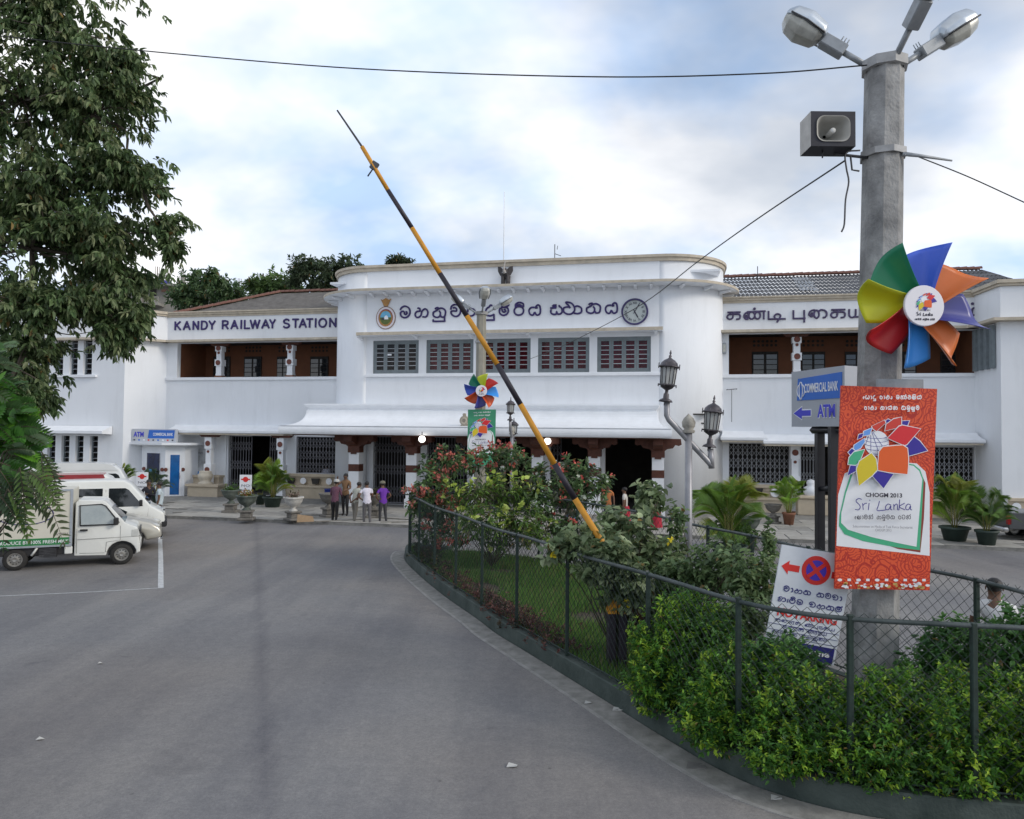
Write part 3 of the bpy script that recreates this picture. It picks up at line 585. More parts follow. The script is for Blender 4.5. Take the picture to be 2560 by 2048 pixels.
def posts(px, zb, zt, y, name='balcony_post'):
    """white post cut into stacked blocks with brown discs"""
    x = st(px, 900, -y)[0]; h = zt - zb; m = MB(); u = h / 9
    for z0, z1, hw in ((zb + .08, zb + u * .9, .17), (zb + u * .9, zb + u * 3.0, .155), (zb + u * 3.0, zb + u * 4.7, .21), (zb + u * 4.7, zb + u * 6.9, .15), (zb + u * 6.9, zt - .16, .2)): m.box((x - hw, y - hw, z0), (x + hw, y + hw, z1))
    o = P_(m, name, M_TRIM); d = MB()
    for z, yo, r in ((zb + u * 3.85, .215, .14), (zb + u * 7.7, .205, .14), (zb + u * 6.5, .16, .07)): d = MB(); disc(d, x, y - yo, z, r); d.build('disc', M_DISC, o)
    bb = MB(); bb.box((x - .23, y - .2, zb - .1), (x + .23, y + .2, zb + .08)); bb.build('post_base', M_ORANGE, o)
    cp = MB(); cp.prism([(x - .6, zt), (x - .45, zt - .13), (x + .45, zt - .13), (x + .6, zt)], y - .13, y + .13); cp.build('post_bracket', M_BROWN, o); return o
posts(551, 6.5, 8.36, WY + .5); posts(728, 6.5, 8.36, WY + .5); posts(1991, 6.5, 8.36, WY + .5); posts(2215, 6.5, 8.36, WY + .5)
# --- pavilions at both ends
def pavilion(c0, c1, xe, side, name):
    """chamfer wall c0->c1, then front from c1 to xe"""
    pts = [c0, c1, (xe, c1[1])]; m = MB()
    a, b = np.array(c0), np.array(c1); t = (b - a) / np.linalg.norm(b - a); nrm = np.array([-t[1], t[0]]) * .3
    if nrm[1] < 0: nrm = -nrm
    q = [(*a, 0), (*b, 0), (*(b + nrm), 0), (*(a + nrm), 0)]; m.loft([[(p[0], p[1], z) for p in q] for z in (0, 9.84)], True); P_(m, 'chamfer_wall', M_WALL)
    def ring(d, z0, z1, nm, mt):
        mm = MB(); n1 = -nrm / .3; mid = np.array([0, -1.]); bis = (n1 + mid); bis = bis / np.linalg.norm(bis) / max(.4, np.dot(bis / np.linalg.norm(bis), mid))
        e = np.array([xe, c1[1]]); in_ = .25
        R0 = lambda p, v: [(*(p - v * in_), z0), (*(p + v * d), z0), (*(p + v * d), z1), (*(p - v * in_), z1)]
        mm.loft([R0(a, n1), R0(b, bis), R0(e, mid)], True); P_(mm, nm, mt)
    ring(.10, 9.85, 9.95, 'cornice_lower', M_BEIGE); ring(.17, 9.955, 10.10, 'cornice', M_BEIGE); ring(.45, 8.38, 8.50, 'ledge', M_BEIGE)
c1L, c1R = (-28.5, .75), (13.3, .2)
pavilion((LX0, WY), c1L, -44, -1, 'left'); pavilion((RX1 - .25, WY), c1R, 26, 1, 'right')
# left pavilion front with rows of narrow louvred windows
LW = [(st(a, 900, -.75)[0], st(b, 900, -.75)[0]) for a, b in ((14,30),(40,56),(74,90),(106,124),(140,158),(174,194),(208,230))]
LG = [(st(a, 1130, -.75)[0], st(b, 1130, -.75)[0]) for a, b in ((40,60),(82,102),(118,138),(153,173),(188,208),(224,244))]
z1a, z1b = st(200, 937, -.75)[1], st(200, 845, -.75)[1]; z0a, z0b = st(200, 1190, -.75)[1], st(200, 1090, -.75)[1]
w = MB(); wall_holes(w, -44, c1L[0], 0, 9.84, c1L[1], c1L[1] + .3, [(a, b, z1a, z1b) for a, b in LW] + [(a, b, max(z0a, .9), z0b) for a, b in LG]); P_(w, 'left_pavilion_wall', M_WALL)
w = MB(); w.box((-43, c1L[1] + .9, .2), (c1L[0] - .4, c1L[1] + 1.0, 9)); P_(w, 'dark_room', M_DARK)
def louvre(a, b, c, d, y):
    f = MB(); f.box((a, y + .16, c), (a + .05, y + .24, d)); f.box((b - .05, y + .16, c), (b, y + .24, d)); o = P_(f, 'louvre_window', M_FRAME); n = 7
    q = MB(); q.add([(0, .0, 0), (b - a - .1, 0, 0), (b - a - .1, .1, .12), (0, .1, .12)], [(0, 1, 2, 3)]); q.add([(0, .001, -.012), (b - a - .1, .001, -.012), (b - a - .1, .001, .012), (0, .001, .012)], [(0, 1, 2, 3)], 1)
    g0 = q.build('louvre_pane', [M_GLASS, M_BAR], o, (a + .05, y + .16, c + .03)); gd = g0.data
    for k in range(1, n): link('louvre_pane', gd, o, (a + .05, y + .16, c + .03 + k * (d - c) / n))
for a, b in LW: louvre(a, b, z1a, z1b, c1L[1])
for a, b in LG: louvre(a, b, max(z0a, .9), z0b, c1L[1])
w = MB(); w.box((-44, c1L[1] - .14, z1a - .14), (LW[-1][1] + .35, c1L[1] - .003, z1a - .02)); P_(w, 'sill_band', M_TRIM)
w = MB(); x_ = st(262, 1075, -.2)[0]; w.add([(-44, c1L[1] - .02, z0b + .55), (x_, c1L[1] - .02, z0b + .55), (x_, c1L[1] - .75, z0b + .28), (-44, c1L[1] - .75, z0b + .28), (-44, c1L[1] - .02, z0b + .1), (x_, c1L[1] - .02, z0b + .1), (x_, c1L[1] - .75, z0b + .14), (-44, c1L[1] - .75, z0b + .14)], [(0, 1, 2, 3), (7, 6, 5, 4), (3, 2, 6, 7), (1, 5, 6, 2), (0, 3, 7, 4)]); P_(w, 'window_hood', M_TRIM)
w = MB(); w.box((c1R[0] + .01, c1R[1], 0), (26, c1R[1] + .3, 9.84)); P_(w, 'right_pavilion_wall', M_WALL)
w = MB(); w.box((c1R[0] + .2, c1R[1] - .12, 0), (26, c1R[1] - .003, 1.05)); w.box((c1R[0] + .2, c1R[1] - .2, 1.05), (26, c1R[1] - .003, 1.17)); P_(w, 'dado', M_DADO)
for px in (2540, 2600): d = MB(); disc(d, st(px, 1275, -.1)[0], c1R[1] - .14, .82, .17); P_(d, 'dado_disc', M_TRIM)
for k in range(4): w = MB(); t = (k + .6) / 4.6; x = RX1 - .25 + (c1R[0] - RX1 + .25) * t; y = WY + (c1R[1] - WY) * t; w.box((x - .16, y - .14, 6.5), (x - .02, y + .14, 8.3)); P_(w, 'slit_window', M_FRAME)
# --- raised lettering, letter by letter
def sign(glyphs, table, v, w, boxes, m):
    for k, (x0, x1, yb, yt) in zip(glyphs, boxes):
        a, zb = st((x0), yb, v); b, zt = st((x1), yt, v); mb = MB(); stroke_mesh(mb, table[k], lambda x, z, d: (x, -v - .004 - d, z), w, .05, (a, zb, b, zt)); P_(mb, 'letter', m)
sign(['ma','ha','nu','va','ra','du','m_','ri','ya','sa','tha','na','ya'], SI, 0, .078, [(999,1027.6,797,763.4),(1036,1072,796,768),(1081,1116,806,767),(1125,1154,794,759),(1166,1190,792.6,768),(1212,1238,803,761),(1246.5,1274.5,791,757),(1283.5,1311.5,790.5,754),(1320.5,1353.5,790.5,760.5),(1374.5,1408,788.5,760.5),(1407,1455.5,787.5,753),(1464.5,1503,786,756),(1511.5,1545.5,786,755)], M_BLUE)
kx = [(82,165),(185,282),(303,385),(405,492),(498,588),(662,748),(768,865),(893,908),(932,1013),(1003,1135),(1145,1250),(1240,1325),(1407,1500),(1520,1610),(1603,1705),(1692,1783),(1803,1820),(1842,1952),(1975,2068)]
kb = []
for a, b in kx: yb = 279 - 38 * ((a + b) / 2 - 82) / 1986; kb.append((420 + a / 4.9, 420 + b / 4.9, 770 + yb / 4.9, 770 + (yb - 117 - 6 * a / 2000) / 4.9))
sign(list('KANDYRAILWAYSTATION'), LA, -WY, .092, kb, M_BLUE)
tb = [(1816,1852.5,801.5,778.5),(1858,1915,801,768.5),(1919,1965,809,776),(1981,2014.5,808,774.5),(2020,2069,798,772.5),(2075.5,2114.5,797.5,772),(2120.5,2168,796,769),(2176,2200,800,770),(2207,2240,800,769),(2252,2300,798,764),(2308,2350,794,768),(2354,2380,793,768),(2384,2408,792,766),(2416,2447,791,756)]
M_TAM = mat('dark_violet_letter', (.05, .035, .10), .55, .3, 6)
sign(['ka','nn_','di','pu','ai','ka','yi','ra','ta','ni','ai','la','ya','m_'], TA, -WY, .08, tb, M_TAM)
# --- portico
def ringed(rings, name, mt, yb=.05, smooth=True):
    """open-backed shell from (xL, xR, y, z) rings"""
    m = MB(); R = []
    for xl, xr, y, z in rings: R.append([(xl, yb, z), (xl, y, z), (xr, y, z), (xr, yb, z)])
    for k in range(len(R) - 1):
        for e in range(3): m.add([R[k][e], R[k][e + 1], R[k + 1][e + 1], R[k + 1][e]], [(0, 1, 2, 3)], 0, False)
    m.add(R[0], [(0, 1, 2, 3)]); m.add(R[-1], [(3, 2, 1, 0)])
    return P_(m, name, mt)
zt = 4.90
rr = [(-17.05, -.42, -1.12, zt), (-17.05, -.42, -1.12, zt - .07), (-17.0, -.46, -1.06, zt - .17), (-16.92, -.54, -.98, zt - .23), (-16.92, -.54, -.98, zt - .30)]
for i in range(11):
    t = i / 10; e = 1 - math.sqrt(max(0, 1 - t * t)) if False else t ** 2.1
    rr.append((-16.95 - .52 * e, -.5 + .98 * e * .62, -1.05 - 1.55 * e - .1 * t, zt - .33 - (zt - .33 - 3.84) * (1 - (1 - t) ** 1.75)))
ringed(rr, 'portico_roof', M_TRIM, 2.6)
xl, xr, yf, zf = rr[-1]; fr_ = []
for i in range(9):
    a = math.radians(90 - 180 * i / 8 * .86); fr_.append((xl + .06 - .07 * math.cos(a), xr - .06 + .07 * math.cos(a), yf + .08 - .10 * math.cos(a), zf - .20 + .20 * math.sin(a)))
fr_.append((xl + .3, xr - .3, yf + .32, 3.45)); ringed(fr_, 'portico_eave_roll', M_TRIM, 2.6)
w = MB(); w.box((xl + .5, -2.3, 3.40), (xr - .5, 2.5, 3.47)); P_(w, 'portico_soffit', M_BROWN)
# coat of arms on the portico roof
w = MB(); xx, zz = st(1163, 1052, 1.9); w.lathe([(0, -.05), (.2, -.05), (.22, 0), (.22, .1)], (xx, -2.05, zz), 18, 0, False, 'y'); w.lathe([(0, -.05), (.07, -.05), (.07, .1)], (xx, -2.05, zz + .26), 10, 0, False, 'y'); w.box((xx - .16, -2.08, zz - .34), (xx + .16, -1.9, zz - .18)); w.lathe([(.08, -.075), (.14, -.07), (.15, -.05)], (xx, -2.05, zz), 14, 1, False, 'y'); P_(w, 'stone_emblem', [mat('emblem_stone', (.36, .32, .26), .9, .2, 8), M_BEIGE])
def column(px, y):
    x = st(px, 1200, -y)[0]; m = MB(); hw = .25
    m.box((x - hw, y - hw, 0.1), (x + hw, y + hw, 2.9)); m.box((x - hw - .05, y - hw - .05, .09), (x + hw + .05, y + hw + .05, .55)); o = P_(m, 'column', M_TRIM)
    c = MB(); pr_ = [(-.95, 3.42), (-.98, 3.18), (-.86, 3.12), (-.72, 3.16), (-.62, 3.02), (-.38, 2.98), (-.28, 2.9), (-.28, 2.62), (-.14, 2.62), (-.14, 2.55), (.14, 2.55), (.14, 2.62), (.28, 2.62), (.28, 2.9), (.38, 2.98), (.62, 3.02), (.72, 3.16), (.86, 3.12), (.98, 3.18), (.95, 3.42)]
    c.prism([(x + a, b) for a, b in pr_], y - .30, y + .22); c.prism([(y + a, b) for a, b in pr_], x - .2, x + .2, 0, 'x'); c.build('carved_capital', M_BROWN, o)
    b = MB(); b.box((x - hw - .012, y - hw - .012, 1.75), (x + hw + .012, y + hw + .012, 2.08)); b.build('brown_band', M_BROWN, o); return o
for px in (889, 1032, 1195, 1345, 1487, 1645): column(px, -1.17)
# --- ground floor walls, gates, ticket windows
def gate(x0, x1, z0, z1, y, mt, pitch=.17, rows=3):
    m = MB(); n = max(2, int((x1 - x0) / pitch)); p = (x1 - x0) / n; t = .011
    for i in range(n + 1): m.box((x0 + i * p - t, y - .012, z0), (x0 + i * p + t, y + .012, z1))
    hh = (z1 - z0); cs = [z0 + hh * (r + .5) / rows for r in range(rows)]
    for c in cs:
        for s in (-1, 1):
            for j in (-1, 1):
                for i in range(n):
                    a, b = (x0 + i * p, x0 + (i + 1) * p); za, zb = (c + j * .13 - .13, c + j * .13 + .13) if s > 0 else (c + j * .13 + .13, c + j * .13 - .13)
                    m.add([(a, y - .02, za - t), (b, y - .02, zb - t), (b, y - .02, zb + t), (a, y - .02, za + t), (a, y - .005, za - t), (b, y - .005, zb - t), (b, y - .005, zb + t), (a, y - .005, za + t)], [(0, 1, 2, 3), (7, 6, 5, 4), (3, 2, 6, 7), (0, 4, 5, 1)])
    m.box((x0, y - .03, z1), (x1, y + .03, z1 + .05)); m.box((x0, y - .03, z0 - .05), (x1, y + .03, z0)); return P_(m, 'folding_gate', mt)
X = lambda px, y=WY: st(px, 1150, -y)[0]
w = MB(); wall_holes(w, LX0, LX1, 0, 4.1, WY, WY + .3, [(X(570), X(697), .1, 3.3), (X(740), X(846), 1.35, 3.3)]); P_(w, 'left_ground_wall', M_WALL)
gate(X(571), X(626), .2, 3.25, WY + .12, M_GATE, .15); gate(X(672), X(696), .2, 3.25, WY + .12, M_GATE, .12); gate(X(741), X(845), 1.4, 3.25, WY + .12, M_GATE, .17)
def bench(x0, x1, y, nm='dado'):
    m = MB(); m.box((x0, y - .16, 0), (x1, y - .003, 1.05)); m.box((x0, y - .30, 1.20), (x1, y - .003, 1.34)); m.box((x0, y - .2, 1.05), (x1, y - .003, 1.20)); m.box((x0, y - .62, .66), (x1, y - .16, .76)); m.box((x0, y - .55, 0), (x1, y - .16, .66)); return P_(m, nm, M_DADO)
bench(X(726), X(847), WY)
w = MB()
for px, k in ((735, 0), (766, 1), (796, 0), (830, 1)):
    x = X(px)
    if k: disc(w, x, WY - .3, .98, .17, .03, 1)
    else: w.prism([(x - .24, 1.12), (x - .16, .82), (x + .16, .82), (x + .24, 1.12)], WY - .32, WY - .26, 0)
P_(w, 'dado_ornament', [M_DARK, M_TRIM])
for px in (530, 709): 
    o = posts(px, .1, 3.35, WY - .75, 'ground_post')
w = MB(); w.box((X(543), WY - .08, .1), (X(567), WY - .003, 3.3)); P_(w, 'pier', M_TRIM)
# central entrance: recessed gates between piers
w = MB(); wall_holes(w, CL, CR, 0, 4.2, .3, .6, [(st(a, 1200, -.3)[0], st(b, 1200, -.3)[0], .1, 3.38) for a, b in ((932,1017),(1066,1168),(1215,1335),(1375,1470),(1512,1630))]); P_(w, 'entrance_wall', M_WALL)
for a, b in ((933,1016),(1067,1167),(1216,1262),(1376,1402)): gate(st(a, 1200, -.4)[0], st(b, 1200, -.4)[0], .2, 3.33, .42, M_GATE, .15)
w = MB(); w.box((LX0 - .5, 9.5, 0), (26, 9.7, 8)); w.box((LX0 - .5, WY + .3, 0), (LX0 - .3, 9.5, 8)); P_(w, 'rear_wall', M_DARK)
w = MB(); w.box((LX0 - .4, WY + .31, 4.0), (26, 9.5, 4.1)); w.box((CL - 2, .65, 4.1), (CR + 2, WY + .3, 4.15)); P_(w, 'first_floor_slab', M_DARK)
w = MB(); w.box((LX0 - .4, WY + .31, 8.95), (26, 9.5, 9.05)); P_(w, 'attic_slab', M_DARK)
# right wing ground floor
w = MB(); wall_holes(w, RX0, RX1, 0, 4.1, WY, WY + .3, [(X(1822), X(1974), 1.35, 3.25), (X(2002), X(2180), .1, 3.25), (X(2290), X(2437), 1.35, 3.2)]); P_(w, 'right_ground_wall', M_WALL)
gate(X(1823), X(1973), 1.4, 3.2, WY + .12, M_GATEL, .19); gate(X(2003), X(2042), .2, 3.2, WY + .12, M_GATEL, .12); gate(X(2291), X(2436), 1.4, 3.15, WY + .12, M_GATEL, .19)
bench(X(1812), X(1975), WY); bench(X(2285), X(2445), WY)
w = MB(); x = X(1887); w.prism([(x - .34, 1.16), (x - .22, .80), (x + .22, .80), (x + .34, 1.16)], WY - .34, WY - .27, 0); disc(w, X(1935), WY - .3, .98, .2, .03, 1); P_(w, 'dado_ornament', [M_DARK, M_TRIM])
posts(1986, .1, 3.3, WY - .3, 'ground_post'); w = MB(); xx = X(1995); w.box((xx - .2, WY - 1.2, .09), (xx + 1.1, WY - .55, .82), 0, .03); w.box((xx - .3, WY - 1.28, .82), (xx + 1.2, WY - .5, .96), 0, .03); P_(w, 'pedestal', M_DADO)
w = MB(); w.lathe([(.26, .96), (.33, 1.1), (.30, 1.3), (.14, 1.4), (.2, 1.5), (.16, 1.62), (0, 1.68)], (xx + .4, WY - .9, 0), 14); P_(w, 'stone_finial', M_TRIM)
# canopies over the ground floor
def canopy(x0, x1, zt_, y0, cap=.25):
    r = [(x0 + cap, x1 - cap, y0 - .55, zt_), (x0 + cap, x1 - cap, y0 - .62, zt_ - .07), (x0 + cap * .8, x1 - cap * .8, y0 - .70, zt_ - .13), (x0 + cap * .5, x1 - cap * .5, y0 - .90, zt_ - .22), (x0, x1, y0 - 1.18, zt_ - .30), (x0, x1, y0 - 1.18, zt_ - .40), (x0 + .03, x1 - .03, y0 - 1.14, zt_ - .44)]
    o = ringed(r, 'canopy_roof', M_TRIM, y0 + .1); e = MB(); e.box((x0 + .06, y0 - 1.11, zt_ - .52), (x1 - .06, y0 - .02, zt_ - .445)); e.build('canopy_edge', M_BEIGE, o); return o
canopy(st(412, 1075, -1.4)[0], st(712, 1075, -1.4)[0], 3.86, WY)
canopy(st(1802, 1085, -1.4)[0], st(1918, 1085, -1.4)[0], 3.80, WY, .1); canopy(st(1908, 1095, -1.3)[0], st(2180, 1095, -1.3)[0], 3.66, WY - .12, .12); canopy(st(2170, 1090, -1.4)[0], st(2462, 1090, -1.4)[0], 3.80, WY, .1)
# --- roofs
zr = st(780, 731, -7.2)[1]; xa, xb = st(700, 735, -7.2)[0], -14.2
w = MB(); e0, e1 = -27.1, -15.9; za = 9.95
def slope_rows(mb, A, B, C_, D_, rows, lift=.03):
    """quad A,B (eave) to D_,C_ (ridge), stepped into overlapping courses"""
    A, B, C_, D_ = map(np.array, (A, B, C_, D_))
    for k in range(rows):
        t0, t1 = k / rows, (k + 1) / rows; p0, p1 = A + (D_ - A) * t0, B + (C_ - B) * t0; q0, q1 = A + (D_ - A) * t1, B + (C_ - B) * t1; u_ = np.array([0, 0, lift])
        mb.add([p0 + u_, p1 + u_, q1, q0, p0, p1], [(0, 1, 2, 3), (0, 4, 5, 1)])
slope_rows(w, (e0, WY + .28, za), (e1, WY + .28, za), (xb, 7.2, zr), (xa, 7.2, zr), 16)
slope_rows(w, (e0, 12.5, za), (e0, WY + .28, za), (xa, 7.2, zr), (xa, 7.3, zr), 16); P_(w, 'left_tiled_roof', M_ROOFL)
rt = MB(); rt.lathe([(.13, 0), (.16, .36)], (0, 0, 0), 8, 0, True, 'x', 0, math.pi); r0 = P_(rt, 'ridge_tile', M_RIDGE); RT = r0.data; bpy.data.objects.remove(r0)
def ridge(A, B):
    A, B = Vector(A), Vector(B); n = int((B - A).length / .33); q = (B - A).to_track_quat('X', 'Z')
    for i in range(n):
        o = link('ridge_tile', RT, ST, A + (B - A) * (i / n) + Vector((0, 0, .01 + random.uniform(0, .02)))); o.rotation_mode = 'QUATERNION'; o.rotation_quaternion = q
ridge((e0 - .1, WY + .2, za + .03), (xa, 7.2, zr + .03)); ridge((xa, 7.2, zr + .03), (xb, 7.2, zr + .03))
z2 = st(2100, 688, -6.8)[1]; xc, xd = 1.7, st(2452, 677, -6.8)[0]
def corr(A, B, C_, D_, rows, n, name, mt):
    m = MB(); A, B, C_, D_ = map(np.array, (A, B, C_, D_)); up = np.array([0, 0, 1.])
    for k in range(rows):
        t0, t1 = k / rows, (k + 1) / rows + .01; r0_, r1_ = [], []
        for i in range(n + 1):
            s = i / n; h = .035 * math.sin(i * math.pi / 3); r0_.append(A + (B - A) * s + ((D_ - A) + ((C_ - B) - (D_ - A)) * s) * t0 + up * (h + .035)); r1_.append(A + (B - A) * s + ((D_ - A) + ((C_ - B) - (D_ - A)) * s) * t1 + up * h)
        m.loft([r0_, r1_], False, 0, False, True)
    return P_(m, name, mt)
corr((xc, WY + .28, 9.95), (xd + 1.5, WY + .28, 9.95), (xd, 6.8, z2), (xc, 6.8, z2), 7, 440, 'right_corrugated_roof', M_ROOFR)
corr((xd + 1.5, WY + .28, 9.95), (xd + 6.5, 8.6, 9.95), (xd + .1, 6.8, z2), (xd, 6.8, z2), 7, 160, 'right_hip_roof', M_ROOFR)
s0, s1 = (st(1995, 720, -4.6)[0] - xc) / (xd - xc), (st(2040, 720, -4.6)[0] - xc) / (xd - xc)
A_, D_ = np.array([xc, WY + .28, 9.95]), np.array([xc, 6.8, z2]); dx = np.array([xd - xc, 0, 0]); up_ = np.array([0, 0, .045])
corr(A_ + dx * s0 + (D_ - A_) * .28 + up_, A_ + dx * s1 + (D_ - A_) * .28 + up_, A_ + dx * s1 + (D_ - A_) * .9 + up_, A_ + dx * s0 + (D_ - A_) * .9 + up_, 4, 30, 'skylight_sheet', M_SKYL)
ridge((xc, 6.8, z2 + .05), (xd, 6.8, z2 + .05))
# ---------------------------------------------------------------- chain-link fences round the island
M_FENCE = mat('fence_green_paint', (.012, .028, .022), .65, .35, 9, .2, 60); M_RAIL = mat('fence_rail_worn', (.014, .028, .025), .5, .5, 3, .2, 60, col2=(.085, .10, .10)); M_WIRE = mat('fence_wire', (.022, .035, .032), .45, .3, 20, metal=.3)
def path_len(P):
    d = [0.0]
    for a, b in zip(P[:-1], P[1:]): d.append(d[-1] + float(np.linalg.norm(b - a)))
    return np.array(d)
def chain_fence(name, P, post_s, top, base, label, pitch=.125, wr=.0036):
    P = [np.asarray(p) for p in P]; D = path_len(P); PX, PY = np.array([p[0] for p in P]), np.array([p[1] for p in P])
    f = lambda s: (float(np.interp(s, D, PX)), float(np.interp(s, D, PY)))
    root = empty(name, (*f(0), 0), 0, label, 'fence', 'chain link fences of the island'); ox, oy = f(0); F3 = lambda s, z: (f(s)[0] - ox, f(s)[1] - oy, z)
    for s in post_s:
        m = MB(); x, y, _ = F3(s, 0); m.box((x - .028, y - .028, base), (x + .028, y + .028, top + .03), 0, .008); m.build('post', M_FENCE, root)
    S = np.arange(post_s[0], post_s[-1] + .01, .15)
    m = MB(); m.tube([F3(s, top - .01 + .012 * math.sin(s * 1.7)) for s in S], .026, 7); m.build('top_rail', M_RAIL, root)
    m = MB(); m.tube([F3(s, base + .06) for s in S], .012, 5); m.build('bottom_wire', M_FENCE, root)
    for a, b in zip(post_s[:-1], post_s[1:]):
        Hh = top + .05 - base - .03; z0 = base + .03; V = []; Fc = []
        def wire(pts):
            pts = [np.array(p) for p in pts]; t = pts[-1] - pts[0]; t = t / np.linalg.norm(t); A = np.cross(t, [0, 0, 1.]); A /= np.linalg.norm(A) + 1e-9; B = np.cross(A, t); o = len(V)
            for p in pts:
                for k in range(3): an = 2.0944 * k; V.append(p + (A * math.cos(an) + B * math.sin(an)) * wr)
            for i in range(len(pts) - 1):
                for k in range(3): Fc.append((o + i * 3 + k, o + i * 3 + (k + 1) % 3, o + i * 3 + 3 + (k + 1) % 3, o + i * 3 + 3 + k))
        n = int((b - a + Hh) / pitch) + 1
        for sg in (1, -1):
            for i in range(n):
                s0 = a - Hh + i * pitch if sg > 0 else a + i * pitch
                lo, hi = (max(a, s0), min(b, s0 + Hh)) if sg > 0 else (max(a, s0 - Hh), min(b, s0))
                if hi - lo < .03: continue
                k = max(1, int((hi - lo) / .3)); ss = [lo + (hi - lo) * j / k for j in range(k + 1)]
                wire([F3(s, z0 + ((s - s0) if sg > 0 else (s0 - s))) for s in ss])
        o = fast_mesh('wire_mesh', V, Fc, M_WIRE, root); o['kind'] = 'stuff'
    return root
FT = 1.86
FP = off_path(KERB, .09); FD = path_len(FP); tipi = 12
def s_at_px(px, P, D, i0, z):
    for i in range(i0, len(P) - 1):
        a, b = pr((*P[i], z))[0], pr((*P[i + 1], z))[0]
        if (a - px) * (b - px) <= 0 and abs(a - b) > 1e-6: return float(D[i] + (D[i + 1] - D[i]) * (px - a) / (b - a))
    return None
ps = [s_at_px(px, FP, FD, 14, .8) for px in (1026,1048,1087,1140,1205,1292,1418,1620,1846,2126,2436,2700)]; ps = [q for q in ps if q is not None]
chain_fence('chain_link_fence', FP, ps, FT, KH, 'dark green chain link fence along the curving near kerb of the island')
BP = [p for p in ISLAND_BACK]; BD = path_len(BP); bs = list(np.linspace(0.0, BD[-1], 14))
chain_fence('chain_link_fence', BP, bs, 1.9, .2, 'dark green chain link fence along the far side of the island towards the forecourt', .15, .0035)

# ---------------------------------------------------------------- concrete lamp posts with three floodlights
M_POLE = mat('weathered_concrete', (.13, .13, .13), .9, .45, 3.0, .8, 25, col2=(.42, .415, .405), stretch=(1, 1, .7), detail=9); M_POLE2 = mat('mossy_concrete', (.17, .165, .13), .9, .4, 2.2, .5, 25, col2=(.36, .34, .29), stretch=(1, 1, .35))
M_ALU = mat('brushed_aluminium', (.50, .54, .58), .35, .12, 5, metal=.75); M_GREYM = mat('grey_metal_box', (.30, .32, .34), .5, .2, 5, metal=.3); M_LENS = mat('dusty_lens', (.42, .42, .38), .3, .2, 8, spec=.6); M_STEEL = mat('dark_steel', (.07, .07, .075), .5, .3, 8, metal=.5); M_STRAP = mat('grey_strap', (.36, .36, .36), .6, .2, 8)
def luminaire(root, z, az, el, bare=False):
    """arm, gear box and faceted floodlight head, pointing out and up"""
    ex = Vector((math.cos(az) * math.cos(el), math.sin(az) * math.cos(el), math.sin(el))); ey = Vector((-math.sin(az), math.cos(az), 0)); ez = ex.cross(ey); R = Matrix((ex, ey, ez)).transposed()
    o = empty('floodlight_arm'); bpy.data.objects.remove(o)
    base = Vector((math.cos(az) * .2, math.sin(az) * .2, z)); G = lambda x, y, q: base + R @ Vector((x * .82, y * .84, q * .84))
    m = MB(); m.tube([G(-.05, 0, 0), G(.5, 0, 0)], .038, 8); arm = m.build('floodlight_arm', M_GREYM, root)
    m = MB(); t = MB(); t.box((.42, -.1, -.09), (.82, .1, .09), 0, .015); m.add([G(*p) for p in t.v], t.f); 
    for k in range(3): m.tube([G(.46 + k * .05, .06, .08), G(.46 + k * .05, .06, .17)], .008, 4)
    m.build('gear_box', M_GREYM, root)
    def lf(secs, mt, nm):
        m = MB(); m.loft([[G(x, s * w, q) for s, w, q in pts] for x, pts in secs], True, 0, True, True); o = m.build(nm, mt, root); md = o.modifiers.new('b', 'BEVEL'); md.width = .022; md.segments = 3; md.limit_method = 'ANGLE'; md.angle_limit = .25; return o
    # hood: trapezoid sections along x
    hood = [(x, [(-1, w, .0), (1, w, .0), (1, w * .96, h * .45), (1, w * .55, h), (-1, w * .55, h), (-1, w * .96, h * .45)]) for x, w, h in ((.80, .15, .10), (.86, .20, .2), (1.15, .25, .25), (1.40, .23, .21), (1.50, .15, .12))]
    lf(hood, M_ALU, 'lamp_housing')
    lens = [(x, [(-1, w, -.006), (1, w, -.006), (1, w * .9, -h * .55), (1, w * .55, -h), (-1, w * .55, -h), (-1, w * .9, -h * .55)]) for x, w, h in ((.84, .14, .05), (.92, .19, .15), (1.2, .235, .19), (1.40, .21, .14), (1.49, .13, .05))]
    lf(lens, M_LENS, 'lamp_lens'); m = MB(); m.tube([G(.83, .2, 0), G(1.15, .265, 0), G(1.43, .24, 0)], .012, 5); m.tube([G(.83, -.2, 0), G(1.15, -.265, 0), G(1.43, -.24, 0)], .012, 5); m.build('lens_frame', M_STEEL, root)
def lamp_post(base, lean, h, r0, r1, label, mt):
    root = empty('lamp_post', base, 0, label, 'lamp post', 'concrete floodlight posts'); m = MB(); n = 10
    m.loft([[(lean[0] * t * h + (r0 + (r1 - r0) * t) * math.cos(math.pi * (k + .5) / 4), lean[1] * t * h + (r0 + (r1 - r0) * t) * math.sin(math.pi * (k + .5) / 4), h * t) for k in range(8)] for t in [i / n for i in range(n + 1)]], True); m.build('pole', mt, root)
    m = MB(); m.lathe([(r1 + .005, h - .1), (r1 + .05, h - .09), (r1 + .05, h + .03), (r1 - .03, h + .05), (0, h + .04)], (lean[0] * h, 0, 0), 8, 0, False); m.build('top_collar', M_POLE if mt is M_POLE2 else M_STRAP, root)
    m = MB(); zs = h * .86; m.lathe([(r1 + .03, zs - .04), (r1 + .05, zs - .04), (r1 + .05, zs + .04), (r1 + .03, zs + .04)], (lean[0] * zs, 0, 0), 8, 0, False); m.build('strap', M_STRAP, root)
    return root
B1 = gp(2187, 1660); pb = at(2186, 1660, 9.2); ptp = at(2211, 160, 9.2); H1 = float(ptp[2]); leanx = (ptp[0] - pb[0]) / (ptp[2] - pb[2]); pbase = (float(pb[0] - leanx * pb[2]), 9.2, 0)
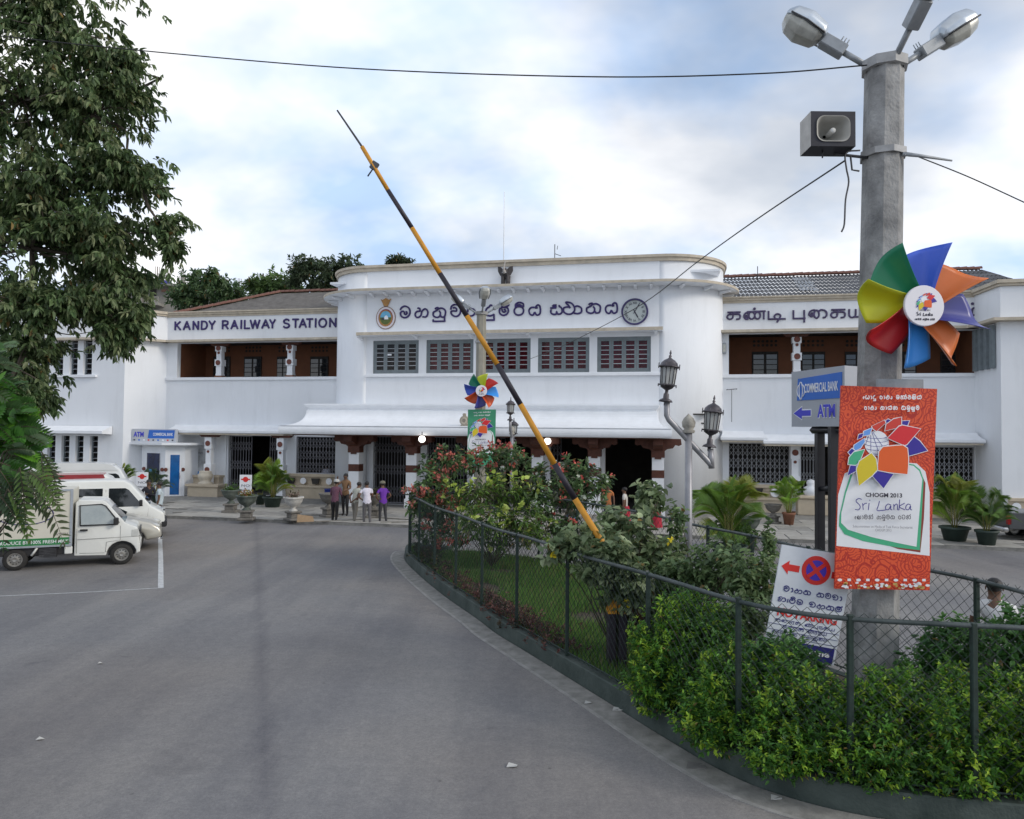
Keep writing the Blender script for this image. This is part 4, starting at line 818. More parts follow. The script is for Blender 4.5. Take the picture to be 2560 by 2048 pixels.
LP1 = lamp_post(pbase, (leanx, 0), H1, .275, .228, 'thick octagonal concrete lamp post in the near corner of the island', M_POLE)
def lum3(root, h, lean, s=1.0):
    for az, el in ((math.radians(172), .60), (math.radians(8), .58), (math.radians(280), .72)): luminaire(root, h - .02, az, el)
k0 = set(LP1.children); lum3(LP1, H1, leanx)
for c in LP1.children:
    if c not in k0: c.location.x += leanx * H1
B2 = gp(1204, 1311); p2t = at(1205, 782, float(B2[1])); H2 = float(p2t[2])
LP2 = lamp_post((float(p2t[0]) - .02, float(B2[1]), 0), (0, 0), H2, .24, .20, 'mossy concrete lamp post with green banner before the station entrance', M_POLE2)
lum3(LP2, H2, 0)

# ---------------------------------------------------------------- pinwheels
def pinwheel(c, R, yaw, cols, label, logo=True):
    root = empty('pinwheel', tuple(c), yaw, label, 'pinwheel', 'paper windmill decorations'); n = len(cols)
    for i, col in enumerate(cols):
        a0 = math.radians(90 + 4 - i * 360 / n); g = 10; m = MB(); V = []
        er = np.array([math.cos(a0), math.sin(a0)]); et = np.array([math.sin(a0), -math.cos(a0)])      # outwards, clockwise
        for a in range(g + 1):
            s = a / g
            for b in range(g + 1):
                t = b / g       # across the sheet: flat trailing edge to the edge rolled towards the viewer
                cv = max(0, t - .45) / .55; w = R * ((-.30 + .76 * t - .10 * cv * cv) * (.60 + .40 * s) + .10 * s * s); c_ = .5 * cv
                out_ = R * (.14 + s * (.76 + .16 * t - .26 * (t - .45) ** 2))
                q = er * out_ + et * w; V.append((q[0], -.02 - c_ * c_ * R * 1.5 * (.35 + .65 * s) - .03 * R * t, q[1]))
        m.add(V, [(a * (g + 1) + b, a * (g + 1) + b + 1, (a + 1) * (g + 1) + b + 1, (a + 1) * (g + 1) + b) for a in range(g) for b in range(g)], 0, True)
        o = m.build('blade', mat('blade_' + col[0], col[1], .35, .04, 3, spec=.5), root); md = o.modifiers.new('t', 'SOLIDIFY'); md.thickness = .006
    h = MB(); rr_ = R * .335; yb = -R * .30; h.lathe([(0, yb), (rr_ * .97, yb), (rr_, yb + .008), (rr_, yb + .03), (0, yb + .03)], (0, 0, 0), 40, 0, False, 'y'); hub = h.build('hub', mat('hub_white', (.78, .76, .80), .5, .03, 3), root)
    st_ = MB(); st_.tube([(0, yb + .03, 0), (0, .3, 0)], .03, 8); st_.build('axle', M_STEEL, root)
    if logo:
        for j, (k, pts) in enumerate(PETALS):
            q = MB(); q.add([((x - 455) / 620 * rr_ * 1.05, yb - .004 - .001 * (j % 3), (560 - y) / 620 * rr_ * 1.05 + rr_ * .24) for x, y in pts], [tuple(range(len(pts)))]); q.build('logo_petal', PM[k], hub)
        q = MB(); q.lathe([(0, yb - .0025), (rr_ * .15, yb - .0025)], (-rr_ * .03, 0, rr_ * .3), 16, 0, False, 'y'); q.build('logo_globe', PM['globe'], hub)
        text_obj('hub_text', 'CHOGM 2013', M_INK, hub, Matrix.Translation((0, yb - .004, -rr_ * .26)) @ Matrix.Rotation(math.pi / 2, 4, 'X'), rr_ * .13, rr_ * .55, .0005)
        q = MB(); script_line(q, -rr_ * .42, rr_ * .42, -rr_ * .50, -rr_ * .30, lambda x, z, d: (x, yb - .003 - d, z), rr_ * .035); q.build('hub_text', M_INK, hub)
        q = MB(); sinhala_line(q, SI_L3, -rr_ * .5, rr_ * .5, -rr_ * .72, -rr_ * .60, lambda x, z, d: (x, yb - .003 - d, z), rr_ * .022, .001); q.build('hub_text', M_INK, hub)
    return root
PETALS = [('navy', [(495,355),(520,335),(545,345),(500,372)]), ('navy', [(625,350),(683,347),(668,385),(622,378)]), ('red2', [(395,390),(490,343),(500,365),(430,428),(405,410)]), ('red2', [(505,375),(560,335),(620,320),(620,395),(495,425)]),
 ('navy', [(640,540),(690,478),(715,470),(760,505),(820,578),(665,622)]), ('red', [(512,482),(600,392),(625,383),(765,410),(660,530),(640,537)]), ('lblue', [(325,465),(330,430),(390,403),(375,455)]), ('navy', [(280,490),(290,455),(325,445),(315,475)]),
 ('lblue', [(250,560),(255,535),(330,485),(335,510),(300,560),(262,578)]), ('navy', [(207,590),(235,562),(258,580),(222,610)]), ('green', [(205,683),(215,630),(250,590),(330,570),(290,665),(260,690)]), ('navy', [(200,770),(222,692),(265,695),(262,735)]),
 ('navy', [(388,770),(430,735),(550,758),(475,867)]), ('yellow', [(285,848),(268,720),(290,660),(380,598),(415,640),(425,725),(385,770)]), ('orange', [(430,690),(440,585),(470,550),(560,540),(620,537),(655,560),(662,640),(660,700),(655,758),(520,745),(432,728)])]
PM = {k: mat('print_' + k, c, .55, .03, 3) for k, c in dict(navy=(.035,.02,.30), red=(.66,.02,.03), red2=(.60,.045,.03), lblue=(.13,.32,.75), green=(.06,.42,.22), yellow=(.66,.52,.02), orange=(.75,.11,.015), globe=(.80,.82,.86), white=(.78,.79,.82), brown=(.26,.04,.03), grey=(.25,.25,.28)).items()}
M_INK = mat('print_ink', (.03, .028, .05), .6, .1, 3); M_NAVYINK = mat('print_navy_ink', (.03, .02, .22), .6, .1, 3); M_WHITEINK = mat('print_white', (.82, .82, .80), .6, .03, 3)
SI_L1 = ['e','pa','aa','du',' ','ra','aa','ja','yy',' ','ma','nn_','dda','lii','ya']; SI_L2 = ['ra','aa','ja','yy',' ','na','aa','ya','ka',' ','sa','mu','llu','va']; SI_L3 = ['e','la','aa','va','k_',' ','ha','mu','va','na',' ','ra','tta','k_']
def script_line(mb, x0, x1, y0, y1, to3, w):
    ks = [('s',0,.13,0,1),('r',.13,.22,.0,.62),('i',.23,.27,0,.88),('l',.38,.55,-.05,.8),('a',.53,.66,0,.55),('n',.67,.77,0,.55),('k',.76,.88,0,.9),('a',.88,1,0,.55)]
    for k, a, b, c, d in ks: stroke_mesh(newmb(mb), LA[k], to3, w, .0008, (x0 + a * (x1 - x0), y0 + c * (y1 - y0), x0 + b * (x1 - x0), y0 + d * (y1 - y0)))
def batik(name, c0, c1):
    m = bpy.data.materials.new(name); m.use_nodes = True; nt = m.node_tree; N = nt.nodes; L = nt.links; b = N['Principled BSDF']; b.inputs['Roughness'].default_value = .55
    tc = N.new('ShaderNodeTexCoord'); n = N.new('ShaderNodeTexNoise'); n.inputs['Scale'].default_value = 5; L.new(tc.outputs['Object'], n.inputs['Vector'])
    mx = N.new('ShaderNodeMixRGB'); mx.inputs[0].default_value = .06; L.new(tc.outputs['Object'], mx.inputs[1]); L.new(n.outputs['Color'], mx.inputs[2])
    outs = []
    for sc, fr in ((3.2, 60), (9.0, 26)):
        v = N.new('ShaderNodeTexVoronoi'); v.inputs['Scale'].default_value = sc; L.new(mx.outputs[0], v.inputs['Vector'])
        q = N.new('ShaderNodeMath'); q.operation = 'MULTIPLY'; q.inputs[1].default_value = fr; L.new(v.outputs['Distance'], q.inputs[0]); s = N.new('ShaderNodeMath'); s.operation = 'SINE'; L.new(q.outputs[0], s.inputs[0]); outs.append(s.outputs[0])
    a = N.new('ShaderNodeMath'); a.operation = 'MAXIMUM'; L.new(outs[0], a.inputs[0]); L.new(outs[1], a.inputs[1])
    r = N.new('ShaderNodeValToRGB'); r.color_ramp.elements[0].position = .55; r.color_ramp.elements[1].position = .8; r.color_ramp.elements[0].color = (*c0, 1); r.color_ramp.elements[1].color = (*c1, 1); L.new(a.outputs[0], r.inputs[0]); L.new(r.outputs[0], b.inputs['Base Color']); return m
def banner(corners, bg, label, cat='banner', fringe=True, brackets=True):
    """printed board; artwork in the coordinates of its drawing (738 x 1560 units)"""
    TL, TR, BR, BL = [np.array(c) for c in corners]; ctr = (TL + TR + BR + BL) / 4; nrm = np.cross(TR - TL, BL - TL); nrm = nrm / np.linalg.norm(nrm)
    if nrm[1] > 0: nrm = -nrm
    root = empty('banner', tuple(ctr), 0, label, cat, 'banners on lamp posts')
    def uv(x, y):
        xl = 165 - 50 * (y - 75) / 1565; xr = 903 - 58 * (y - 100) / 1552; u_ = (x - xl) / (xr - xl); yt = 75 + 25 * u_; yb = 1640 + 12 * u_; return u_, (y - yt) / (yb - yt)
    def to3(x, y, d=0.0):
        u_, v = uv(x, y); p = (TL * (1 - u_) + TR * u_) * (1 - v) + (BL * (1 - u_) + BR * u_) * v; return tuple(p + nrm * d - ctr)
    q = MB(); R4 = [(TL, TR, BR, BL)]; q.add([p - ctr for p in (TL, TR, BR, BL)] + [p - ctr - nrm * .03 for p in (TL, TR, BR, BL)], [(0, 1, 2, 3), (7, 6, 5, 4), (0, 4, 5, 1), (1, 5, 6, 2), (2, 6, 7, 3), (3, 7, 4, 0)]); board = q.build('board', bg, root)
    lay = [1]
    def flat(pts, m, nm='print', grow=0.0, sm_=0):
        if sm_: pts = [tuple(p) for p in smooth_pts(pts, sm_, True)]
        if grow:
            c = np.mean(pts, 0); pts = [tuple(c + (np.array(p) - c) * (1 + grow / max(20, np.linalg.norm(np.array(p) - c)))) for p in pts]
        d = .0015 * lay[0]; lay[0] += 1; z = MB(); n = len(pts); z.add([to3(x, y, d) for x, y in pts] + [to3(x, y, d - .0012) for x, y in pts], [tuple(range(n))] + [(i, (i + 1) % n, (i + 1) % n + n, i + n) for i in range(n)]); return z.build(nm, m, root)
    flat([(190,755),(250,728),(450,690),(660,670),(745,678),(812,740),(845,900),(845,1388),(600,1360),(127,1312),(140,920)], PM['white'], 'white_card')
    flat([(700,690),(775,745),(812,830),(800,1100),(772,1362),(600,1335),(500,1300)], PM['brown'], 'card_edge')
    flat([(235,760),(190,900),(150,1080),(146,1160),(188,1222),(330,1275),(600,1325),(768,1345),(797,800),(770,725),(722,686),(660,676)], PM['green'], 'card_edge')
    flat([(252,755),(200,905),(163,1060),(162,1135),(215,1188),(400,1245),(600,1290),(742,1318),(786,800),(762,735),(718,696),(660,684)], PM['white'], 'card_face')
    gl = [(435 + 94 * math.cos(t), 522 + 97 * math.sin(t)) for t in np.linspace(0, 6.283, 28)[:-1]]; flat(gl, PM['globe'], 'globe')
    z = MB(); d = .0015 * lay[0]; lay[0] += 1
    for k in range(-2, 3):
        P = [(435 + 92 * math.cos(t) * 1, 522 + 30 * k + 95 * math.sin(t) * .25) for t in np.linspace(2.9, .25, 10)]; z.tube([to3(x, y, d) for x, y in P if (x - 435) ** 2 + (y - 522) ** 2 < 9000], .0022, 4) if sum((x - 435) ** 2 + (y - 522) ** 2 < 9000 for x, y in P) > 2 else None
        P = [(390 + k * 6 + (k * 34) * (t - 430) / 100, t) for t in np.linspace(435, 612, 8)]; P = [p for p in P if (p[0] - 435) ** 2 + (p[1] - 522) ** 2 < 9000]
        if len(P) > 2: z.tube([to3(x, y, d) for x, y in P], .0022, 4)
    z.build('globe_lines', PM['navy'], root)
    for k, pts in PETALS: flat(pts, PM['white'], 'petal_outline', 7); flat(pts, PM[k], 'petal')
    e = .0015 * (lay[0] + 1); T3 = lambda x, y, dd: to3(x, -y, e + dd)
    sx = np.linalg.norm(TR - TL) / 738
    def line(fn, nm, m):
        z = [] if brackets else MB(); fn(z)
        if brackets:
            for q in z: q.build('letter', m, root)
        else: z.build(nm, m, root)['kind'] = 'stuff'
    line(lambda z: sinhala_line(z, SI_L1, 312, 762, -186, -146, T3, 6.5, .002), 'lettering', M_WHITEINK); line(lambda z: sinhala_line(z, SI_L2, 322, 745, -268, -228, T3, 6.5, .002), 'lettering', M_WHITEINK)
    line(lambda z: script_line(z, 250, 692, -1035, -942, T3, 6.5), 'lettering', M_NAVYINK); line(lambda z: sinhala_line(z, SI_L3, 250, 680, -1106, -1066, T3, 4.5, .0012), 'lettering', M_INK)
    a0, a1 = np.array(to3(474, 930, e)), np.array(to3(574, 932, e)); ex = Vector((a1 - a0)).normalized(); ez = Vector(np.array(to3(474, 830, e)) - np.array(a0)).normalized(); ey = Vector(nrm)
    def txt(s, x, y, hgt, wid, m, bold=0):
        p = Vector(to3(x, y, e)); M = Matrix.Translation(p) @ Matrix((ex, ez, ey)).transposed().to_4x4(); text_obj('lettering', s, m, root, M, hgt * sx * 1.35, wid * sx, .0004, bold)
    txt('CHOGM 2013', 474, 934, 32, 280, M_INK, .002 * sx / .00137); txt('Subcommittee on Media of Task Force Secretariat', 465, 1170, 20, 456, PM['grey']); txt('CHOGM 2013', 470, 1196, 20, 122, PM['grey'])
    if fringe:
        rs = random.Random(3)
        for i in range(10): x = 138 + i * 71; z = [(x + 18 * math.cos(t), 1566 + 11 * math.sin(t)) for t in np.linspace(0, 6.283, 11)[:-1]]; flat(z, PM['white'], 'fringe_spot') if i % 2 == 0 else flat([(x - 13, 1556), (x + 13, 1556), (x + 13, 1574), (x - 13, 1574)], PM['white'], 'fringe_spot')
        lay[0] = 20
        for i in range(46):
            x = 125 + rs.random() * 700; y = 1590 + rs.random() * 44; r_ = rs.uniform(9, 20); z = [(min(838, max(120, x + r_ * rs.uniform(.6, 1.3) * math.cos(t))), min(1640, y + r_ * .6 * rs.uniform(.6, 1.3) * math.sin(t))) for t in np.linspace(0, 6.283, 8)[:-1]]; flat(z, PM['white'] if i % 3 else GOLD, 'fringe_spot'); lay[0] = 20 + i % 9
    if brackets:
        z = MB(); p = to3(640, 62, -.03); z.box((p[0] - .28, p[1], p[2] - .05), (p[0] + .26, p[1] + .05, p[2] + .06)); z.build('bracket', M_GREYM, root)
    return root
GOLD = mat('print_gold', (.50, .33, .10), .5, .2, 3)
banner([at(2103.6, 964, 8.8), at(2343, 972.5, 8.8), at(2324, 1476, 8.8), at(2087, 1472, 8.8)], batik('batik_orange', (.70, .085, .025), (.42, .022, .012)), 'tall orange banner with pinwheel flower logo and white card on near lamp post')
dB = float(B2[1]) - .34
banner([at(1170, 1024, dB), at(1240, 1024, dB), at(1237, 1164, dB), at(1168, 1164, dB)], mat('banner_green', (.05, .30, .16), .55, .08, 4), 'green banner with pinwheel flower logo on mossy lamp post', fringe=False, brackets=False)
BC = dict(blue=('blue', (.05, .12, .62)), orange=('orange', (.66, .16, .03)), navy=('navy', (.045, .05, .26)), lblue=('light_blue', (.05, .30, .78)), red=('red', (.48, .015, .015)), yellow=('yellow', (.58, .62, .02)), green=('green', (.01, .20, .10)), rorange=('red_orange', (.62, .09, .02)))
pinwheel(at(2284, 772, 8.72), .71, math.radians(3), [BC[k] for k in ('blue', 'orange', 'navy', 'orange', 'lblue', 'red', 'yellow', 'green')], 'large multicoloured pinwheel with white hub above the orange banner')
pinwheel(at(1204, 978, dB - .1), .66, math.radians(0), [BC[k] for k in ('yellow', 'red', 'lblue', 'rorange', 'navy', 'rorange', 'blue', 'green')], 'small far multicoloured pinwheel above the green banner')

# ---------------------------------------------------------------- horn loudspeaker
c = at(2083, 322, 8.9); SP = empty('loudspeaker', tuple(c), 0, 'boxed square horn loudspeaker fixed beside the near lamp post', 'loudspeaker')
m = MB(); hw, hh, dp = .272, .215, .34; m.add([(-hw, 0, -hh), (hw, 0, -hh), (hw, 0, hh), (-hw, 0, hh), (-hw, dp, -hh), (hw, dp, -hh), (hw, dp, hh), (-hw, dp, hh)], [(4, 5, 6, 7), (0, 1, 5, 4), (1, 2, 6, 5), (2, 3, 7, 6)], 0); m.add([(-hw, 0, -hh), (-hw, 0, hh), (-hw, dp, hh), (-hw, dp, -hh)], [(0, 1, 2, 3)], 1)
def rrect(a, b, r, y, n=6): return [(sx * (a - r) + r * math.cos(t), y, sz * (b - r) + r * math.sin(t)) for sx, sz, t0 in ((1, 1, 0), (-1, 1, 90), (-1, -1, 180), (1, -1, 270)) for t in [math.radians(t0 + 90 * k / n) for k in range(n + 1)]]
R0 = rrect(.2, .155, .1, 0); fr = [(hw, 0, hh), (-hw, 0, hh), (-hw, 0, -hh), (hw, 0, -hh)]
for q in range(4):
    seg = R0[q * 7:(q + 1) * 7]; m.add([fr[q]] + seg, [(0, k, k + 1) for k in range(1, 7)], 0); m.add([fr[q], fr[(q + 1) % 4], R0[(q + 1) * 7 % 28], seg[-1]], [(0, 1, 2, 3)], 0)
m.build('case', [mat('case_black', (.02, .02, .03), .6, .3, 6), mat('case_side_grey', (.48, .46, .43), .7, .2, 6)], SP)
m = MB(); m.loft([rrect(.205, .16, .1, -.012), rrect(.195, .15, .1, -.012), rrect(.14, .11, .07, .1), rrect(.06, .06, .05, .24), rrect(.02, .02, .015, .26)], True, 0, False, True); m.build('horn', mat('horn_grey', (.34, .33, .30), .5, .1, 4), SP)
m = MB(); m.lathe([(0, .04), (.03, .04), (.034, .05), (.028, .2)], (.02, 0, 0), 14, 0, True, 'y'); m.build('horn_centre', mat('horn_white', (.6, .6, .58), .5, .05, 3), SP)
m = MB(); m.tube([(.1, .2, -hh - .02), (.62, .25, -hh - .05)], .018, 6); m.tube([(-.07, .15, -hh), (-.07, .15, -hh - .09)], .01, 5); m.build('mount_arm', M_STEEL, SP)

# ---------------------------------------------------------------- wires
M_CAB = mat('black_cable', (.02, .02, .022), .6, .2, 9)
def cable(name, pts, r, label):
    P = smooth_pts([at(x, y, d) for x, y, d in pts], 8); o = np.array(P[0]); m = MB(); m.tube([p - o for p in P], r, 5); ob = m.build(name, M_CAB, None, tuple(o)); return tag(ob, label, 'cable')
cable('overhead_cable', [(2168,163,9.1),(1900,184,9.4),(1480,192,9.9),(900,172,10.8),(400,131,11.6),(0,90,12.4),(-260,58,13)], .0095, 'black overhead cable running from the near lamp post top to the leafy tree')
cable('drop_cable', [(2112,402,9.0),(1900,543,12),(1750,650,15),(1585,773,20),(1400,868,28),(1326,897,33)], .011, 'black cable slanting down from loudspeaker mount to a station window')
cable('side_cable', [(2295,392,9.1),(2420,442,8.8),(2560,506,8.5),(2700,570,8.2)], .0075, 'black cable sloping right and down from the near lamp post')
m = MB(); P = [at(x, y, 9.0) for x, y in ((2150,376),(2115,382),(2116,420),(2122,455),(2114,500),(2111,560),(2104,580))]; o = np.array(P[0]); m.tube([p - o for p in smooth_pts(P, 4)], .011, 5); P2 = [at(x, y, 9.0) for x, y in ((2126,390),(2130,425),(2148,428))]; m.tube([p - o for p in P2], .012, 5); tag(m.build('torn_strap', M_STEEL, None, tuple(o)), 'torn dark strap dangling under the loudspeaker mount', 'strap')
m = MB(); P = [at(x, y, 9.0) for x, y in ((2255,385),(2300,390),(2380,402))]; o = np.array(P[0]); m.tube([p - o for p in P], [.03, .022, .012], 5); tag(m.build('loose_strap', M_GREYM, None, tuple(o)), 'grey loose strap end sticking out right of the near lamp post', 'strap')

# ---------------------------------------------------------------- boom barrier
M_BY = mat('barrier_yellow', (.60, .27, .02), .55, .12, 8, .1, 40); M_BB = mat('barrier_black', (.025, .02, .03), .5, .3, 8, .1, 40)
DB_ = 11.1; bp_ = at(1535, 1500, DB_); BAR = empty('boom_barrier', (float(bp_[0]), float(bp_[1]), 0), 0, 'raised yellow and black boom barrier leaning over the road', 'barrier'); bo = np.array([bp_[0], bp_[1], 0])
seq = [((1590,1490), 'y'), ((1437,1247), 'k'), ((1386,1160), 'y'), ((1301,1011), 'k'), ((1243,911), 'y'), ((1167,790), 'k'), ((1100,684), 'y'), ((1030,570), 'k'), ((970,476), 'y'), ((905,367), 'e')]
for i in range(len(seq) - 1):
    a, b = at(*seq[i][0], DB_) - bo, at(*seq[i + 1][0], DB_) - bo; r_ = .050 - .018 * i / 9; m = MB(); m.tube([a, b], [r_, r_ - .0015], 10); m.build('boom_section', M_BY if seq[i][1] == 'y' else M_BB, BAR)
m = MB(); m.tube([at(942, 428, DB_) - bo, at(905, 367, DB_) - bo, at(843, 276, DB_) - bo], [.022, .017, .013], 7); m.build('boom_tip', M_STEEL, BAR)
m = MB(); p = at(936, 415, DB_) - bo; m.obox(p, .1, .06, .12, Matrix.Rotation(.55, 3, 'Y')); m.tube([p + np.array([.02, 0, .02]), p + np.array([-.1, 0, -.16])], .012, 5); m.build('tip_clamp', M_STEEL, BAR)
m = MB(); m.box((-.10, -.1, .15), (.02, .1, 1.62), 0, .01); m.box((.06, -.1, .15), (.18, .1, 1.62), 0, .01); m.build('barrier_post', M_BB, BAR)
m = MB(); m.box((-.106, -.106, .98), (.026, .106, 1.2)); m.box((.054, -.106, .98), (.186, .106, 1.2)); m.build('yellow_stripe', M_BY, BAR)
m = MB(); e = at(1590, 1490, DB_) - bo; m.obox(e + np.array([.05, 0, -.12]), .3, .22, .34, Matrix.Rotation(.55, 3, 'Y'), 0, .02); m.build('counterweight', mat('rusty_weight', (.10, .04, .02), .8, .4, 8), BAR)

# ---------------------------------------------------------------- bank ATM direction sign on two black posts
M_GREYP = mat('sign_grey', (.36, .38, .42), .5, .06, 2); M_BANK = mat('sign_blue', (.02, .13, .52), .45, .06, 2); M_ATM = mat('atm_blue', (.05, .05, .55), .45, .05, 3)
Cn = np.array(at(2112, 1066, 14.0)); Lf = np.array(at(1979, 1066, 15.6)); zt_, zb_ = float(at(2112, 914, 14.0)[2]), float(Cn[2]); AS = empty('atm_direction_sign', (float(Cn[0]), 14.0, 0), 0, 'grey bank direction sign with left arrow on two black posts', 'sign')
o = np.array([Cn[0], Cn[1], 0]); e1 = (Lf - Cn); e1[2] = 0; wS = np.linalg.norm(e1); e1 /= wS; n1 = np.array([e1[1], -e1[0], 0]); n1 = n1 if n1[1] < 0 else -n1
Bx = np.array([.45, .22, 0]); q = [np.zeros(3), e1 * wS, e1 * wS - n1 * .25, Bx - n1 * .05]; m = MB(); m.loft([[(p[0], p[1], z) for p in q] for z in (zb_, zt_)], True); m.build('sign_box', M_GREYP, AS)
F_ = lambda t, z, d: tuple(e1 * wS * (1 - t) + n1 * d + np.array([0, 0, zb_ + (zt_ - zb_) * z]))
def fq(pts, m_, nm, d): q = MB(); n = len(pts); q.add([F_(t, z, d) for t, z in pts] + [F_(t, z, 0) for t, z in pts], [tuple(range(n))] + [(i, (i + 1) % n, (i + 1) % n + n, i + n) for i in range(n)]); return q.build(nm, m_, AS)
fq([(.12, .47), (.14, .86), (.96, .90), (.96, .47)], M_BANK, 'blue_panel', .012); fq([(.03, .24), (.22, .37), (.22, .31), (.40, .31), (.40, .17), (.22, .17), (.22, .11)], M_WHITEINK, 'arrow_border', .006); fq([(.05, .24), (.215, .345), (.215, .29), (.39, .29), (.39, .19), (.215, .19), (.215, .135)], M_ATM, 'arrow', .012)
def sgn(s, t, z, hgt, wid, m_, d, bold=0): ex = Vector(-e1); ez = Vector((0, 0, 1)); ey = Vector(n1); M = Matrix.Translation(F_(t, z, d)) @ Matrix((ex, ez, ey)).transposed().to_4x4(); text_obj('lettering', s, m_, AS, M, hgt, wid, .001, bold)
sgn('COMMERCIAL BANK', .585, .60, .26, wS * .62, M_WHITEINK, .016, .004); sgn('ATM', .695, .16, .34, wS * .32, M_WHITEINK, .010, .022); sgn('ATM', .69, .165, .34, wS * .32, M_ATM, .014, .012)
q = MB()
for k, (rx, a0, a1) in enumerate(((.10, 120, 240), (.10, -60, 60), (.045, 90, 270), (.045, -90, 90))):
    q.tube([F_(.205 + rx * .75 * math.cos(math.radians(a0 + (a1 - a0) * j / 8)), .64 + .12 * math.sin(math.radians(a0 + (a1 - a0) * j / 8)) * (1 if k < 2 else 1.3), .016) for j in range(9)], .012, 5)
q.build('bank_symbol', M_WHITEINK, AS)
for px in (2049, 2083):
    p = at(px, 1069, 14.4 if px > 2060 else 14.9) - o; m = MB(); m.box((p[0] - .075, p[1] - .075, 0), (p[0] + .075, p[1] + .075, zb_ - .005)); m.build('post', mat('post_black', (.012, .012, .016), .4, .2, 6), AS)
m = MB(); p, p2 = at(2049, 1222, 14.9) - o, at(2083, 1222, 14.4) - o; m.tube([p, p2], .05, 8); m.build('cross_bar', MATS['post_black'], AS)
m = MB(); p, p2 = at(2030, 1072, 15.0) - o, at(2120, 1072, 14.1) - o; m.tube([p + np.array([0, 0, -.03]), p2 + np.array([0, 0, -.03])], .07, 4); m.build('top_bar', MATS['post_black'], AS)

# ---------------------------------------------------------------- leaning no-parking board
dN = 8.97; NC = [np.array(at(*p, dN)) for p in ((1955.4,1361.5),(2135.7,1393),(2084.6,1664),(1908.5,1631))]; ctr = sum(NC) / 4; NP = empty('no_parking_sign', tuple(ctr), 0, 'white no parking board leaning among shrubs below the orange banner', 'sign')
def n3(x, y, d=0.0):
    """board coordinates: 0..100 across, 0..150 down"""
    u_, v = x / 100, y / 150; p = (NC[0] * (1 - u_) + NC[1] * u_) * (1 - v) + (NC[3] * (1 - u_) + NC[2] * u_) * v; return tuple(p - ctr + np.array([0, -1, 0]) * d)
def nq(pts, m_, nm, d): q = MB(); n = len(pts); q.add([n3(x, y, d) for x, y in pts] + [n3(x, y, d - .003) for x, y in pts], [tuple(range(n))] + [(i, (i + 1) % n, (i + 1) % n + n, i + n) for i in range(n)]); return q.build(nm, m_, NP)
q = MB(); q.add([n3(*p, 0) for p in ((0,0),(100,0),(100,150),(0,150))] + [n3(*p, -.02) for p in ((0,0),(100,0),(100,150),(0,150))], [(0, 1, 2, 3), (7, 6, 5, 4), (0, 4, 5, 1), (1, 5, 6, 2), (2, 6, 7, 3), (3, 7, 4, 0)]); q.build('board', mat('board_white', (.60, .63, .68), .5, .08, 3), NP)
M_RED = mat('sign_red', (.62, .025, .02), .5, .06, 3); M_SBLUE = mat('sign_symbol_blue', (.06, .03, .42), .5, .06, 3); M_NV = mat('sign_navy', (.02, .02, .16), .5, .1, 3)
ci = lambda r, k=28: [(52 + r * math.cos(2 * math.pi * i / k), 27 + r * math.sin(2 * math.pi * i / k)) for i in range(k)]
nq(ci(20), M_RED, 'symbol_ring', .004); nq(ci(14), M_SBLUE, 'symbol_disc', .007)
for a in (45, 135):
    ca, sa = math.cos(math.radians(a)), math.sin(math.radians(a)); nq([(52 + ca * t - sa * w_, 27 + sa * t + ca * w_) for t, w_ in ((-15, -2.6), (15, -2.6), (15, 2.6), (-15, 2.6))], M_RED, 'symbol_bar', .010 + a * .00001)
nq([(4, 29), (14, 20), (14, 25), (29, 25), (29, 34), (14, 34), (14, 39)], M_RED, 'arrow', .004); nq([(74, 25), (90, 25), (90, 20), (98, 29), (90, 39), (90, 34), (74, 34)], M_RED, 'arrow', .004)
T2 = lambda x, y, d: n3(x, -y, .004 + d)
for ks, x0, x1, y in ((['va','aa','ha','na',' ','na','va','ta','aa'], 12, 94, 63), (['ka','ae','bii','ma',' ','ta','ha','na','m_'], 6, 97, 78)): q = []; sinhala_line(q, ks, x0, x1, -y, -y + 9, T2, 1.25, .002); [k_.build('letter', M_NV, NP) for k_ in q]
exN = Vector(NC[1] - NC[0]).normalized(); ezN = Vector(NC[0] - NC[3]).normalized(); MN = Matrix((exN, ezN, exN.cross(ezN))).transposed().to_4x4(); wN = float(np.linalg.norm(NC[1] - NC[0]))
text_obj('lettering', 'NO PARKING', M_RED, NP, Matrix.Translation(n3(51, 96, .006)) @ MN, wN * .155, wN * .82, .001, .004)
for x0, x1, y, ks in ((8,44,105,['*ka','*ai','*ra','*ka']), (50,92,105,['*nn_','*pu','*ta','*ka','*ya']), (20,50,113,['*ta','*ai','*ka']), (55,82,113,['*nn_','*ra','*ta','*ya']), (6,42,121,['ka','ra','da','na']), (48,84,121,['ma','ha','nu','va','ra'])): q = MB(); sinhala_line(q, ks, x0, x1, -y, -y + 4.5, T2, .7, .001); q.build('lettering', M_NV, NP)['kind'] = 'stuff'
for y in (108, 116, 124): nq([(1, y), (99, y), (99, y + .6), (1, y + .6)], M_NV, 'rule', .004)
nq([(22, 128), (97, 128), (97, 149), (22, 149)], M_NV, 'navy_panel', .004); text_obj('lettering', 'new zone', M_WHITEINK, NP, Matrix.Translation(n3(60, 141, .008)) @ MN, wN * .11, wN * .6, .001, .003)
m = MB()
for x in (18, 82): m.tube([n3(x, 100, -.05), (n3(x, 150, -.05)[0], n3(x, 150, -.05)[1], -float(ctr[2]) + .15)], .025, 6)
m.build('stake', M_STEEL, NP)

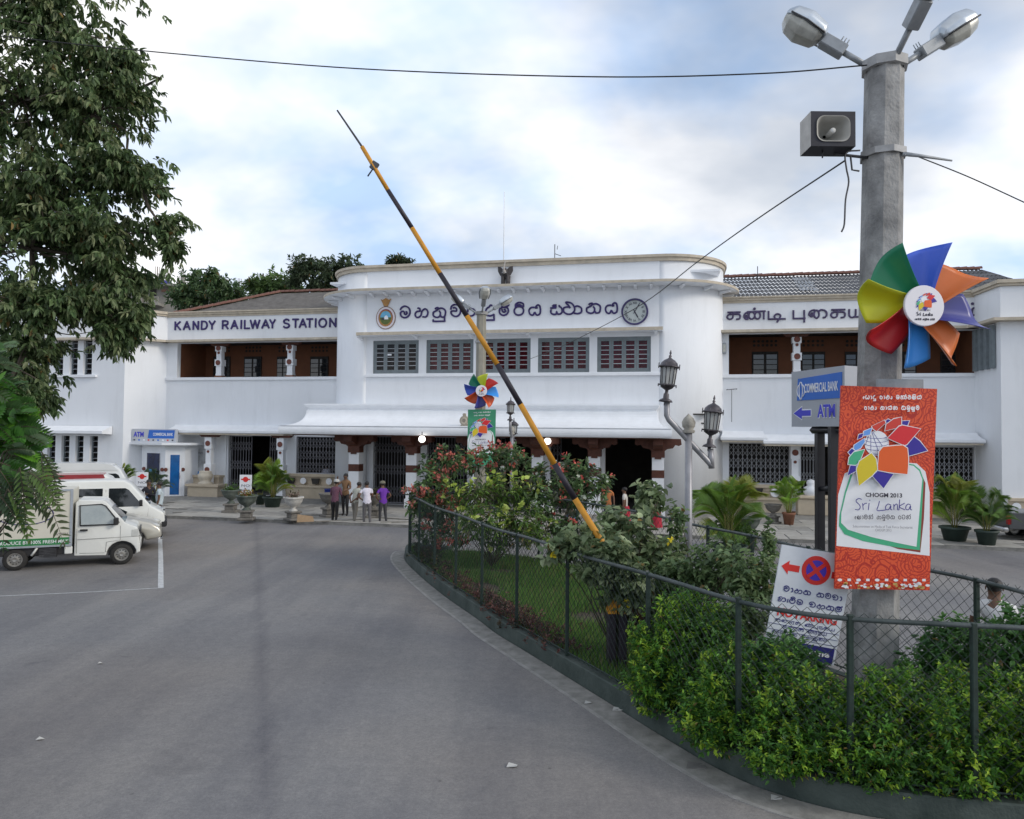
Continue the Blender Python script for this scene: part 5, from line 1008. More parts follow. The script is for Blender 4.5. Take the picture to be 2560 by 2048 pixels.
# ---------------------------------------------------------------- twin lantern standards
M_LAN = mat('lantern_iron', (.045, .04, .045), .45, .4, 8, metal=.4, col2=(.12, .11, .12)); M_TUBE = mat('galvanised_tube', (.30, .30, .32), .45, .2, 4, metal=.4); M_LGL = mat('lantern_glass', (.42, .43, .42), .25, .12, 5); M_FIN = mat('stained_finial', (.17, .16, .14), .9, .5, 6, col2=(.45, .43, .38))
def lantern(root, px, pz, tilt):
    R = Matrix.Rotation(tilt, 3, 'Y'); G = lambda v: Vector((px, 0, pz)) + R @ Vector(v); RM = R
    def la(prof, seg, mt, nm, sm=True): m = MB(); m.lathe(prof, (px, 0, pz), seg, 0, sm, R=RM); return m.build(nm, mt, root)
    la([(.03, -.30), (.03, -.24), (.13, -.235), (.11, -.20), (.055, -.17), (.05, -.09), (.032, -.07), (.03, -.02), (.1, .02), (.13, .06)], 14, M_LAN, 'lantern_cup')
    la([(.13, .06), (.165, .065), (.165, .085), (.13, .09)], 6, M_LAN, 'lantern_rim', False); la([(.118, .085), (.14, .40)], 6, M_LGL, 'lantern_glass', False)
    m = MB()
    for k in range(12): a = math.pi * k / 6; m.tube([G((.128 * math.cos(a), .128 * math.sin(a), .085)), G((.15 * math.cos(a), .15 * math.sin(a), .40))], .0075, 4)
    for k in range(6):
        a = math.pi * k / 3
        m.tube([G((.19 * math.cos(a), .19 * math.sin(a), .37)), G((.19 * math.cos(a), .19 * math.sin(a), .47))], .009, 4); m.tube([G((.165 * math.cos(a), .165 * math.sin(a), .035)), G((.165 * math.cos(a), .165 * math.sin(a), .09))], .009, 4)
    m.build('lantern_bars', M_LAN, root)
    la([(.15, .395), (.2, .40), (.2, .42), (.165, .43), (.15, .48), (.10, .53), (.045, .56), (.02, .58), (.03, .61), (.012, .63), (.022, .66), (.005, .72)], 12, M_LAN, 'lantern_roof')
def lantern_post(loc, rotz, sc, label):
    root = empty('lantern_post', loc, rotz, label, 'street lamp', 'twin lantern standards'); root.scale = (sc,) * 3
    m = MB(); m.tube([(0, 0, 0), (0, 0, 3.68)], .068, 12); m.build('pole', M_TUBE, root)
    m = MB(); m.lathe([(.10, 3.66), (.12, 3.70), (.08, 3.73), (.115, 3.78), (.125, 3.86), (.09, 3.93), (.03, 3.99), (.0, 4.02)], (0, 0, 0), 14); m.build('finial', M_FIN, root)
    m = MB(); m.tube([(-.40, 0, 4.26), (-.40, 0, 3.98), (-.36, 0, 3.9), (.38, 0, 3.12), (.42, 0, 3.06)], .055, 9); m.tube([(.42, 0, 3.02), (.40, 0, 3.38)], .055, 9); m.build('cross_tube', M_TUBE, root)
    lantern(root, -.40, 4.46, .10); lantern(root, .40, 3.64, .10); return root
b3 = at(1721, 1300, 13.5); lantern_post((float(b3[0]), 13.5, 0), 0, 1.0, 'twin lantern lamp standard standing inside the island left of the bank sign')
b4 = at(1278, 1260, 29.2); lantern_post((float(b4[0]), 29.2, 0), math.radians(80), .97, 'far twin lantern lamp standard seen edge-on near the green banner')
# ---------------------------------------------------------------- vehicles (local frame: nose at x=0, right side at y=0, left at +W)
def paint(name, col, metal=0.0): return mat(name, col, .32, .04, 1.5, coat=.5, metal=metal)
M_WHT = paint('white_car_paint', (.72, .73, .70)); M_CREAM = mat('cream_box_panel', (.60, .58, .50), .55, .06, 1.2); M_SILV = paint('champagne_silver', (.50, .48, .42), .35); M_REDP = paint('dark_red_paint', (.26, .02, .025)); M_VAN2 = paint('offwhite_paint', (.66, .68, .68))
M_TYRE = mat('tyre_rubber', (.025, .024, .023), .85, .3, 12); M_RIM = mat('steel_rim', (.34, .33, .31), .4, .15, 8, metal=.6); M_PLAST = mat('black_plastic', (.02, .02, .022), .55, .2, 6); M_CGL = mat('car_glass', (.018, .022, .026), .04, .3, 1.5, spec=.9); M_LAMP = mat('headlamp_glass', (.55, .56, .54), .12, .1, 5, spec=.9); M_CHROME = mat('chrome_trim', (.55, .55, .55), .15, .1, 5, metal=.9); M_TAIL = mat('tail_lamp_red', (.30, .01, .01), .2, .1, 5); M_GBAND = mat('green_band', (.02, .19, .055), .5, .1, 3)
def wheel(root, x, y, r, w=.17):
    s = 1 if y > .6 else -1; m = MB(); m.lathe([(r * .62, -w / 2), (r * .93, -w / 2), (r, -w / 3), (r, w / 3), (r * .93, w / 2), (r * .62, w / 2)], (x, y, r), 24, 0, True, 'y'); t = m.build('wheel', M_TYRE, root)
    yo = s * (w / 2 - .025); m = MB(); m.lathe([(0, yo + s * .01), (r * .18, yo + s * .02), (r * .22, yo - s * .01), (r * .48, yo - s * .02), (r * .56, yo + s * .02), (r * .64, yo + s * .02)], (x, y, r), 20, 0, False, 'y'); o = m.build('rim', M_RIM, t)
    m = MB()
    for k in range(10): a = 2 * math.pi * k / 10; m.lathe([(0, yo + s * .002), (r * .055, yo + s * .002)], (x + r * .4 * math.cos(a), y, r + r * .4 * math.sin(a)), 8, 0, False, 'y')
    m.build('rim_hole', M_PLAST, t)['kind'] = 'stuff'
def arches(L, wx, r, z):
    """lower edge from nose to tail with wheel-arch arcs at wx"""
    pts = [(0, z)]
    for x in wx: pts += [(x + r * math.cos(a), max(z, .29 + r * math.sin(a))) for a in np.linspace(.0, math.pi, 11)]
    return pts + [(-L, z)]
def body(root, name, prof, W, belt, roof, inset, m, bev=.035, ymid=None):
    """side profile (x,z) extruded across the width with tumblehome above the belt line"""
    def yy(z): return max(0, (z - belt) / (roof - belt)) ** 1.2 * inset
    q = MB(); n = len(prof); q.add([(x, yy(z), z) for x, z in prof] + [(x, W - yy(z), z) for x, z in prof], [tuple(range(n)), tuple(range(2 * n - 1, n - 1, -1))] + [(i, i + n, (i + 1) % n + n, (i + 1) % n) for i in range(n)]); o = q.build(name, m, root)
    md = o.modifiers.new('b', 'BEVEL'); md.width = bev; md.segments = 3; md.limit_method = 'ANGLE'; md.angle_limit = math.radians(28)
    for p in o.data.polygons: p.use_smooth = True
    return o, yy
def side_panel(root, name, pts, yy, W, m, off=.006, both=True, parent=None):
    q = MB(); n = len(pts)
    for s in ((0, 1) if both else (0,)):
        f = (lambda z, o: yy(z) - o) if s == 0 else (lambda z, o: W - yy(z) + o); q.add([(x, f(z, off), z) for x, z in pts] + [(x, f(z, -.01), z) for x, z in pts], [tuple(range(n))] + [(i, (i + 1) % n, (i + 1) % n + n, i + n) for i in range(n)])
        if s == 0 and both: q.build(name, m, parent or root); q = MB()
    return q.build(name, m, parent or root)
def cross_panel(root, name, p0, p1, W, yy, m, mrg=.08, off=.008):
    """panel across the width between two profile points (windscreen, tail)"""
    (x0, z0), (x1, z1) = p0, p1; dx, dz = x1 - x0, z1 - z0; l = math.hypot(dx, dz); nx, nz = -dz / l, dx / l
    if nx < 0: nx, nz = -nx, -nz
    q = MB(); q.add([(x0 + nx * off, yy(z0) + mrg, z0 + nz * off), (x0 + nx * off, W - yy(z0) - mrg, z0 + nz * off), (x1 + nx * off, W - yy(z1) - mrg, z1 + nz * off), (x1 + nx * off, yy(z1) + mrg, z1 + nz * off)], [(0, 1, 2, 3)]); return q.build(name, m, root)
HEAD = math.radians(25)
hd = np.array([math.cos(HEAD), math.sin(HEAD), 0])
# --- small box truck
fw = np.array(gp(303, 1412)) + hd * .42; TR = empty('box_truck', (float(fw[0]), float(fw[1]), 0), HEAD, 'small white box truck with cream cargo box and green band, nearest of the parked row', 'truck'); W_ = 1.46; WB = 2.40; fx = -.42; rx = fx - WB
cab = [(-.02, .32), (.0, .62), (-.05, .96), (-.10, 1.0), (-.34, 1.10), (-.80, 1.66), (-.90, 1.72), (-1.46, 1.74), (-1.52, 1.68), (-1.52, .30)] + [(fx + .36 * math.cos(a), .27 + .36 * math.sin(a)) for a in np.linspace(math.pi, 0, 11)]
cab = [(x, z) for x, z in cab if z >= .24]; co, yy = body(TR, 'cab', cab, W_, .95, 1.72, .09, M_WHT, .03)
M_SGL = mat('truck_side_glass', (.20, .24, .25), .06, .35, 1.2, spec=.8, col2=(.42, .46, .46))
side_panel(TR, 'side_window', [(-1.38, 1.10), (-1.40, 1.58), (-.92, 1.60), (-.84, 1.55), (-.52, 1.14), (-.56, 1.10)], yy, W_, M_SGL); cross_panel(TR, 'windscreen', (-.36, 1.13), (-.79, 1.63), W_, yy, M_CGL, .06)
wf = MB(); P = [(-1.40, -.012 + yy(1.08), 1.08), (-1.42, yy(1.6) - .012, 1.60), (-.92, yy(1.62) - .012, 1.62), (-.82, yy(1.57) - .012, 1.57), (-.49, yy(1.12) - .012, 1.12), (-.55, yy(1.08) - .012, 1.08), (-1.40, -.012 + yy(1.08), 1.08)]; wf.tube(P, .016, 5); wf.build('window_seal', M_PLAST, TR)
for pts in ([(-1.47, .36), (-1.47, 1.0)], [(-.46, 1.04), (-.46, .66), (-.78, .62), (-.8, .36)], [(-1.46, .72), (-.02, .74)], [(-1.4, .36), (-.82, .34)]): q = MB(); q.tube([(x, yy(z) - .001, z) for x, z in pts], .006, 4); q.build('door_seam', mat('seam_grey', (.25, .25, .24), .6, .1, 3), TR)
q = MB(); q.box((-1.40, -.03, .93), (-1.22, .0, .985), 0, .01); q.build('door_handle', M_PLAST, TR); q = MB(); q.box((-.62, -.20, 1.08), (-.50, -.04, 1.27), 0, .025); q.tube([(-.58, .0, 1.12), (-.56, -.12, 1.14)], .015, 5); q.build('wing_mirror', M_PLAST, TR)
q = MB(); q.add([(-.20, -.006, .74), (-.03, -.006, .76), (-.06, -.006, .93), (-.19, -.006, .92), (-.20, .03, .74), (.012, .05, .76), (-.03, .05, .93), (-.19, .03, .92)], [(0, 1, 2, 3), (1, 5, 6, 2), (4, 0, 3, 7), (3, 2, 6, 7), (0, 4, 5, 1)]); q.build('headlight', M_LAMP, TR); q = MB(); q.box((-.02, .12, .74), (.012, W_ - .12, .9)); q.build('grille', M_PLAST, TR); q = MB(); q.box((-.06, .0, .30), (.02, W_, .56), 0, .03); q.build('bumper', M_WHT, TR)
bx0, bx1 = -1.58, -3.42; q = MB(); q.box((bx0, -.03, .58), (bx1, W_ + .03, 2.02), 0, .012); q.build('cargo_box', M_CREAM, TR); q = MB()
for z in (.57, 2.0): q.box((bx0 + .012, -.045, z), (bx1 - .012, -.0305, z + .045))
q.box((bx0 - .05, -.046, .615), (bx0 + .013, -.0305, 2.0)); q.build('box_trim', M_ALU, TR)
q = MB(); q.box((bx0 - .06, -.036, .62), (bx1, -.0306, .80)); q.build('green_band', M_GBAND, TR); RXm = Matrix.Rotation(math.pi / 2, 4, 'X')
text_obj('lettering', 'PRODUCE BY 100% FRESH MILK', M_WHITEINK, TR, Matrix.Translation((-2.42, -.038, .665)) @ RXm, .12, 1.55, .001, .001); text_obj('lettering', 'PV77034', M_INK, TR, Matrix.Translation((-1.82, -.033, .85)) @ RXm, .10, .3, .001)
q = MB(); q.tube([(-2.62 + .62 * math.cos(a), -.033, 1.42 + .26 * math.sin(a)) for a in np.linspace(0, 6.28, 40)], .012, 5); q.build('logo_oval', mat('logo_navy', (.03, .025, .16), .5, .1, 3), TR)
q = MB(); q.box((-1.55, .06, .36), (-3.5, W_ - .06, .56)); q.box((-2.2, .0, .30), (-1.9, .1, .52)); q.build('chassis', M_PLAST, TR); q = MB()
for k in range(6): q.box((-2.30, -.015, .31 + k * .04), (-1.92, .0, .335 + k * .04))
q.build('side_grille', M_STEEL, TR); q = MB(); q.box((-1.74, -.02, .36), (-1.56, .06, .56), 0, .02); q.build('side_step', M_WHT, TR)
for x in (rx + .42, rx - .42): q = MB(); q.tube([(x - .06 * (1 if x < rx else -1), -.01, .56), (x + .06 * (1 if x < rx else -1), -.01, .36)], .03, 4); q.build('mudguard', M_WHT, TR)
for x in (fx, rx):
    for y in (.09, W_ - .09): wheel(TR, x, y, .275)
q = MB(); q.box((fx - .32, .12, .25), (fx + .32, W_ - .12, .6)); q.build('wheel_well', M_PLAST, TR)
# --- silver hatchback, mostly hidden
def at_front(px, py): p = gp(px, py); return (float(p[0]), float(p[1]), 0)
CA = empty('hatchback_car', at_front(403, 1374), HEAD, 'champagne silver hatchback with clear headlamp parked just behind the box truck', 'car'); W_ = 1.68; L = 3.75; wx = (-.78, -3.15)
pf = [(0, .36), (.0, .55), (-.06, .66), (-.30, .82), (-.95, .98), (-1.75, 1.44), (-2.2, 1.52), (-3.1, 1.46), (-3.6, 1.05), (-3.74, .9), (-3.75, .35)] + arches(L, wx, .34, .24)[::-1][1:-1]
co, yy = body(CA, 'body', pf, W_, .85, 1.5, .24, M_SILV, .07); side_panel(CA, 'side_window', [(-1.25, .98), (-1.85, 1.38), (-2.3, 1.44), (-3.0, 1.38), (-3.3, 1.02)], yy, W_, M_CGL, .012); cross_panel(CA, 'windscreen', (-1.0, 1.01), (-1.72, 1.41), W_, yy, M_CGL, .1)
q = MB(); q.sphere((-.27, .20, .70), .2, 0, 12, 8, (1.15, .75, .42)); q.sphere((-.27, W_ - .20, .70), .2, 0, 12, 8, (1.15, .75, .42)); q.build('headlight', M_LAMP, CA); q = MB(); q.box((-.05, .3, .33), (.012, W_ - .3, .48)); q.build('grille', M_PLAST, CA); q = MB(); q.tube([(-.1, .0, .34), (.01, .12, .33), (.02, W_ / 2, .33)], .025, 6); q.build('bumper_lip', M_CHROME, CA)
q = MB(); q.box((-2.9, .03, .2), (-.5, W_ - .03, .6)); q.build('wheel_well', M_PLAST, CA)
for x in wx:
    for y in (.08, W_ - .08): wheel(CA, x, y, .29)
# --- vans
def van(px, py, label, mt, roofm, H, sl, high=False, stripes=None):
    V = empty('van', at_front(px, py), HEAD, label, 'van', 'vans in the parked row'); W_ = 1.69; L = 4.2; wx = (-.72, -3.1); r = H
    pf = [(0, .38), (.0, .60), (-.04, .82), (-.30, .98), (-.42, 1.05), (-.42 - sl, r - .13), (-.62 - sl, r - .02), (-1.2 - sl, r), (-3.6, r - .02), (-4.05, r - .12), (-4.2, 1.0), (-4.2, .36)] + arches(L, wx, .36, .26)[::-1][1:-1]
    co, yy = body(V, 'body', pf, W_, .98, r, .17, mt, .05)
    if roofm:
        rf = MB(); zz = r - .26; rf.loft([[(x, yy(z) - .012 + 0 * e, z) for x, z, e in ((-.56 - sl, zz + .04, 0), (-.66 - sl, r + .01, .06), (-3.9, r + .005, .06), (-4.1, zz, 0))], [(x, W_ - yy(z) + .012 - 0 * e, z) for x, z, e in ((-.56 - sl, zz + .04, 0), (-.66 - sl, r + .01, .06), (-3.9, r + .005, .06), (-4.1, zz, 0))]], True); rf.build('roof_panel', roofm, V)
    if high:
        rf = MB(); rf.loft([[(-.50 - sl, y, r - .18), (-.72 - sl, y, r + .05), (-1.3 - sl, y, r + .12), (-3.4, y, r + .12), (-4.0, y, r + .0), (-4.1, y, r - .18)] for y in (.12, .22, W_ - .22, W_ - .12)], True, 0, True, True); rf.build('raised_roof', mt, V)
    xs = -.42 - sl; cross_panel(V, 'windscreen', (-.46, 1.10), (xs, r - .18), W_, yy, M_CGL, .08)
    zb, zt_ = 1.06, r - (.30 if not high else .34)
    side_panel(V, 'front_side_window', [(-.66, zb), (xs - .06, zt_ - .02), (xs - .16, zt_ + .04), (-1.68, zt_ + .04), (-1.68, zb)], yy, W_, M_CGL, .008); side_panel(V, 'middle_side_window', [(-1.86, zb), (-1.86, zt_ + .04), (-2.75, zt_ + .04), (-2.75, zb)], yy, W_, M_CGL, .008); side_panel(V, 'rear_side_window', [(-2.85, zb), (-2.85, zt_ + .04), (-3.9, zt_ + .02), (-3.95, zb)], yy, W_, M_CGL, .008)
    for pts in ([(-1.77, .36), (-1.77, zt_)], [(-2.8, .36), (-2.8, zt_)], [(-.5, 1.0), (-.55, .4)]): q = MB(); q.tube([(x, yy(z) - .001, z) for x, z in pts], .006, 4); q.build('door_seam', MATS['seam_grey'], V)
    for y0, y1 in ((.03, .45), (W_ - .45, W_ - .03)): q = MB(); q.box((-.08, y0, .70), (.012, y1, .86), 0, .03); q.build('headlight', M_LAMP, V)
    q = MB(); q.box((-.05, .46, .72), (.008, W_ - .46, .84)); q.build('grille', M_PLAST, V); q = MB(); q.box((-.14, -.01, .34), (.07, W_ + .01, .56), 0, .05); q.build('bumper', M_PLAST, V); q = MB(); q.box((-.78, -.2, 1.1), (-.68, -.02, 1.28), 0, .02); q.build('wing_mirror', M_PLAST, V)
    q = MB(); q.tube([(-.46, W_ * .3, 1.1), (-.62, W_ * .62, 1.24)], .012, 4); q.build('wiper', M_PLAST, V); q = MB(); q.box((-3.9, .03, .2), (-.3, W_ - .03, .62)); q.build('wheel_well', M_PLAST, V)
    if stripes: q = MB(); q.box((-3.9, -.006, .88), (-.3, .0, .95)); q.build('side_stripe', stripes, V)
    for x in wx:
        for y in (.08, W_ - .08): wheel(V, x, y, .29)
    return V
V1 = van(411, 1343, 'white minivan with sloping windscreen parked behind the silver hatchback', M_WHT, None, 1.92, .62)
van(354, 1322, 'van with dark red roof band between the two white vans', M_WHT, M_REDP, 1.97, .62)
van(362, 1298, 'white high-roofed van farthest back in the parked row', M_VAN2, None, 2.14, .5, True)
# --- pickup at the right edge
p = gp(2526, 1362); PK = empty('pickup_truck', (float(p[0]), float(p[1]), 0), math.radians(-8), 'dark grey pickup with chrome rear bumper cut off by the right picture edge', 'pickup'); q = MB(); q.box((0, .1, .5), (1.55, 1.7, 1.08), 0, .03); q.build('cargo_bed', mat('dark_grey_paint', (.06, .065, .07), .4, .15, 3, coat=.4), PK); q = MB(); q.prism([(1.6, .5), (1.6, 1.1), (1.9, 1.65), (3.0, 1.65), (3.5, 1.1), (4.5, 1.0), (4.6, .5)], .1, 1.7); o = q.build('cab', MATS['dark_grey_paint'], PK); md = o.modifiers.new('b', 'BEVEL'); md.width = .06; md.segments = 2
q = MB(); q.box((1.95, .09, 1.12), (2.95, .099, 1.55)); q.build('side_window', M_CGL, PK); q = MB(); q.box((-.18, .05, .40), (.02, 1.75, .56), 0, .05); q.build('rear_bumper', M_CHROME, PK)
for y in (.1, 1.55): q = MB(); q.box((-.012, y, .66), (.1, y + .15, 1.0), 0, .01); q.build('tail_light', M_TAIL, PK)
for x in (.95, 3.8):
    for y in (.18, 1.62): wheel(PK, x, y, .36, .2)

# ---------------------------------------------------------------- ATM kiosk
kc = gp(411, 1245); KC = np.array([kc[0], kc[1], 0]); KK = empty('atm_kiosk', tuple(KC), -YAW, 'white bank ATM booth with blue glass door at the left wing corner', 'kiosk')
A = (-1.85, .55); B = (.78, .52); q = MB(); q.prism([A, (0, 0), B, (B[0] + .2, 2.2), (A[0], 2.2)], .0, 2.72, 0, 'z'); q.build('booth', M_TRIM, KK)
q = MB(); q.prism([(-2.5, .25), (.1, -.45), (1.3, .25), (1.3, 2.2), (-2.5, 2.2)], 2.78, 2.9, 0, 'z'); q.prism([(-2.2, .45), (.05, -.15), (1.0, .4), (1.0, 2.2), (-2.2, 2.2)], 2.715, 2.785, 0, 'z'); q.build('booth_roof', M_TRIM, KK)
def kq(p0, p1, t0, t1, z0, z1, m_, nm, d=.02, par=None):
    a = np.array(p0) + (np.array(p1) - np.array(p0)) * t0; b = np.array(p0) + (np.array(p1) - np.array(p0)) * t1; t = (b - a) / np.linalg.norm(b - a); n = np.array([t[1], -t[0]]); q = MB(); q.loft([[(*(a + n * e), z), (*(b + n * e), z)] for e, z in ((0, z0), (d, z0), (d, z1), (0, z1))], False, 0, False); q.add([(*(a + n * d), z0), (*(b + n * d), z0), (*(b + n * d), z1), (*(a + n * d), z1)], [(0, 1, 2, 3)]); return q.build(nm, m_, par or KK)
M_KBL = mat('kiosk_blue_glass', (.01, .11, .34), .12, .25, 2, spec=.8); M_KDK = mat('kiosk_dark_glass', (.015, .025, .07), .1, .4, 2, spec=.8)
kq(A, (0, 0), .22, .80, .75, 2.38, M_TRIM, 'window_frame', .015); kq(A, (0, 0), .24, .78, .80, 2.33, M_KDK, 'window', .03); kq(A, (0, 0), .34, .64, 1.30, 1.48, mat('kiosk_light_blue', (.04, .30, .62), .4, .1, 3), 'window_sticker', .034)
dr = kq((0, 0), B, .16, .84, .08, 2.36, M_TRIM, 'door', .02); kq((0, 0), B, .26, .74, .16, 2.26, M_KBL, 'door_glass', .032, dr); q = MB(); q.tube([(B[0] * .8, B[1] * .8 - .06, 1.0), (B[0] * .8, B[1] * .8 - .06, 1.3)], .015, 5); q.build('door_handle', M_ALU, dr)
for p0, p1, t in (((0, 0), B, .06), ((0, 0), B, .95), (A, (0, 0), .12), (A, (0, 0), .9)): a = np.array(p0) + (np.array(p1) - np.array(p0)) * t; q = MB(); q.lathe([(0, -.05), (.1, -.05), (.1, 0)], (a[0], a[1] - .02, 1.48), 12, 0, False, 'y'); q.build('disc', M_DISC, KK)
q = MB(); q.box((-2.25, .25, 2.9), (.42, .42, 3.62), 0, .01); sb = q.build('sign_board', mat('kiosk_sign_grey', (.50, .52, .55), .5, .05, 2), KK); q = MB(); q.prism([(-1.28, 3.12), (-1.2, 3.56), (.34, 3.56), (.30, 3.12)], .235, .25); q.build('sign_panel', M_BANK, sb)
text_obj('lettering', 'ATM', M_ATM, sb, Matrix.Translation((-1.83, .243, 3.2)) @ RXm, .36, .62, .003, .012); text_obj('lettering', 'COMMERCIAL BANK', M_WHITEINK, sb, Matrix.Translation((-.36, .23, 3.26)) @ RXm, .22, 1.2, .002, .004)
for k in range(9): q = MB(); x = -2.1 + k * .29; q.box((x - .05, .24, 2.99), (x + .05, .249, 3.06)); q.build('card_logo', [M_INK, M_BANK, M_WHITEINK, M_RED][k % 4], sb)
# poster and ledge on the wall beside the kiosk
x0, z1_ = st(457, 1122, -2.3); x1, z0_ = st(520, 1192, -2.3); q = MB(); q.box((x0, 0, 0), (x1, .04, z1_ - z0_)); wp = q.build('wall_poster', mat('poster_photo', (.50, .52, .55), .5, .3, 1.6, col2=(.12, .12, .11)), None); wp.location = stw(0, 2.3, z0_); wp.rotation_euler = (0, 0, -YAW); tag(wp, 'large printed poster with blue base on the wall right of the booth', 'poster')
q = MB(); q.box((x0, -.012, 0), (x1, -.001, .28)); q.build('blue_base', mat('poster_blue', (.03, .20, .50), .5, .2, 2), wp); text_obj('lettering', 'banking hours', M_INK, wp, Matrix.Translation(((x0 + x1) / 2, -.006, z1_ - z0_ - .25)) @ RXm, .16, .9, .001)
q = MB(); q.box((st(458, 1200, -1.9)[0], WY - .5, 0), (st(545, 1200, -1.9)[0], WY - .01, 1.05)); q.box((st(456, 1200, -1.9)[0], WY - .58, 1.05), (st(548, 1200, -1.9)[0], WY - .02, 1.16)); q.box((st(482, 1200, -1.6)[0], WY - 1.3, 0), (st(556, 1200, -1.6)[0], WY - .5, .62)); q.box((st(478, 1200, -1.6)[0], WY - 1.4, .62), (st(560, 1200, -1.6)[0], WY - .5, .74)); P_(q, 'ledge_plinth', M_DADO)
q = MB(); pz = stw(st(509, 1190, -1.3)[0], 1.45); q.lathe([(.36, 0), (.38, .08), (.26, .12), (.30, .22), (.37, .34), (.38, .5), (.30, .58), (.33, .64), (.24, .7), (0, .66)], (0, 0, 0), 18); o = q.build('stone_pot', mat('pot_white', (.58, .52, .42), .8, .12, 4), None, (float(pz[0]), float(pz[1]), .74)); tag(o, 'rounded cream stone pot standing on the ledge beside the bank poster', 'pot')
# ---------------------------------------------------------------- people
SKIN = mat('brown_skin', (.13, .065, .038), .6, .1, 8); HAIR = mat('black_hair', (.012, .010, .010), .6, .2, 20); SHOE = mat('dark_shoe', (.03, .022, .018), .6, .2, 8)
def cloth(n, c, var=.14, sc=7): return mat('cloth_' + n, c, .9, var, sc, .2, 40)
def person(pos, face, label, shirt, legs, h=1.68, lean=0.0, arms=('down', 'down'), stride=.09, cap=None, sleeve='short', skirt=None, sit=False):
    """one continuous skinned body; face = heading in degrees (0 looks along +x)"""
    root = empty('person', pos, math.radians(face), label, 'person', 'people about the forecourt'); k = h / 1.68
    # local frame: x forward, y left, z up
    hip = Vector((0, 0, .90)); L = lambda z, f=0: Vector((math.sin(lean) * (z - .90) + f, 0, .90 + (z - .90) * math.cos(lean)))
    V = []; E_ = []; Rd = []; T = []
    def add(p, r, typ, par=None):
        V.append(tuple(Vector(p) * k)); Rd.append((r[0] * k, r[1] * k) if isinstance(r, tuple) else (r * k, r * k)); T.append(typ)
        if par is not None: E_.append((par, len(V) - 1))
        return len(V) - 1
    P = add(hip, (.15, .115), 'leg'); w = add(L(1.05), (.145, .105), 'shirt', P); c = add(L(1.25), (.165, .115), 'shirt', w); u = add(L(1.40), (.15, .10), 'shirt', c); n = add(L(1.47, .01), .058, 'skin', u); j = add(L(1.545, .035), (.072, .075), 'skin', n); hd_ = add(L(1.61, .03), (.082, .098), 'skin', j); add(L(1.66, .02), (.068, .08), 'skin', hd_)
    for s in (1, -1):
        hp = add((0, s * .09, .86), (.095, .105), 'leg', P); kn = add((s * stride * .5 + .03, s * .10, .47), .066, 'leg', hp); an = add((s * stride - .02, s * .105, .09), .046, 'leg', kn); add((s * stride + .11, s * .12, .035), (.045, .032), 'shoe', an)
        a = arms[0 if s > 0 else 1]; sh = add(L(1.385) + Vector((0, s * .175, 0)), .062, 'shirt', u)
        d = {'down': ((.0, .235, 1.12), (.06, .25, .86)), 'front': ((.06, .23, 1.13), (.30, .12, 1.06)), 'hip': ((-.04, .34, 1.14), (.08, .19, 1.0)), 'back': ((-.10, .25, 1.13), (-.20, .07, .95)), 'up': ((.16, .26, 1.28), (.30, .22, 1.52)), 'fold': ((.10, .23, 1.14), (.26, -.04, 1.20))}[a]
        f = lambda q: Vector((q[0] + math.sin(lean) * (q[2] - .9), s * q[1], .9 + (q[2] - .9) * math.cos(lean)))
        e0 = (Vector(V[sh]) / k + f(d[0])) / 2; m1 = add(e0, .05, 'shirt', sh); el = add(f(d[0]), .042, 'shirt' if sleeve == 'long' else 'skin', m1); wr = add(f(d[1]), .027, 'shirt' if sleeve == 'long' else 'skin', el)
        dv = (f(d[1]) - f(d[0])).normalized(); pm = add(f(d[1]) + dv * .06, (.036, .018), 'skin', wr); sd_ = dv.cross(Vector((0, 1, 0)) if abs(dv.y) < .8 else Vector((1, 0, 0))).normalized()
        for q, ln in ((-.026, .07), (-.009, .085), (.009, .08), (.026, .062)):
            f1 = add(f(d[1]) + dv * (.06 + ln * .55) + sd_ * q, .0085, 'skin', pm); add(f(d[1]) + dv * (.06 + ln) + sd_ * q + Vector((0, -s * .014, 0)), .0075, 'skin', f1)
        t1 = add(f(d[1]) + dv * .045 + sd_ * .042 + Vector((0, -s * .01, 0)), .010, 'skin', wr); add(f(d[1]) + dv * .085 + sd_ * .055 + Vector((0, -s * .02, 0)), .0085, 'skin', t1)
    me = bpy.data.meshes.new('body'); me.from_pydata(V, E_, []); ob = bpy.data.objects.new('body', me); COL.objects.link(ob); sk = ob.modifiers.new('s', 'SKIN'); sk.use_smooth_shade = True
    for i, r in enumerate(Rd): me.skin_vertices[0].data[i].radius = r
    me.skin_vertices[0].data[0].use_root = True; sb = ob.modifiers.new('d', 'SUBSURF'); sb.levels = 1; sb.render_levels = 1
    dg = bpy.context.evaluated_depsgraph_get(); dg.update(); bm = bpy.data.meshes.new_from_object(ob.evaluated_get(dg)); bpy.data.objects.remove(ob)
    mats_ = [SKIN, shirt, legs, SHOE]; bm.materials.clear()
    for q in mats_: bm.materials.append(q)
    VA = np.array(V); seg = [(VA[a], VA[b], T[b]) for a, b in E_]; A = np.array([s[0] for s in seg]); B = np.array([s[1] for s in seg]); D = B - A; DD = (D * D).sum(1) + 1e-9
    idx = {'skin': 0, 'shirt': 1, 'leg': 2, 'shoe': 3}
    for p in bm.polygons:
        cpt = np.array(p.center); t = np.clip(((cpt - A) * D).sum(1) / DD, 0, 1); dist = np.linalg.norm(A + D * t[:, None] - cpt, axis=1); ty = seg[int(dist.argmin())][2]
        if ty == 'leg' and cpt[2] > .88 * k: ty = 'shirt'
        p.material_index = idx[ty]; p.use_smooth = True
    link('body', bm, root)
    G = lambda q: (Vector(q)) * k
    hc = L(1.61, .02); m = MB(); m.sphere(G(hc + Vector((-.018, 0, .035))), .104 * k, 0, 12, 8, (1.0, .86, .82)); m.build('hair', HAIR, root)
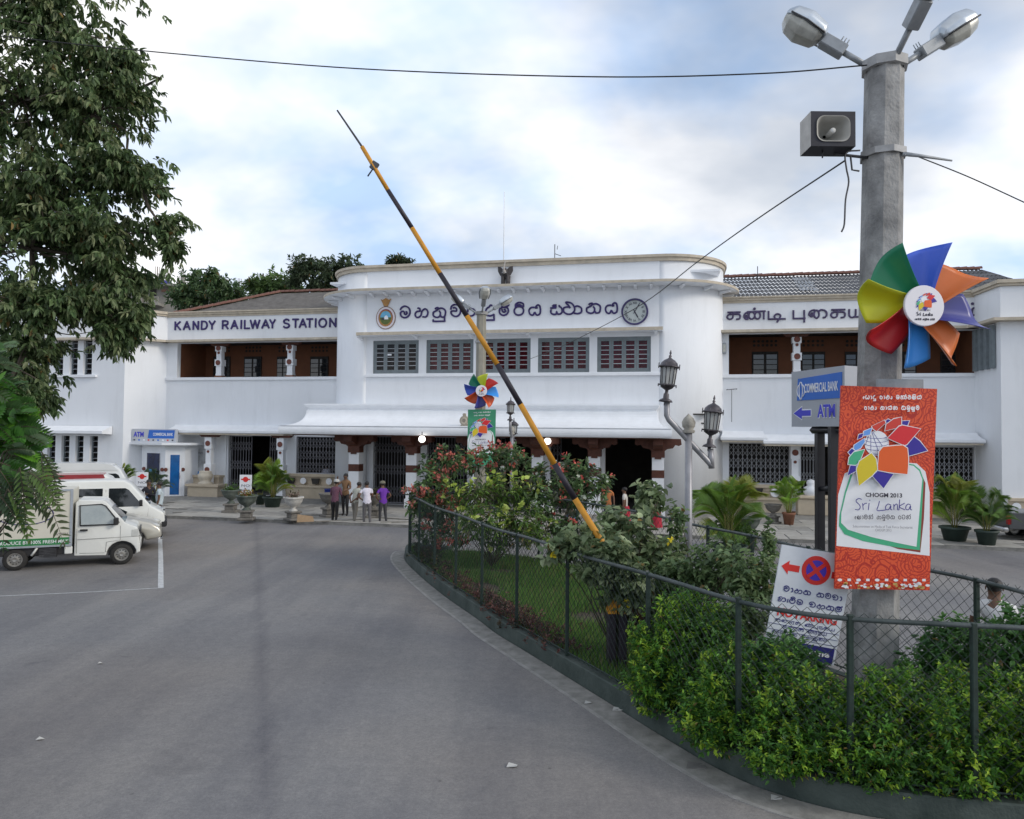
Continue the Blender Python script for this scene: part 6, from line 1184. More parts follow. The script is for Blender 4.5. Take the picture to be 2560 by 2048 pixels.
    m = MB(); fc = L(1.60, .125)
    m.sphere(G(fc + Vector((.005, 0, -.01))), .016 * k, 0, 6, 5, (1, .8, 1.3)); m.sphere(G(L(1.6, .02) + Vector((0, .088, 0))), .022 * k, 0, 6, 5, (.7, .4, 1.2)); m.sphere(G(L(1.6, .02) + Vector((0, -.088, 0))), .022 * k, 0, 6, 5, (.7, .4, 1.2)); m.build('nose_and_ears', SKIN, root)
    m = MB()
    for s in (1, -1): m.sphere(G(fc + Vector((-.012, s * .032, .018))), .010 * k, 0, 6, 4)
    m.box(tuple(G(fc + Vector((-.015, -.025, -.052)))), tuple(G(fc + Vector((-.004, .025, -.045))))); m.build('eyes_and_mouth', HAIR, root)
    if cap:
        m = MB(); c_ = G(hc + Vector((0, 0, .06))); m.lathe([(.118 * k, -.02 * k), (.115 * k, .03 * k), (.085 * k, .075 * k), (0, .095 * k)], c_, 14); m.add([c_ + Vector((.08, -.08, -.01)) * k, c_ + Vector((.08, .08, -.01)) * k, c_ + Vector((.2, .06, -.03)) * k, c_ + Vector((.2, -.06, -.03)) * k], [(0, 1, 2, 3)]); m.build('cap', cap, root)
    if skirt:
        m = MB(); m.lathe([(.15 * k, 1.0 * k), (.19 * k, .85 * k), (.22 * k, .5 * k), (.26 * k, .12 * k)], (0, 0, 0), 14); m.build('skirt', skirt, root)
    return root
g3 = lambda px, py, z=0.0: (lambda p: (float(p[0]), float(p[1]), z))(gp(px, py, z))
ZP = .125
person(g3(836, 1309, 0), 75, 'man in maroon checked shirt and pale cap standing at the left of the group', cloth('maroon', (.13, .055, .085), .3, 20), cloth('black', (.018, .017, .018)), 1.66, .16, ('front', 'front'), .06, cloth('pale_cap', (.42, .42, .40)), 'long')
person(g3(863, 1290, ZP), 258, 'man in brown shirt facing the street behind the bent group', cloth('tan', (.20, .115, .06)), cloth('dark_trouser', (.03, .028, .03)), 1.70, .0, ('front', 'up'), .05)
person(g3(886, 1310, 0), 60, 'man in pale checked shirt bending with hands behind his back', cloth('pale_check', (.42, .42, .36), .3, 26), cloth('khaki', (.19, .175, .15)), 1.62, .34, ('back', 'back'), .12)
person(g3(917, 1314, 0), 110, 'man in white striped shirt and grey trousers leaning into the group', cloth('white', (.62, .60, .68), .1, 24), cloth('grey_trouser', (.12, .115, .12)), 1.66, .22, ('hip', 'front'), .10, None, 'short')
person(g3(957, 1311, 0), 130, 'man in bright purple shirt and cap with hand on hip', cloth('purple', (.13, .03, .32)), cloth('charcoal', (.045, .045, .05)), 1.62, .06, ('hip', 'hip'), .08, cloth('olive_cap', (.16, .15, .11)))
d_ = 27.6
p = at(372, 1203, d_); person((float(p[0]), d_, 0), 300, 'man in dark suit jacket standing by the parked vans', cloth('dark_suit', (.016, .016, .024)), cloth('dark_suit', (.016, .016, .024)), 1.70, .0, ('fold', 'front'), .04, None, 'long')
p = at(400, 1207, d_ - .5); person((float(p[0]), d_ - .5, 0), 200, 'man in pale blue shirt and brown trousers beside the suited man', cloth('pale_blue', (.46, .54, .58)), cloth('brown_trouser', (.07, .05, .045)), 1.66, .0, ('down', 'down'), .05)
q = stw(st(815, 1170, -3.6)[0], 3.6); person((float(q[0]), float(q[1]), .1), 90, 'clerk in striped pale shirt inside the ticket window behind the lattice', cloth('clerk', (.5, .52, .62), .25, 30), cloth('charcoal', (.045, .045, .05)), 1.66, .1, ('down', 'front'), .04)
p = at(2486, 1450, 9.5); person((float(p[0]), 9.5, 0), 60, 'person with dark hair and white shirt behind the far fence at the right', cloth('white2', (.66, .66, .66)), cloth('grey_trouser', (.12, .115, .12)), 1.80, .0, ('down', 'down'), .06)
for px, py, dd, f, lb, s_, l_, hh, sk_ in ((1428,1262,22.6,250,'child in blue striped top behind the shrubs near the boom', cloth('stripe_blue', (.16, .22, .36), .6, 14), cloth('denim', (.10, .16, .26)), 1.35, None), (1520,1224,29,260,'person in orange top passing below the entrance columns', cloth('orange', (.42, .15, .05)), cloth('charcoal', (.045, .045, .05)), 1.62, None), (1563,1238,27.5,160,'woman in white top with red shawl behind the heart-leaved shrub', cloth('offwhite', (.52, .50, .46)), cloth('red_skirt', (.38, .02, .04)), 1.6, cloth('red_skirt', (.38, .02, .04))), (1640,1226,28,120,'woman in striped top and red skirt by the rounded wall', cloth('stripe2', (.34, .42, .52), .5, 18), cloth('red_skirt', (.38, .02, .04)), 1.62, cloth('red_skirt', (.38, .02, .04)))):
    p = at(px, py, dd); person((float(p[0]), dd, 0.0), f, lb, s_, l_, hh, .02, ('down', 'down'), .05, None, 'short', sk_)
# ---------------------------------------------------------------- leaves
def unit(v): return v / (np.linalg.norm(v, axis=-1, keepdims=True) + 1e-9)
def leaf_arrays(P, D, Nn, Ln, Wd, fold=.25, droop=.15, wmax=.42):
    """n leaves as two folded quads each: base, two side points, tip"""
    n = len(P); D = unit(D); S = unit(np.cross(D, Nn)); U = np.cross(S, D); Ln = np.asarray(Ln).reshape(-1, 1); Wd = np.asarray(Wd).reshape(-1, 1)
    V = np.zeros((n, 6, 3)); V[:, 0] = P; V[:, 3] = P + D * Ln - U * Ln * droop
    for i, (a, sgn) in enumerate(((1, 1), (2, 1), (5, -1), (4, -1))):
        t = .32 if a in (1, 5) else .70; wv = (1.0 if a in (1, 5) else .72)
        V[:, a] = P + D * Ln * t + S * Wd * .5 * sgn * wv + U * Wd * fold * wv - U * Ln * droop * t * t
    F = np.arange(n)[:, None] * 6; F = np.concatenate([F + np.array([[0, 1, 2, 3]]), F + np.array([[0, 3, 4, 5]])], 0)
    return V.reshape(-1, 3), F
def rand_dirs(n): v = RNG.normal(size=(n, 3)); return unit(v)
def mixcol(n, cols, w=None):
    c = np.array(cols); k = RNG.choice(len(c), n, p=w); out = c[k] * RNG.uniform(.72, 1.28, (n, 1)); return np.clip(out, 0, 1)
def twig_leaves(T, TD, per, ln, wd, cols, w=None, spread=.9, gap=.5, droop=.2, jit=.3, hang=0.0, fold=.25):
    """leaves arranged round twigs (tip positions T, directions TD)"""
    n = len(T) * per; P0 = np.repeat(T, per, 0); D0 = unit(np.repeat(TD, per, 0)); s = RNG.uniform(0, 1, (n, 1))
    L_ = ln * RNG.uniform(1 - jit, 1 + jit, n); R = rand_dirs(n); side = unit(np.cross(D0, R)); P = P0 - D0 * s * gap; D = unit(D0 * (1.15 - s * .6) * .7 + side * spread + np.array([0, 0, -hang]))
    Nn = unit(np.array([0, 0, 1.]) + rand_dirs(n) * .55); V, F = leaf_arrays(P, D, Nn, L_, L_ * wd / ln, fold, droop)
    ca = np.array(cols); kt = np.repeat(RNG.choice(len(ca), len(T), p=w), per); kl = RNG.choice(len(ca), n, p=w); k = np.where(RNG.uniform(0, 1, n) < .78, kt, kl)
    cc = ca[k] * RNG.uniform(.75, 1.25, (n, 1)) * np.repeat(RNG.uniform(.75, 1.25, (len(T), 1)), per, 0); dead = RNG.uniform(0, 1, n) < .012; cc[dead] = np.array([.22, .15, .05]) * RNG.uniform(.6, 1.2, (int(dead.sum()), 1))
    return V, F, np.repeat(np.clip(cc, 0, 1), 6, 0)
def ellipsoid_pts(n, c, r, shell=.55, squash_bottom=True):
    d = rand_dirs(n); rad = RNG.uniform(shell, 1, (n, 1)) ** .7; return np.array(c) + d * rad * np.array(r), d
def merge(parts):
    V, F, C, o = [], [], [], 0
    for v, f, c in parts: V.append(v); F.append(f + o); C.append(c); o += len(v)
    return np.concatenate(V), np.concatenate(F), np.concatenate(C)
LM = leafmat('foliage', .45, .34); LMD = leafmat('foliage_dull', .5, .32, spec=.4); M_BARK = mat('bark', (.05, .04, .032), .95, .4, 5, .6, 20, col2=(.13, .11, .09)); M_STEM = mat('green_brown_stem', (.07, .06, .035), .9, .3, 8)
def branches(mb, root, tips, r0, mid=.5, jit=.25, sag=0.0, r1=.004):
    """curved limbs from a root point to each tip"""
    for t in tips:
        a, b = np.array(root, float), np.array(t, float); m_ = a + (b - a) * mid + RNG.normal(size=3) * np.linalg.norm(b - a) * jit * .4 + np.array([0, 0, np.linalg.norm(b - a) * (.12 - sag)]); P = smooth_pts([a, m_, b], 4); n = len(P); mb.tube(P, [r0 + (r1 - r0) * i / (n - 1) for i in range(n)], 5, 0, False)
def shrub(name, base, blobs, ntwig, per, ln, wd, cols, w, label, cat, group=None, spread=.9, gap=.16, droop=.2, up=.5, hang=0.0, lm=None, extra=None, stems=14, shell=.35, stem_r=.012):
    """blobs: list of (centre, radii, weight) relative to the base"""
    root = empty(name, tuple(base), 0, label, cat, group); tot = sum(b[2] for b in blobs); parts = []; allt = []
    for c, r, wt in blobs:
        n = max(4, int(ntwig * wt / tot)); T, d = ellipsoid_pts(n, c, r, shell); T = T + RNG.normal(size=T.shape) * np.array(r) * .10; keep = T[:, 2] > .03; T, d = T[keep], d[keep]; TD = unit(d + np.array([0, 0, up]) + rand_dirs(len(T)) * .4); parts.append(twig_leaves(T, TD, per, ln, wd, cols, w, spread, gap, droop, .3, hang)); allt.append(T)
    V, F, C = merge(parts); fast_mesh('foliage', V, F, lm or LM, root, C); allt = np.concatenate(allt)
    m = MB(); branches(m, (0, 0, 0), allt[RNG.choice(len(allt), min(stems, len(allt)), False)], stem_r, .5, .2); m.build('stems', M_STEM, root)
    if extra is not None: extra(root, allt)
    return root
def flowers(root, T, n, r, cols, name='flowers', petals=9, size=.05):
    k = RNG.choice(len(T), min(n, len(T)), False); c = T[k]; P = np.repeat(c, petals, 0) + rand_dirs(len(c) * petals) * r * RNG.uniform(.2, 1, (len(c) * petals, 1)); D = unit(rand_dirs(len(P)) + np.array([0, 0, .3])); ln = np.full(len(P), size) * RNG.uniform(.7, 1.3, len(P)); V, F = leaf_arrays(P, D, unit(rand_dirs(len(P)) + np.array([0, -.5, .8])), ln, ln * .8, .15, .1); fast_mesh(name, V, F, leafmat('petals', .6, .3), root, np.repeat(mixcol(len(P), cols), 6, 0))['kind'] = 'stuff'
def gb(px, py, z=.19): p = gp(px, py, z); return np.array([p[0], p[1], z])

# ---------------------------------------------------------------- clipped golden-green hedge shrubs by the near fence
DUR = [(.056, .161, .028), (.101, .253, .033), (.213, .380, .040), (.338, .483, .050), (.040, .103, .023)]; DW = [.32, .24, .15, .11, .18]
HN = ['bright green shrub bulging over the kerb between barrier post and sign', 'low yellow-green shrub in front of the no parking board', 'yellow-green tipped shrub directly before the concrete lamp post', 'bright green shrub spilling over the kerb right of the lamp post', 'green shrub at the bottom right corner behind the fence']
spots = [(1690, 1785, .62, 1.40), (1830, 1868, .64, .98), (2010, 1930, .66, .86), (2230, 1965, .62, 1.02), (2440, 1985, .62, 1.02), (2640, 1990, .6, 1.05)]
for i, (px, py, r, h) in enumerate(spots):
    b = gb(px, py); b = b + np.array([.16, .26, 0]); bl = [((0, 0, h * .5), (r * 1.15, r * .85, h * .5), 1.3), ((-.36, -.34, h * .34), (r * .8, r * .6, h * .38), .9), ((.38, -.26, h * .38), (r * .75, r * .6, h * .42), .9), ((.1, .2, h * .74), (r * .7, r * .55, h * .34), .6), ((.45, .2, h * .5), (r * .7, r * .6, h * .45), .6)]
    bl += [((RNG.uniform(-.7, .7), RNG.uniform(-.45, .4), h * RNG.uniform(.55, .95)), (.13, .13, .24), .07) for _ in range(9)]
    shrub('hedge_shrub', b, bl, 2000, 10, .054, .022, DUR, DW, (HN + ['dense green shrub at the far right end of the near fence'])[i], 'shrub', 'golden green shrubs along the near fence', .85, .13, .2, .9, 0, None, None, 24, .45)
for i, (px, py, dx, lb) in enumerate(((1930,1640,0,'dark green shrub around the stakes of the no parking board'), (2350,1700,0,'dark leafy shrub right of the concrete lamp post base'), (2520,1650,0,'dark leafy shrub against the far fence at the right edge'), (1740,1690,0,'dark green shrub filling in behind the bulging kerb shrub'))):
    b = np.array(at(px, py, (8.6, 8.7, 8.2, 9.3)[i])); b[2] = .19; bl = [((0, 0, .5), (.66, .45, .55), 1), ((.2, .1, (.8, .95, 1.2, .8)[i]), (.45, .35, .42), .7)]
    shrub('dark_shrub', b, bl, 520, 10, .075, .034, [(.042, .119, .035), (.070, .182, .042), (.112, .238, .070)], None, lb, 'shrub', 'dark shrubs inside the island', .9, .14, .2, .6)
# ---------------------------------------------------------------- grey-green heart-leaved climber round the barrier
HRT = [(.150, .210, .110), (.220, .290, .150), (.320, .380, .220), (.100, .150, .070)]
bb = np.array(at(1545, 1500, 11.55)); bb[2] = .19
def O(px, py, d): q = np.array(at(px, py, d)) - bb; return tuple(q)
shrub('heart_leaf_shrub', bb, [(O(1470, 1350, 11.4), (.55, .4, .34), 1.2), (O(1560, 1330, 11.9), (.60, .5, .48), 1.4), (O(1640, 1380, 11.8), (.6, .5, .4), 1.2), (O(1500, 1430, 11.0), (.42, .3, .26), .9), (O(1575, 1480, 11.0), (.42, .3, .34), .9), (O(1640, 1500, 11.4), (.5, .4, .5), 1.0), (O(1620, 1240, 12.2), (.35, .3, .35), .5), (O(1395, 1375, 11.4), (.3, .3, .2), .4), (O(1525, 1385, 10.8), (.34, .16, .24), .9), (O(1580, 1440, 10.75), (.3, .15, .25), .7)], 640, 7, .125, .095, HRT, None, 'grey-green heart-leaved shrub smothering the foot of the boom barrier', 'shrub', None, .9, .22, .25, .3, .35, LMD, lambda r, T: (flowers(r, T, 7, .05, [(.62, .5, .02), (.7, .6, .03)], 'yellow_flowers', 8, .06), None)[1], 40, .3, .014)
b2 = np.array(at(1690, 1480, 11.3)); b2[2] = .19
def O2(px, py, d): return tuple(np.array(at(px, py, d)) - b2)
shrub('grey_leaf_shrub', b2, [(O2(1700, 1440, 11.0), (.5, .4, .4), 1), (O2(1790, 1420, 10.8), (.55, .4, .45), 1.1), (O2(1880, 1440, 10.3), (.5, .35, .4), 1), (O2(1740, 1560, 10.6), (.6, .4, .45), 1), (O2(1860, 1540, 10.0), (.45, .35, .42), .8), (O2(1690, 1310, 12.0), (.25, .25, .5), .3), (O2(1925, 1350, 10.6), (.16, .16, .38), .2)], 620, 8, .095, .055, [(.119, .187, .085), (.170, .255, .111), (.238, .323, .153), (.076, .128, .051)], None, 'tangled grey-green shrub between the boom barrier and the no parking board', 'shrub', None, .9, .2, .25, .4, .25, LMD, None, 36, .3)
# ---------------------------------------------------------------- flowering shrubs at the far tip of the island
def blob_px(base, L): return [(tuple(np.array(at(px, py, d)) - base), r, w) for px, py, d, r, w in L]
bs_ = np.array(at(1090, 1330, 20.5)); bs_[2] = .19; MUS = [(.072, .137, .054), (.112, .195, .072), (.162, .254, .100), (.051, .098, .040)]
shrub('red_flowering_shrub', bs_, blob_px(bs_, [(1075, 1215, 20.3, (.75, .6, .55), 1.2), (1120, 1155, 20.8, (.8, .6, .55), 1.1), (1050, 1265, 20.0, (.45, .5, .35), .7), (1200, 1150, 21, (.75, .5, .45), .9), (1275, 1140, 21.2, (.45, .4, .4), .5), (1105, 1275, 20.4, (.6, .5, .5), .9), (1080, 1325, 20, (.6, .5, .4), .5), (1150, 1330, 19.5, (.6, .5, .4), .5)]), 420, 6, .15, .07, MUS, None, 'bush full of salmon-red flower bracts at the far tip of the fence', 'shrub', 'flowering shrubs', .9, .2, .25, .4, .2, LM, lambda r, T: flowers(r, T, 75, .14, [(.50, .16, .12), (.56, .23, .18), (.44, .10, .075)], 'red_bracts', 20, .085), 24, .35)
bs_ = np.array(at(1230, 1350, 19)); bs_[2] = .19
shrub('trumpet_shrub', bs_, blob_px(bs_, [(1180, 1235, 19.0, (.75, .6, .45), 1.2), (1260, 1225, 19.2, (.8, .6, .6), 1.2), (1200, 1300, 18.0, (.7, .5, .45), 1), (1300, 1300, 18.5, (.7, .5, .45), 1), (1330, 1220, 20, (.6, .5, .45), .8), (1250, 1345, 18.5, (.7, .5, .4), .6), (1330, 1340, 18, (.6, .5, .35), .5)]), 430, 7, .17, .038, [(.07, .15, .03), (.11, .20, .04), (.16, .26, .05), (.05, .09, .03), (.13, .13, .08)], None, 'tall narrow-leaved shrub with lime-green buds in the middle of the island', 'shrub', 'flowering shrubs', .95, .25, .3, .3, .2, LM, lambda r, T: flowers(r, T, 60, .13, [(.35, .45, .08), (.42, .5, .12)], 'lime_buds', 5, .13), 30, .3)
bs_ = np.array(at(1400, 1340, 19.5)); bs_[2] = .19
shrub('white_flowering_shrub', bs_, blob_px(bs_, [(1370, 1190, 20, (.65, .5, .4), 1), (1430, 1175, 20.2, (.65, .5, .42), 1), (1490, 1205, 20, (.5, .4, .4), .7), (1450, 1240, 19.5, (.7, .5, .5), 1), (1350, 1260, 19.2, (.6, .5, .5), .9), (1290, 1150, 20.5, (.5, .4, .35), .5), (1400, 1305, 19, (.7, .5, .4), .6)]), 380, 6, .15, .07, MUS + [(.11, .13, .08)], None, 'bush with white and salmon flower bracts right of the far lantern pole', 'shrub', 'flowering shrubs', .9, .2, .25, .4, .2, LM, lambda r, T: (flowers(r, T, 26, .09, [(.70, .72, .64), (.62, .66, .55)], 'white_bracts', 9, .08), flowers(r, T, 30, .09, [(.55, .12, .085)], 'red_bracts', 9, .08))[0], 30, .35)
# low border plants on the kerb
def border(a, b, n, cols, w, label, nm, ln=.05, h=.28):
    i0, i1 = [int(np.argmin([abs(pr((*p, .3))[0] - x) if i > 14 else 1e9 for i, p in enumerate(KERB)])) for x in (a, b)]; PP = off_path(KERB, .30)[min(i0, i1):max(i0, i1) + 1]; PP = np.array(PP); t = RNG.uniform(0, len(PP) - 1.001, n); k = t.astype(int); f = (t - k)[:, None]; B = PP[k] * (1 - f) + PP[k + 1] * f + RNG.normal(size=(n, 2)) * .15
    c = np.array([PP[0][0], PP[0][1], .19]); T = np.column_stack([B, .22 + RNG.uniform(0, h, n)]) - c; V, F, C = twig_leaves(T, unit(rand_dirs(n) * .5 + np.array([0, 0, 1])), 8, ln, ln * .5, cols, w, .9, .1); root = empty(nm, tuple(c), 0, label, 'plants'); fast_mesh('foliage', V, F, LMD, root, C); m = MB(); m.tube([p for p in [(0, 0, 0), tuple(np.append(PP[-1], .19) - c)]], .006, 4); m.build('stems', M_STEM, root)
border(1085, 1400, 620, [(.10, .045, .04), (.14, .07, .055), (.06, .05, .03), (.18, .09, .07)], None, 'low reddish-brown border plants along the kerb inside the fence', 'border_plants', .06, .26)
border(1018, 1090, 160, [(.035, .05, .025), (.06, .07, .03), (.09, .06, .045)], None, 'dark scrubby plants spilling over the far tip of the kerb', 'border_plants', .07, .4)

# ---------------------------------------------------------------- trees
def tree(name, base, trunk_top, blobs, ntwig, per, ln, wd, cols, label, group=None, r0=.35, hang=.3, lm=None, gap=.3, shell=.35, limbs=40, up=.2, w=None, jitr=.14, cull=-9, cullf=.9):
    root = empty(name, tuple(base), 0, label, 'tree', group); base = np.array(base); tt = np.array(trunk_top) - base; m = MB(); m.tube([(0, 0, -.1), tt * .5 + np.array([.1, .05, 0]), tt], [r0, r0 * .75, r0 * .55], 10, 0, True); m.build('trunk', M_BARK, root)
    tot = sum(b[2] for b in blobs); parts, ctr, allt = [], [], []
    lb = MB(); blobs = sorted(blobs, key=lambda q: np.linalg.norm(np.array(q[0]) - np.array(trunk_top)))
    for c, r, wt in blobs:
        c = np.array(c) - base; n = max(6, int(ntwig * wt / tot)); T, d = ellipsoid_pts(n, c, r, shell); T += RNG.normal(size=T.shape) * np.array(r) * jitr; T = T[[mnoise.noise(Vector(q) * cullf) > cull for q in T]] if cull > -1 else T; n = len(T); d = unit(T - c); TD = unit(d + rand_dirs(n) * .5 + np.array([0, 0, up - hang])); parts.append(twig_leaves(T, TD, per, ln, wd, cols, w, .85, gap, .25, .35, hang)); allt.append(T)
        near = [q for q in ctr if np.linalg.norm(q - tt) < np.linalg.norm(c - tt)]; src = min(near, key=lambda q: np.linalg.norm(q - c)) if near else tt
        branches(lb, src, [c], r0 * (.17 if not near else .10), .5, .4, .02, .016); ctr.append(c); branches(lb, c, T[RNG.choice(n, min(n, max(4, limbs * n // ntwig)), False)], .018, .5, .3, .12, .004)
    V, F, C = merge(parts); fast_mesh('crown', V, F, lm or LM, root, C); lb.build('limbs', M_BARK, root); return root
# big overhanging tree at the left
BT = [(-9.6, 14.2, 11.0, 2.2, 1.8, 1.4, 1.3), (-7.6, 13.4, 11.8, 1.0, 1.2, 1.0, .9)]
def bt(px, py, d, rx, ry, rz, w): p = at(px, py, d); return (tuple(p), (rx, ry, rz), w)
blobs = [bt(60, -60, 13.5, 2.0, 1.6, 1.4, 1.4), bt(150, 60, 13.5, 1.0, 1.2, .9, 1.1), bt(285, 150, 13.6, .6, .7, .42, .55), bt(60, 250, 13.4, 1.6, 1.4, 1.1, 1.4), bt(230, 290, 13.5, 1.0, 1.0, .55, .8), bt(310, 240, 13.6, .6, .7, .32, .45), bt(130, 470, 13.5, 1.5, 1.3, .9, 1.4), bt(310, 420, 13.6, .75, .8, .5, .7), bt(360, 480, 13.6, .5, .5, .28, .35), bt(80, 620, 13.4, 1.5, 1.3, .9, 1.3), bt(250, 590, 13.5, 1.1, 1.0, .55, 1.0), bt(400, 560, 13.7, .5, .5, .22, .3), bt(430, 635, 13.7, .28, .4, .36, .25), bt(290, 690, 13.6, .9, .9, .45, .8), bt(80, 770, 13.4, 1.3, 1.1, .65, 1.1), bt(210, 760, 13.5, .8, .8, .36, .55), bt(300, 830, 13.6, .42, .5, .50, .5), bt(340, 790, 13.6, .3, .4, .3, .25), bt(40, 920, 13.2, .9, .8, .6, .7), bt(120, 880, 13.4, .45, .5, .25, .22), bt(80, 1000, 13.2, .45, .5, .3, .3), bt(-150, 300, 13.5, 1.8, 1.8, 3.2, 1.6), bt(-160, 800, 13.5, 1.6, 1.6, 1.8, 1.0), bt(400, 195, 13.7, .25, .2, .12, .08)]
BTC = [(.077, .129, .051), (.120, .178, .075), (.180, .234, .108), (.263, .302, .163), (.049, .084, .031)]; bw = [.28, .28, .2, .08, .16]
tp = at(-330, 620, 14.5); tree('leafy_tree', (float(tp[0]) - .5, 14.8, 0), tuple(tp), blobs, 7800, 10, .14, .052, BTC, 'large dark leafy tree overhanging the left side of the picture', None, .42, .62, LMD, .26, .25, 600, .2, bw, .2, -.13, 1.15)
# bright pinnate foliage close by at the lower left
def frond(mb, P0, D, L, npair, cols, lobed=.26, curl=.25, face=0.0):
    """one feather leaf: pairs of pointed lobes along a curved rib"""
    D = D / np.linalg.norm(D); up = np.array([0, 0, 1.]); upl = up + face * (np.array([0, -1.1, 0]) + RNG.normal(size=3) * .5); S = np.cross(D, upl); S /= np.linalg.norm(S) + 1e-9; U = np.cross(S, D); rib = [P0 + D * L * t - up * L * curl * t * t for t in np.linspace(0, 1, npair + 2)]; P, DD, Ls = [], [], []
    for i in range(1, npair + 1):
        t = i / (npair + 1); l = L * lobed * math.sin(math.pi * (t * .82 + .12)) ** .7; tan = rib[i + 1] - rib[i - 1]; tan = tan / np.linalg.norm(tan)
        for s in (1, -1): P.append(rib[i]); DD.append(S * s * .85 + tan * .62 + U * .12); Ls.append(l)
    P.append(rib[-2]); DD.append(rib[-1] - rib[-2]); Ls.append(L * .12); return P, DD, Ls, rib
def frond_plant(name, base, fr, cols, label, cat, group=None, wd=.30, npair=13, lobed=.26, curl=.25, rib_r=.006, lm=None, ribcol=None, extra=None, face=0.0):
    """fr: list of (start, direction, length)"""
    root = empty(name, tuple(base), 0, label, cat, group); base = np.array(base); P, D, L, C = [], [], [], []; m = MB()
    for P0, d, l in fr:
        a, b, c, rib = frond(None, np.array(P0) - base, np.array(d, float), l, npair, None, lobed, curl, face); P += a; D += b; L += c; col = np.array(cols[RNG.integers(len(cols))]) * RNG.uniform(.8, 1.2); C += [col] * len(a); m.tube(rib, [rib_r * (1 - .8 * i / (len(rib) - 1)) for i in range(len(rib))], 4, 0, False)
    P, D, L, C = map(np.array, (P, D, L, C)); V, F = leaf_arrays(P, D, unit(np.array([0, -.9 * face, 1.]) + rand_dirs(len(P)) * .2), L, L * wd, .12, .1); fast_mesh('fronds', V, F, lm or LM, root, np.repeat(np.clip(C * RNG.uniform(.85, 1.15, (len(C), 1)), 0, 1), 6, 0)); m.build('ribs', ribcol or M_STEM, root)
    if extra: extra(root)
    return root
GRN = [(.05, .16, .02), (.10, .25, .025), (.045, .12, .025), (.09, .15, .07), (.03, .07, .02)]; DRK = [(.03, .06, .025), (.05, .09, .035), (.08, .10, .05)]
fr = []; rs = random.Random(11)
for (px, py, dr, n, ln) in ((5, 880, 7.3, 10, .42), (10, 950, 7.2, 12, .46), (35, 1005, 7.3, 13, .46), (55, 1060, 7.2, 14, .48), (65, 1110, 7.2, 14, .46), (50, 1150, 7.0, 12, .46), (20, 1090, 7.0, 12, .46), (-40, 980, 7.2, 12, .5), (-60, 1120, 7.2, 12, .5), (20, 1190, 7.1, 10, .42)):
    for k in range(n):
        p = at(px + rs.uniform(-30, 25) - 40, py + rs.uniform(-30, 30), dr + rs.uniform(-.35, .35)); a = rs.uniform(-1.3, 1.0); fr.append((p, (math.cos(a), math.sin(a) * .8 - .2, rs.uniform(-.35, .75)), ln * .68 * rs.uniform(.75, 1.15)))
fb = at(-90, 1300, 7.5); FPn = frond_plant('pinnate_leaf_tree', (float(fb[0]), float(fb[1]), 0), fr, GRN, 'bright green feathery-leaved sapling at the lower left before the vans', 'tree', None, .46, 9, .36, .30, .007, face=1.0)
m = MB(); m.tube([(0, 0, 0), (.05, 0, 1.5), (.1, 0, 3.6)], [.07, .06, .03], 8)
for P0, d, l in fr[::3]: m.tube([(.08, 0, 2.6), tuple(np.array(P0) - np.array(FPn.location))], [.015, .006], 4, 0, False)
m.build('trunk', M_BARK, FPn)
fr = []
for (px, py, n) in ((30, 1175, 8), (75, 1195, 6), (10, 1215, 8), (95, 1150, 5)):
    for k in range(n):
        p = at(px + rs.uniform(-45, 20), py + rs.uniform(-25, 25), 6.8 + rs.uniform(-.3, .3)); fr.append((p, (rs.uniform(.0, 1), rs.uniform(-.5, .4), rs.uniform(-.9, .05)), rs.uniform(.26, .46)))
fb2 = at(-60, 1330, 7.0); F2 = frond_plant('pinnate_leaf_tree', (float(fb2[0]), float(fb2[1]), 0), fr, DRK + [(.10, .17, .04)], 'darker drooping feathery-leaved sapling partly covering the box truck', 'tree', None, .34, 11, .28, .5, .006, face=.8); m = MB(); m.tube([(0, 0, 0), (.03, 0, 1.4), (.1, -.1, 2.9)], [.05, .04, .02], 7)
for P0, d, l in fr[::3]: m.tube([(.07, -.05, 2.4), tuple(np.array(P0) - np.array(F2.location))], [.012, .005], 4, 0, False)
m.build('trunk', M_BARK, F2)
# trees beyond the station roof
FAR = [(.065, .123, .051), (.094, .160, .065), (.131, .203, .087), (.043, .080, .036)]
def far_tree(base_px, d, L, n, ln, label, cols=FAR, hang=.1, shell=.3, r0=.5):
    p = at(base_px, 900, d); bl = [(tuple(at(px, py, d + dd)), (r, r * .9, rz), w) for px, py, dd, r, rz, w in L]; top = at(base_px, L[0][1] + 40, d); return tree('background_tree', (float(p[0]), d, 0), tuple(top), bl, n, 9, ln, ln * .42, cols, label, 'trees beyond the station', r0, hang, LM, ln * 1.4, shell, 60)
far_tree(520, 75, [(520, 725, 0, 3.6, 2.2, 1.4), (470, 745, -1, 2.2, 1.6, .8), (575, 745, 1, 2.6, 1.6, .9), (520, 700, 0, 2.0, 1.2, .6)], 700, .42, 'rounded dark tree beyond the roof nearest the unfinished building', FAR)
far_tree(685, 72, [(680, 715, 0, 2.6, 1.4, 1.2), (650, 722, 0, 1.6, 1.0, .6), (720, 722, 0, 1.8, 1.0, .7)], 480, .4, 'low light-green tree between the two taller trees beyond the roof', [(.091, .156, .052), (.130, .208, .065), (.065, .111, .039)])
far_tree(800, 68, [(760, 665, 0, 1.7, 1.1, .8), (810, 680, 0, 2.2, 1.5, 1.1), (865, 665, 0, 1.7, 1.2, .8), (740, 700, 0, 1.0, .8, .4), (845, 710, 0, 1.6, 1.3, .7), (790, 720, 0, 1.6, .9, .6)], 620, .36, 'tall loose-crowned tree rising behind the rounded centre block', [(.070, .105, .056), (.105, .140, .077), (.049, .077, .039)], .25, .25)
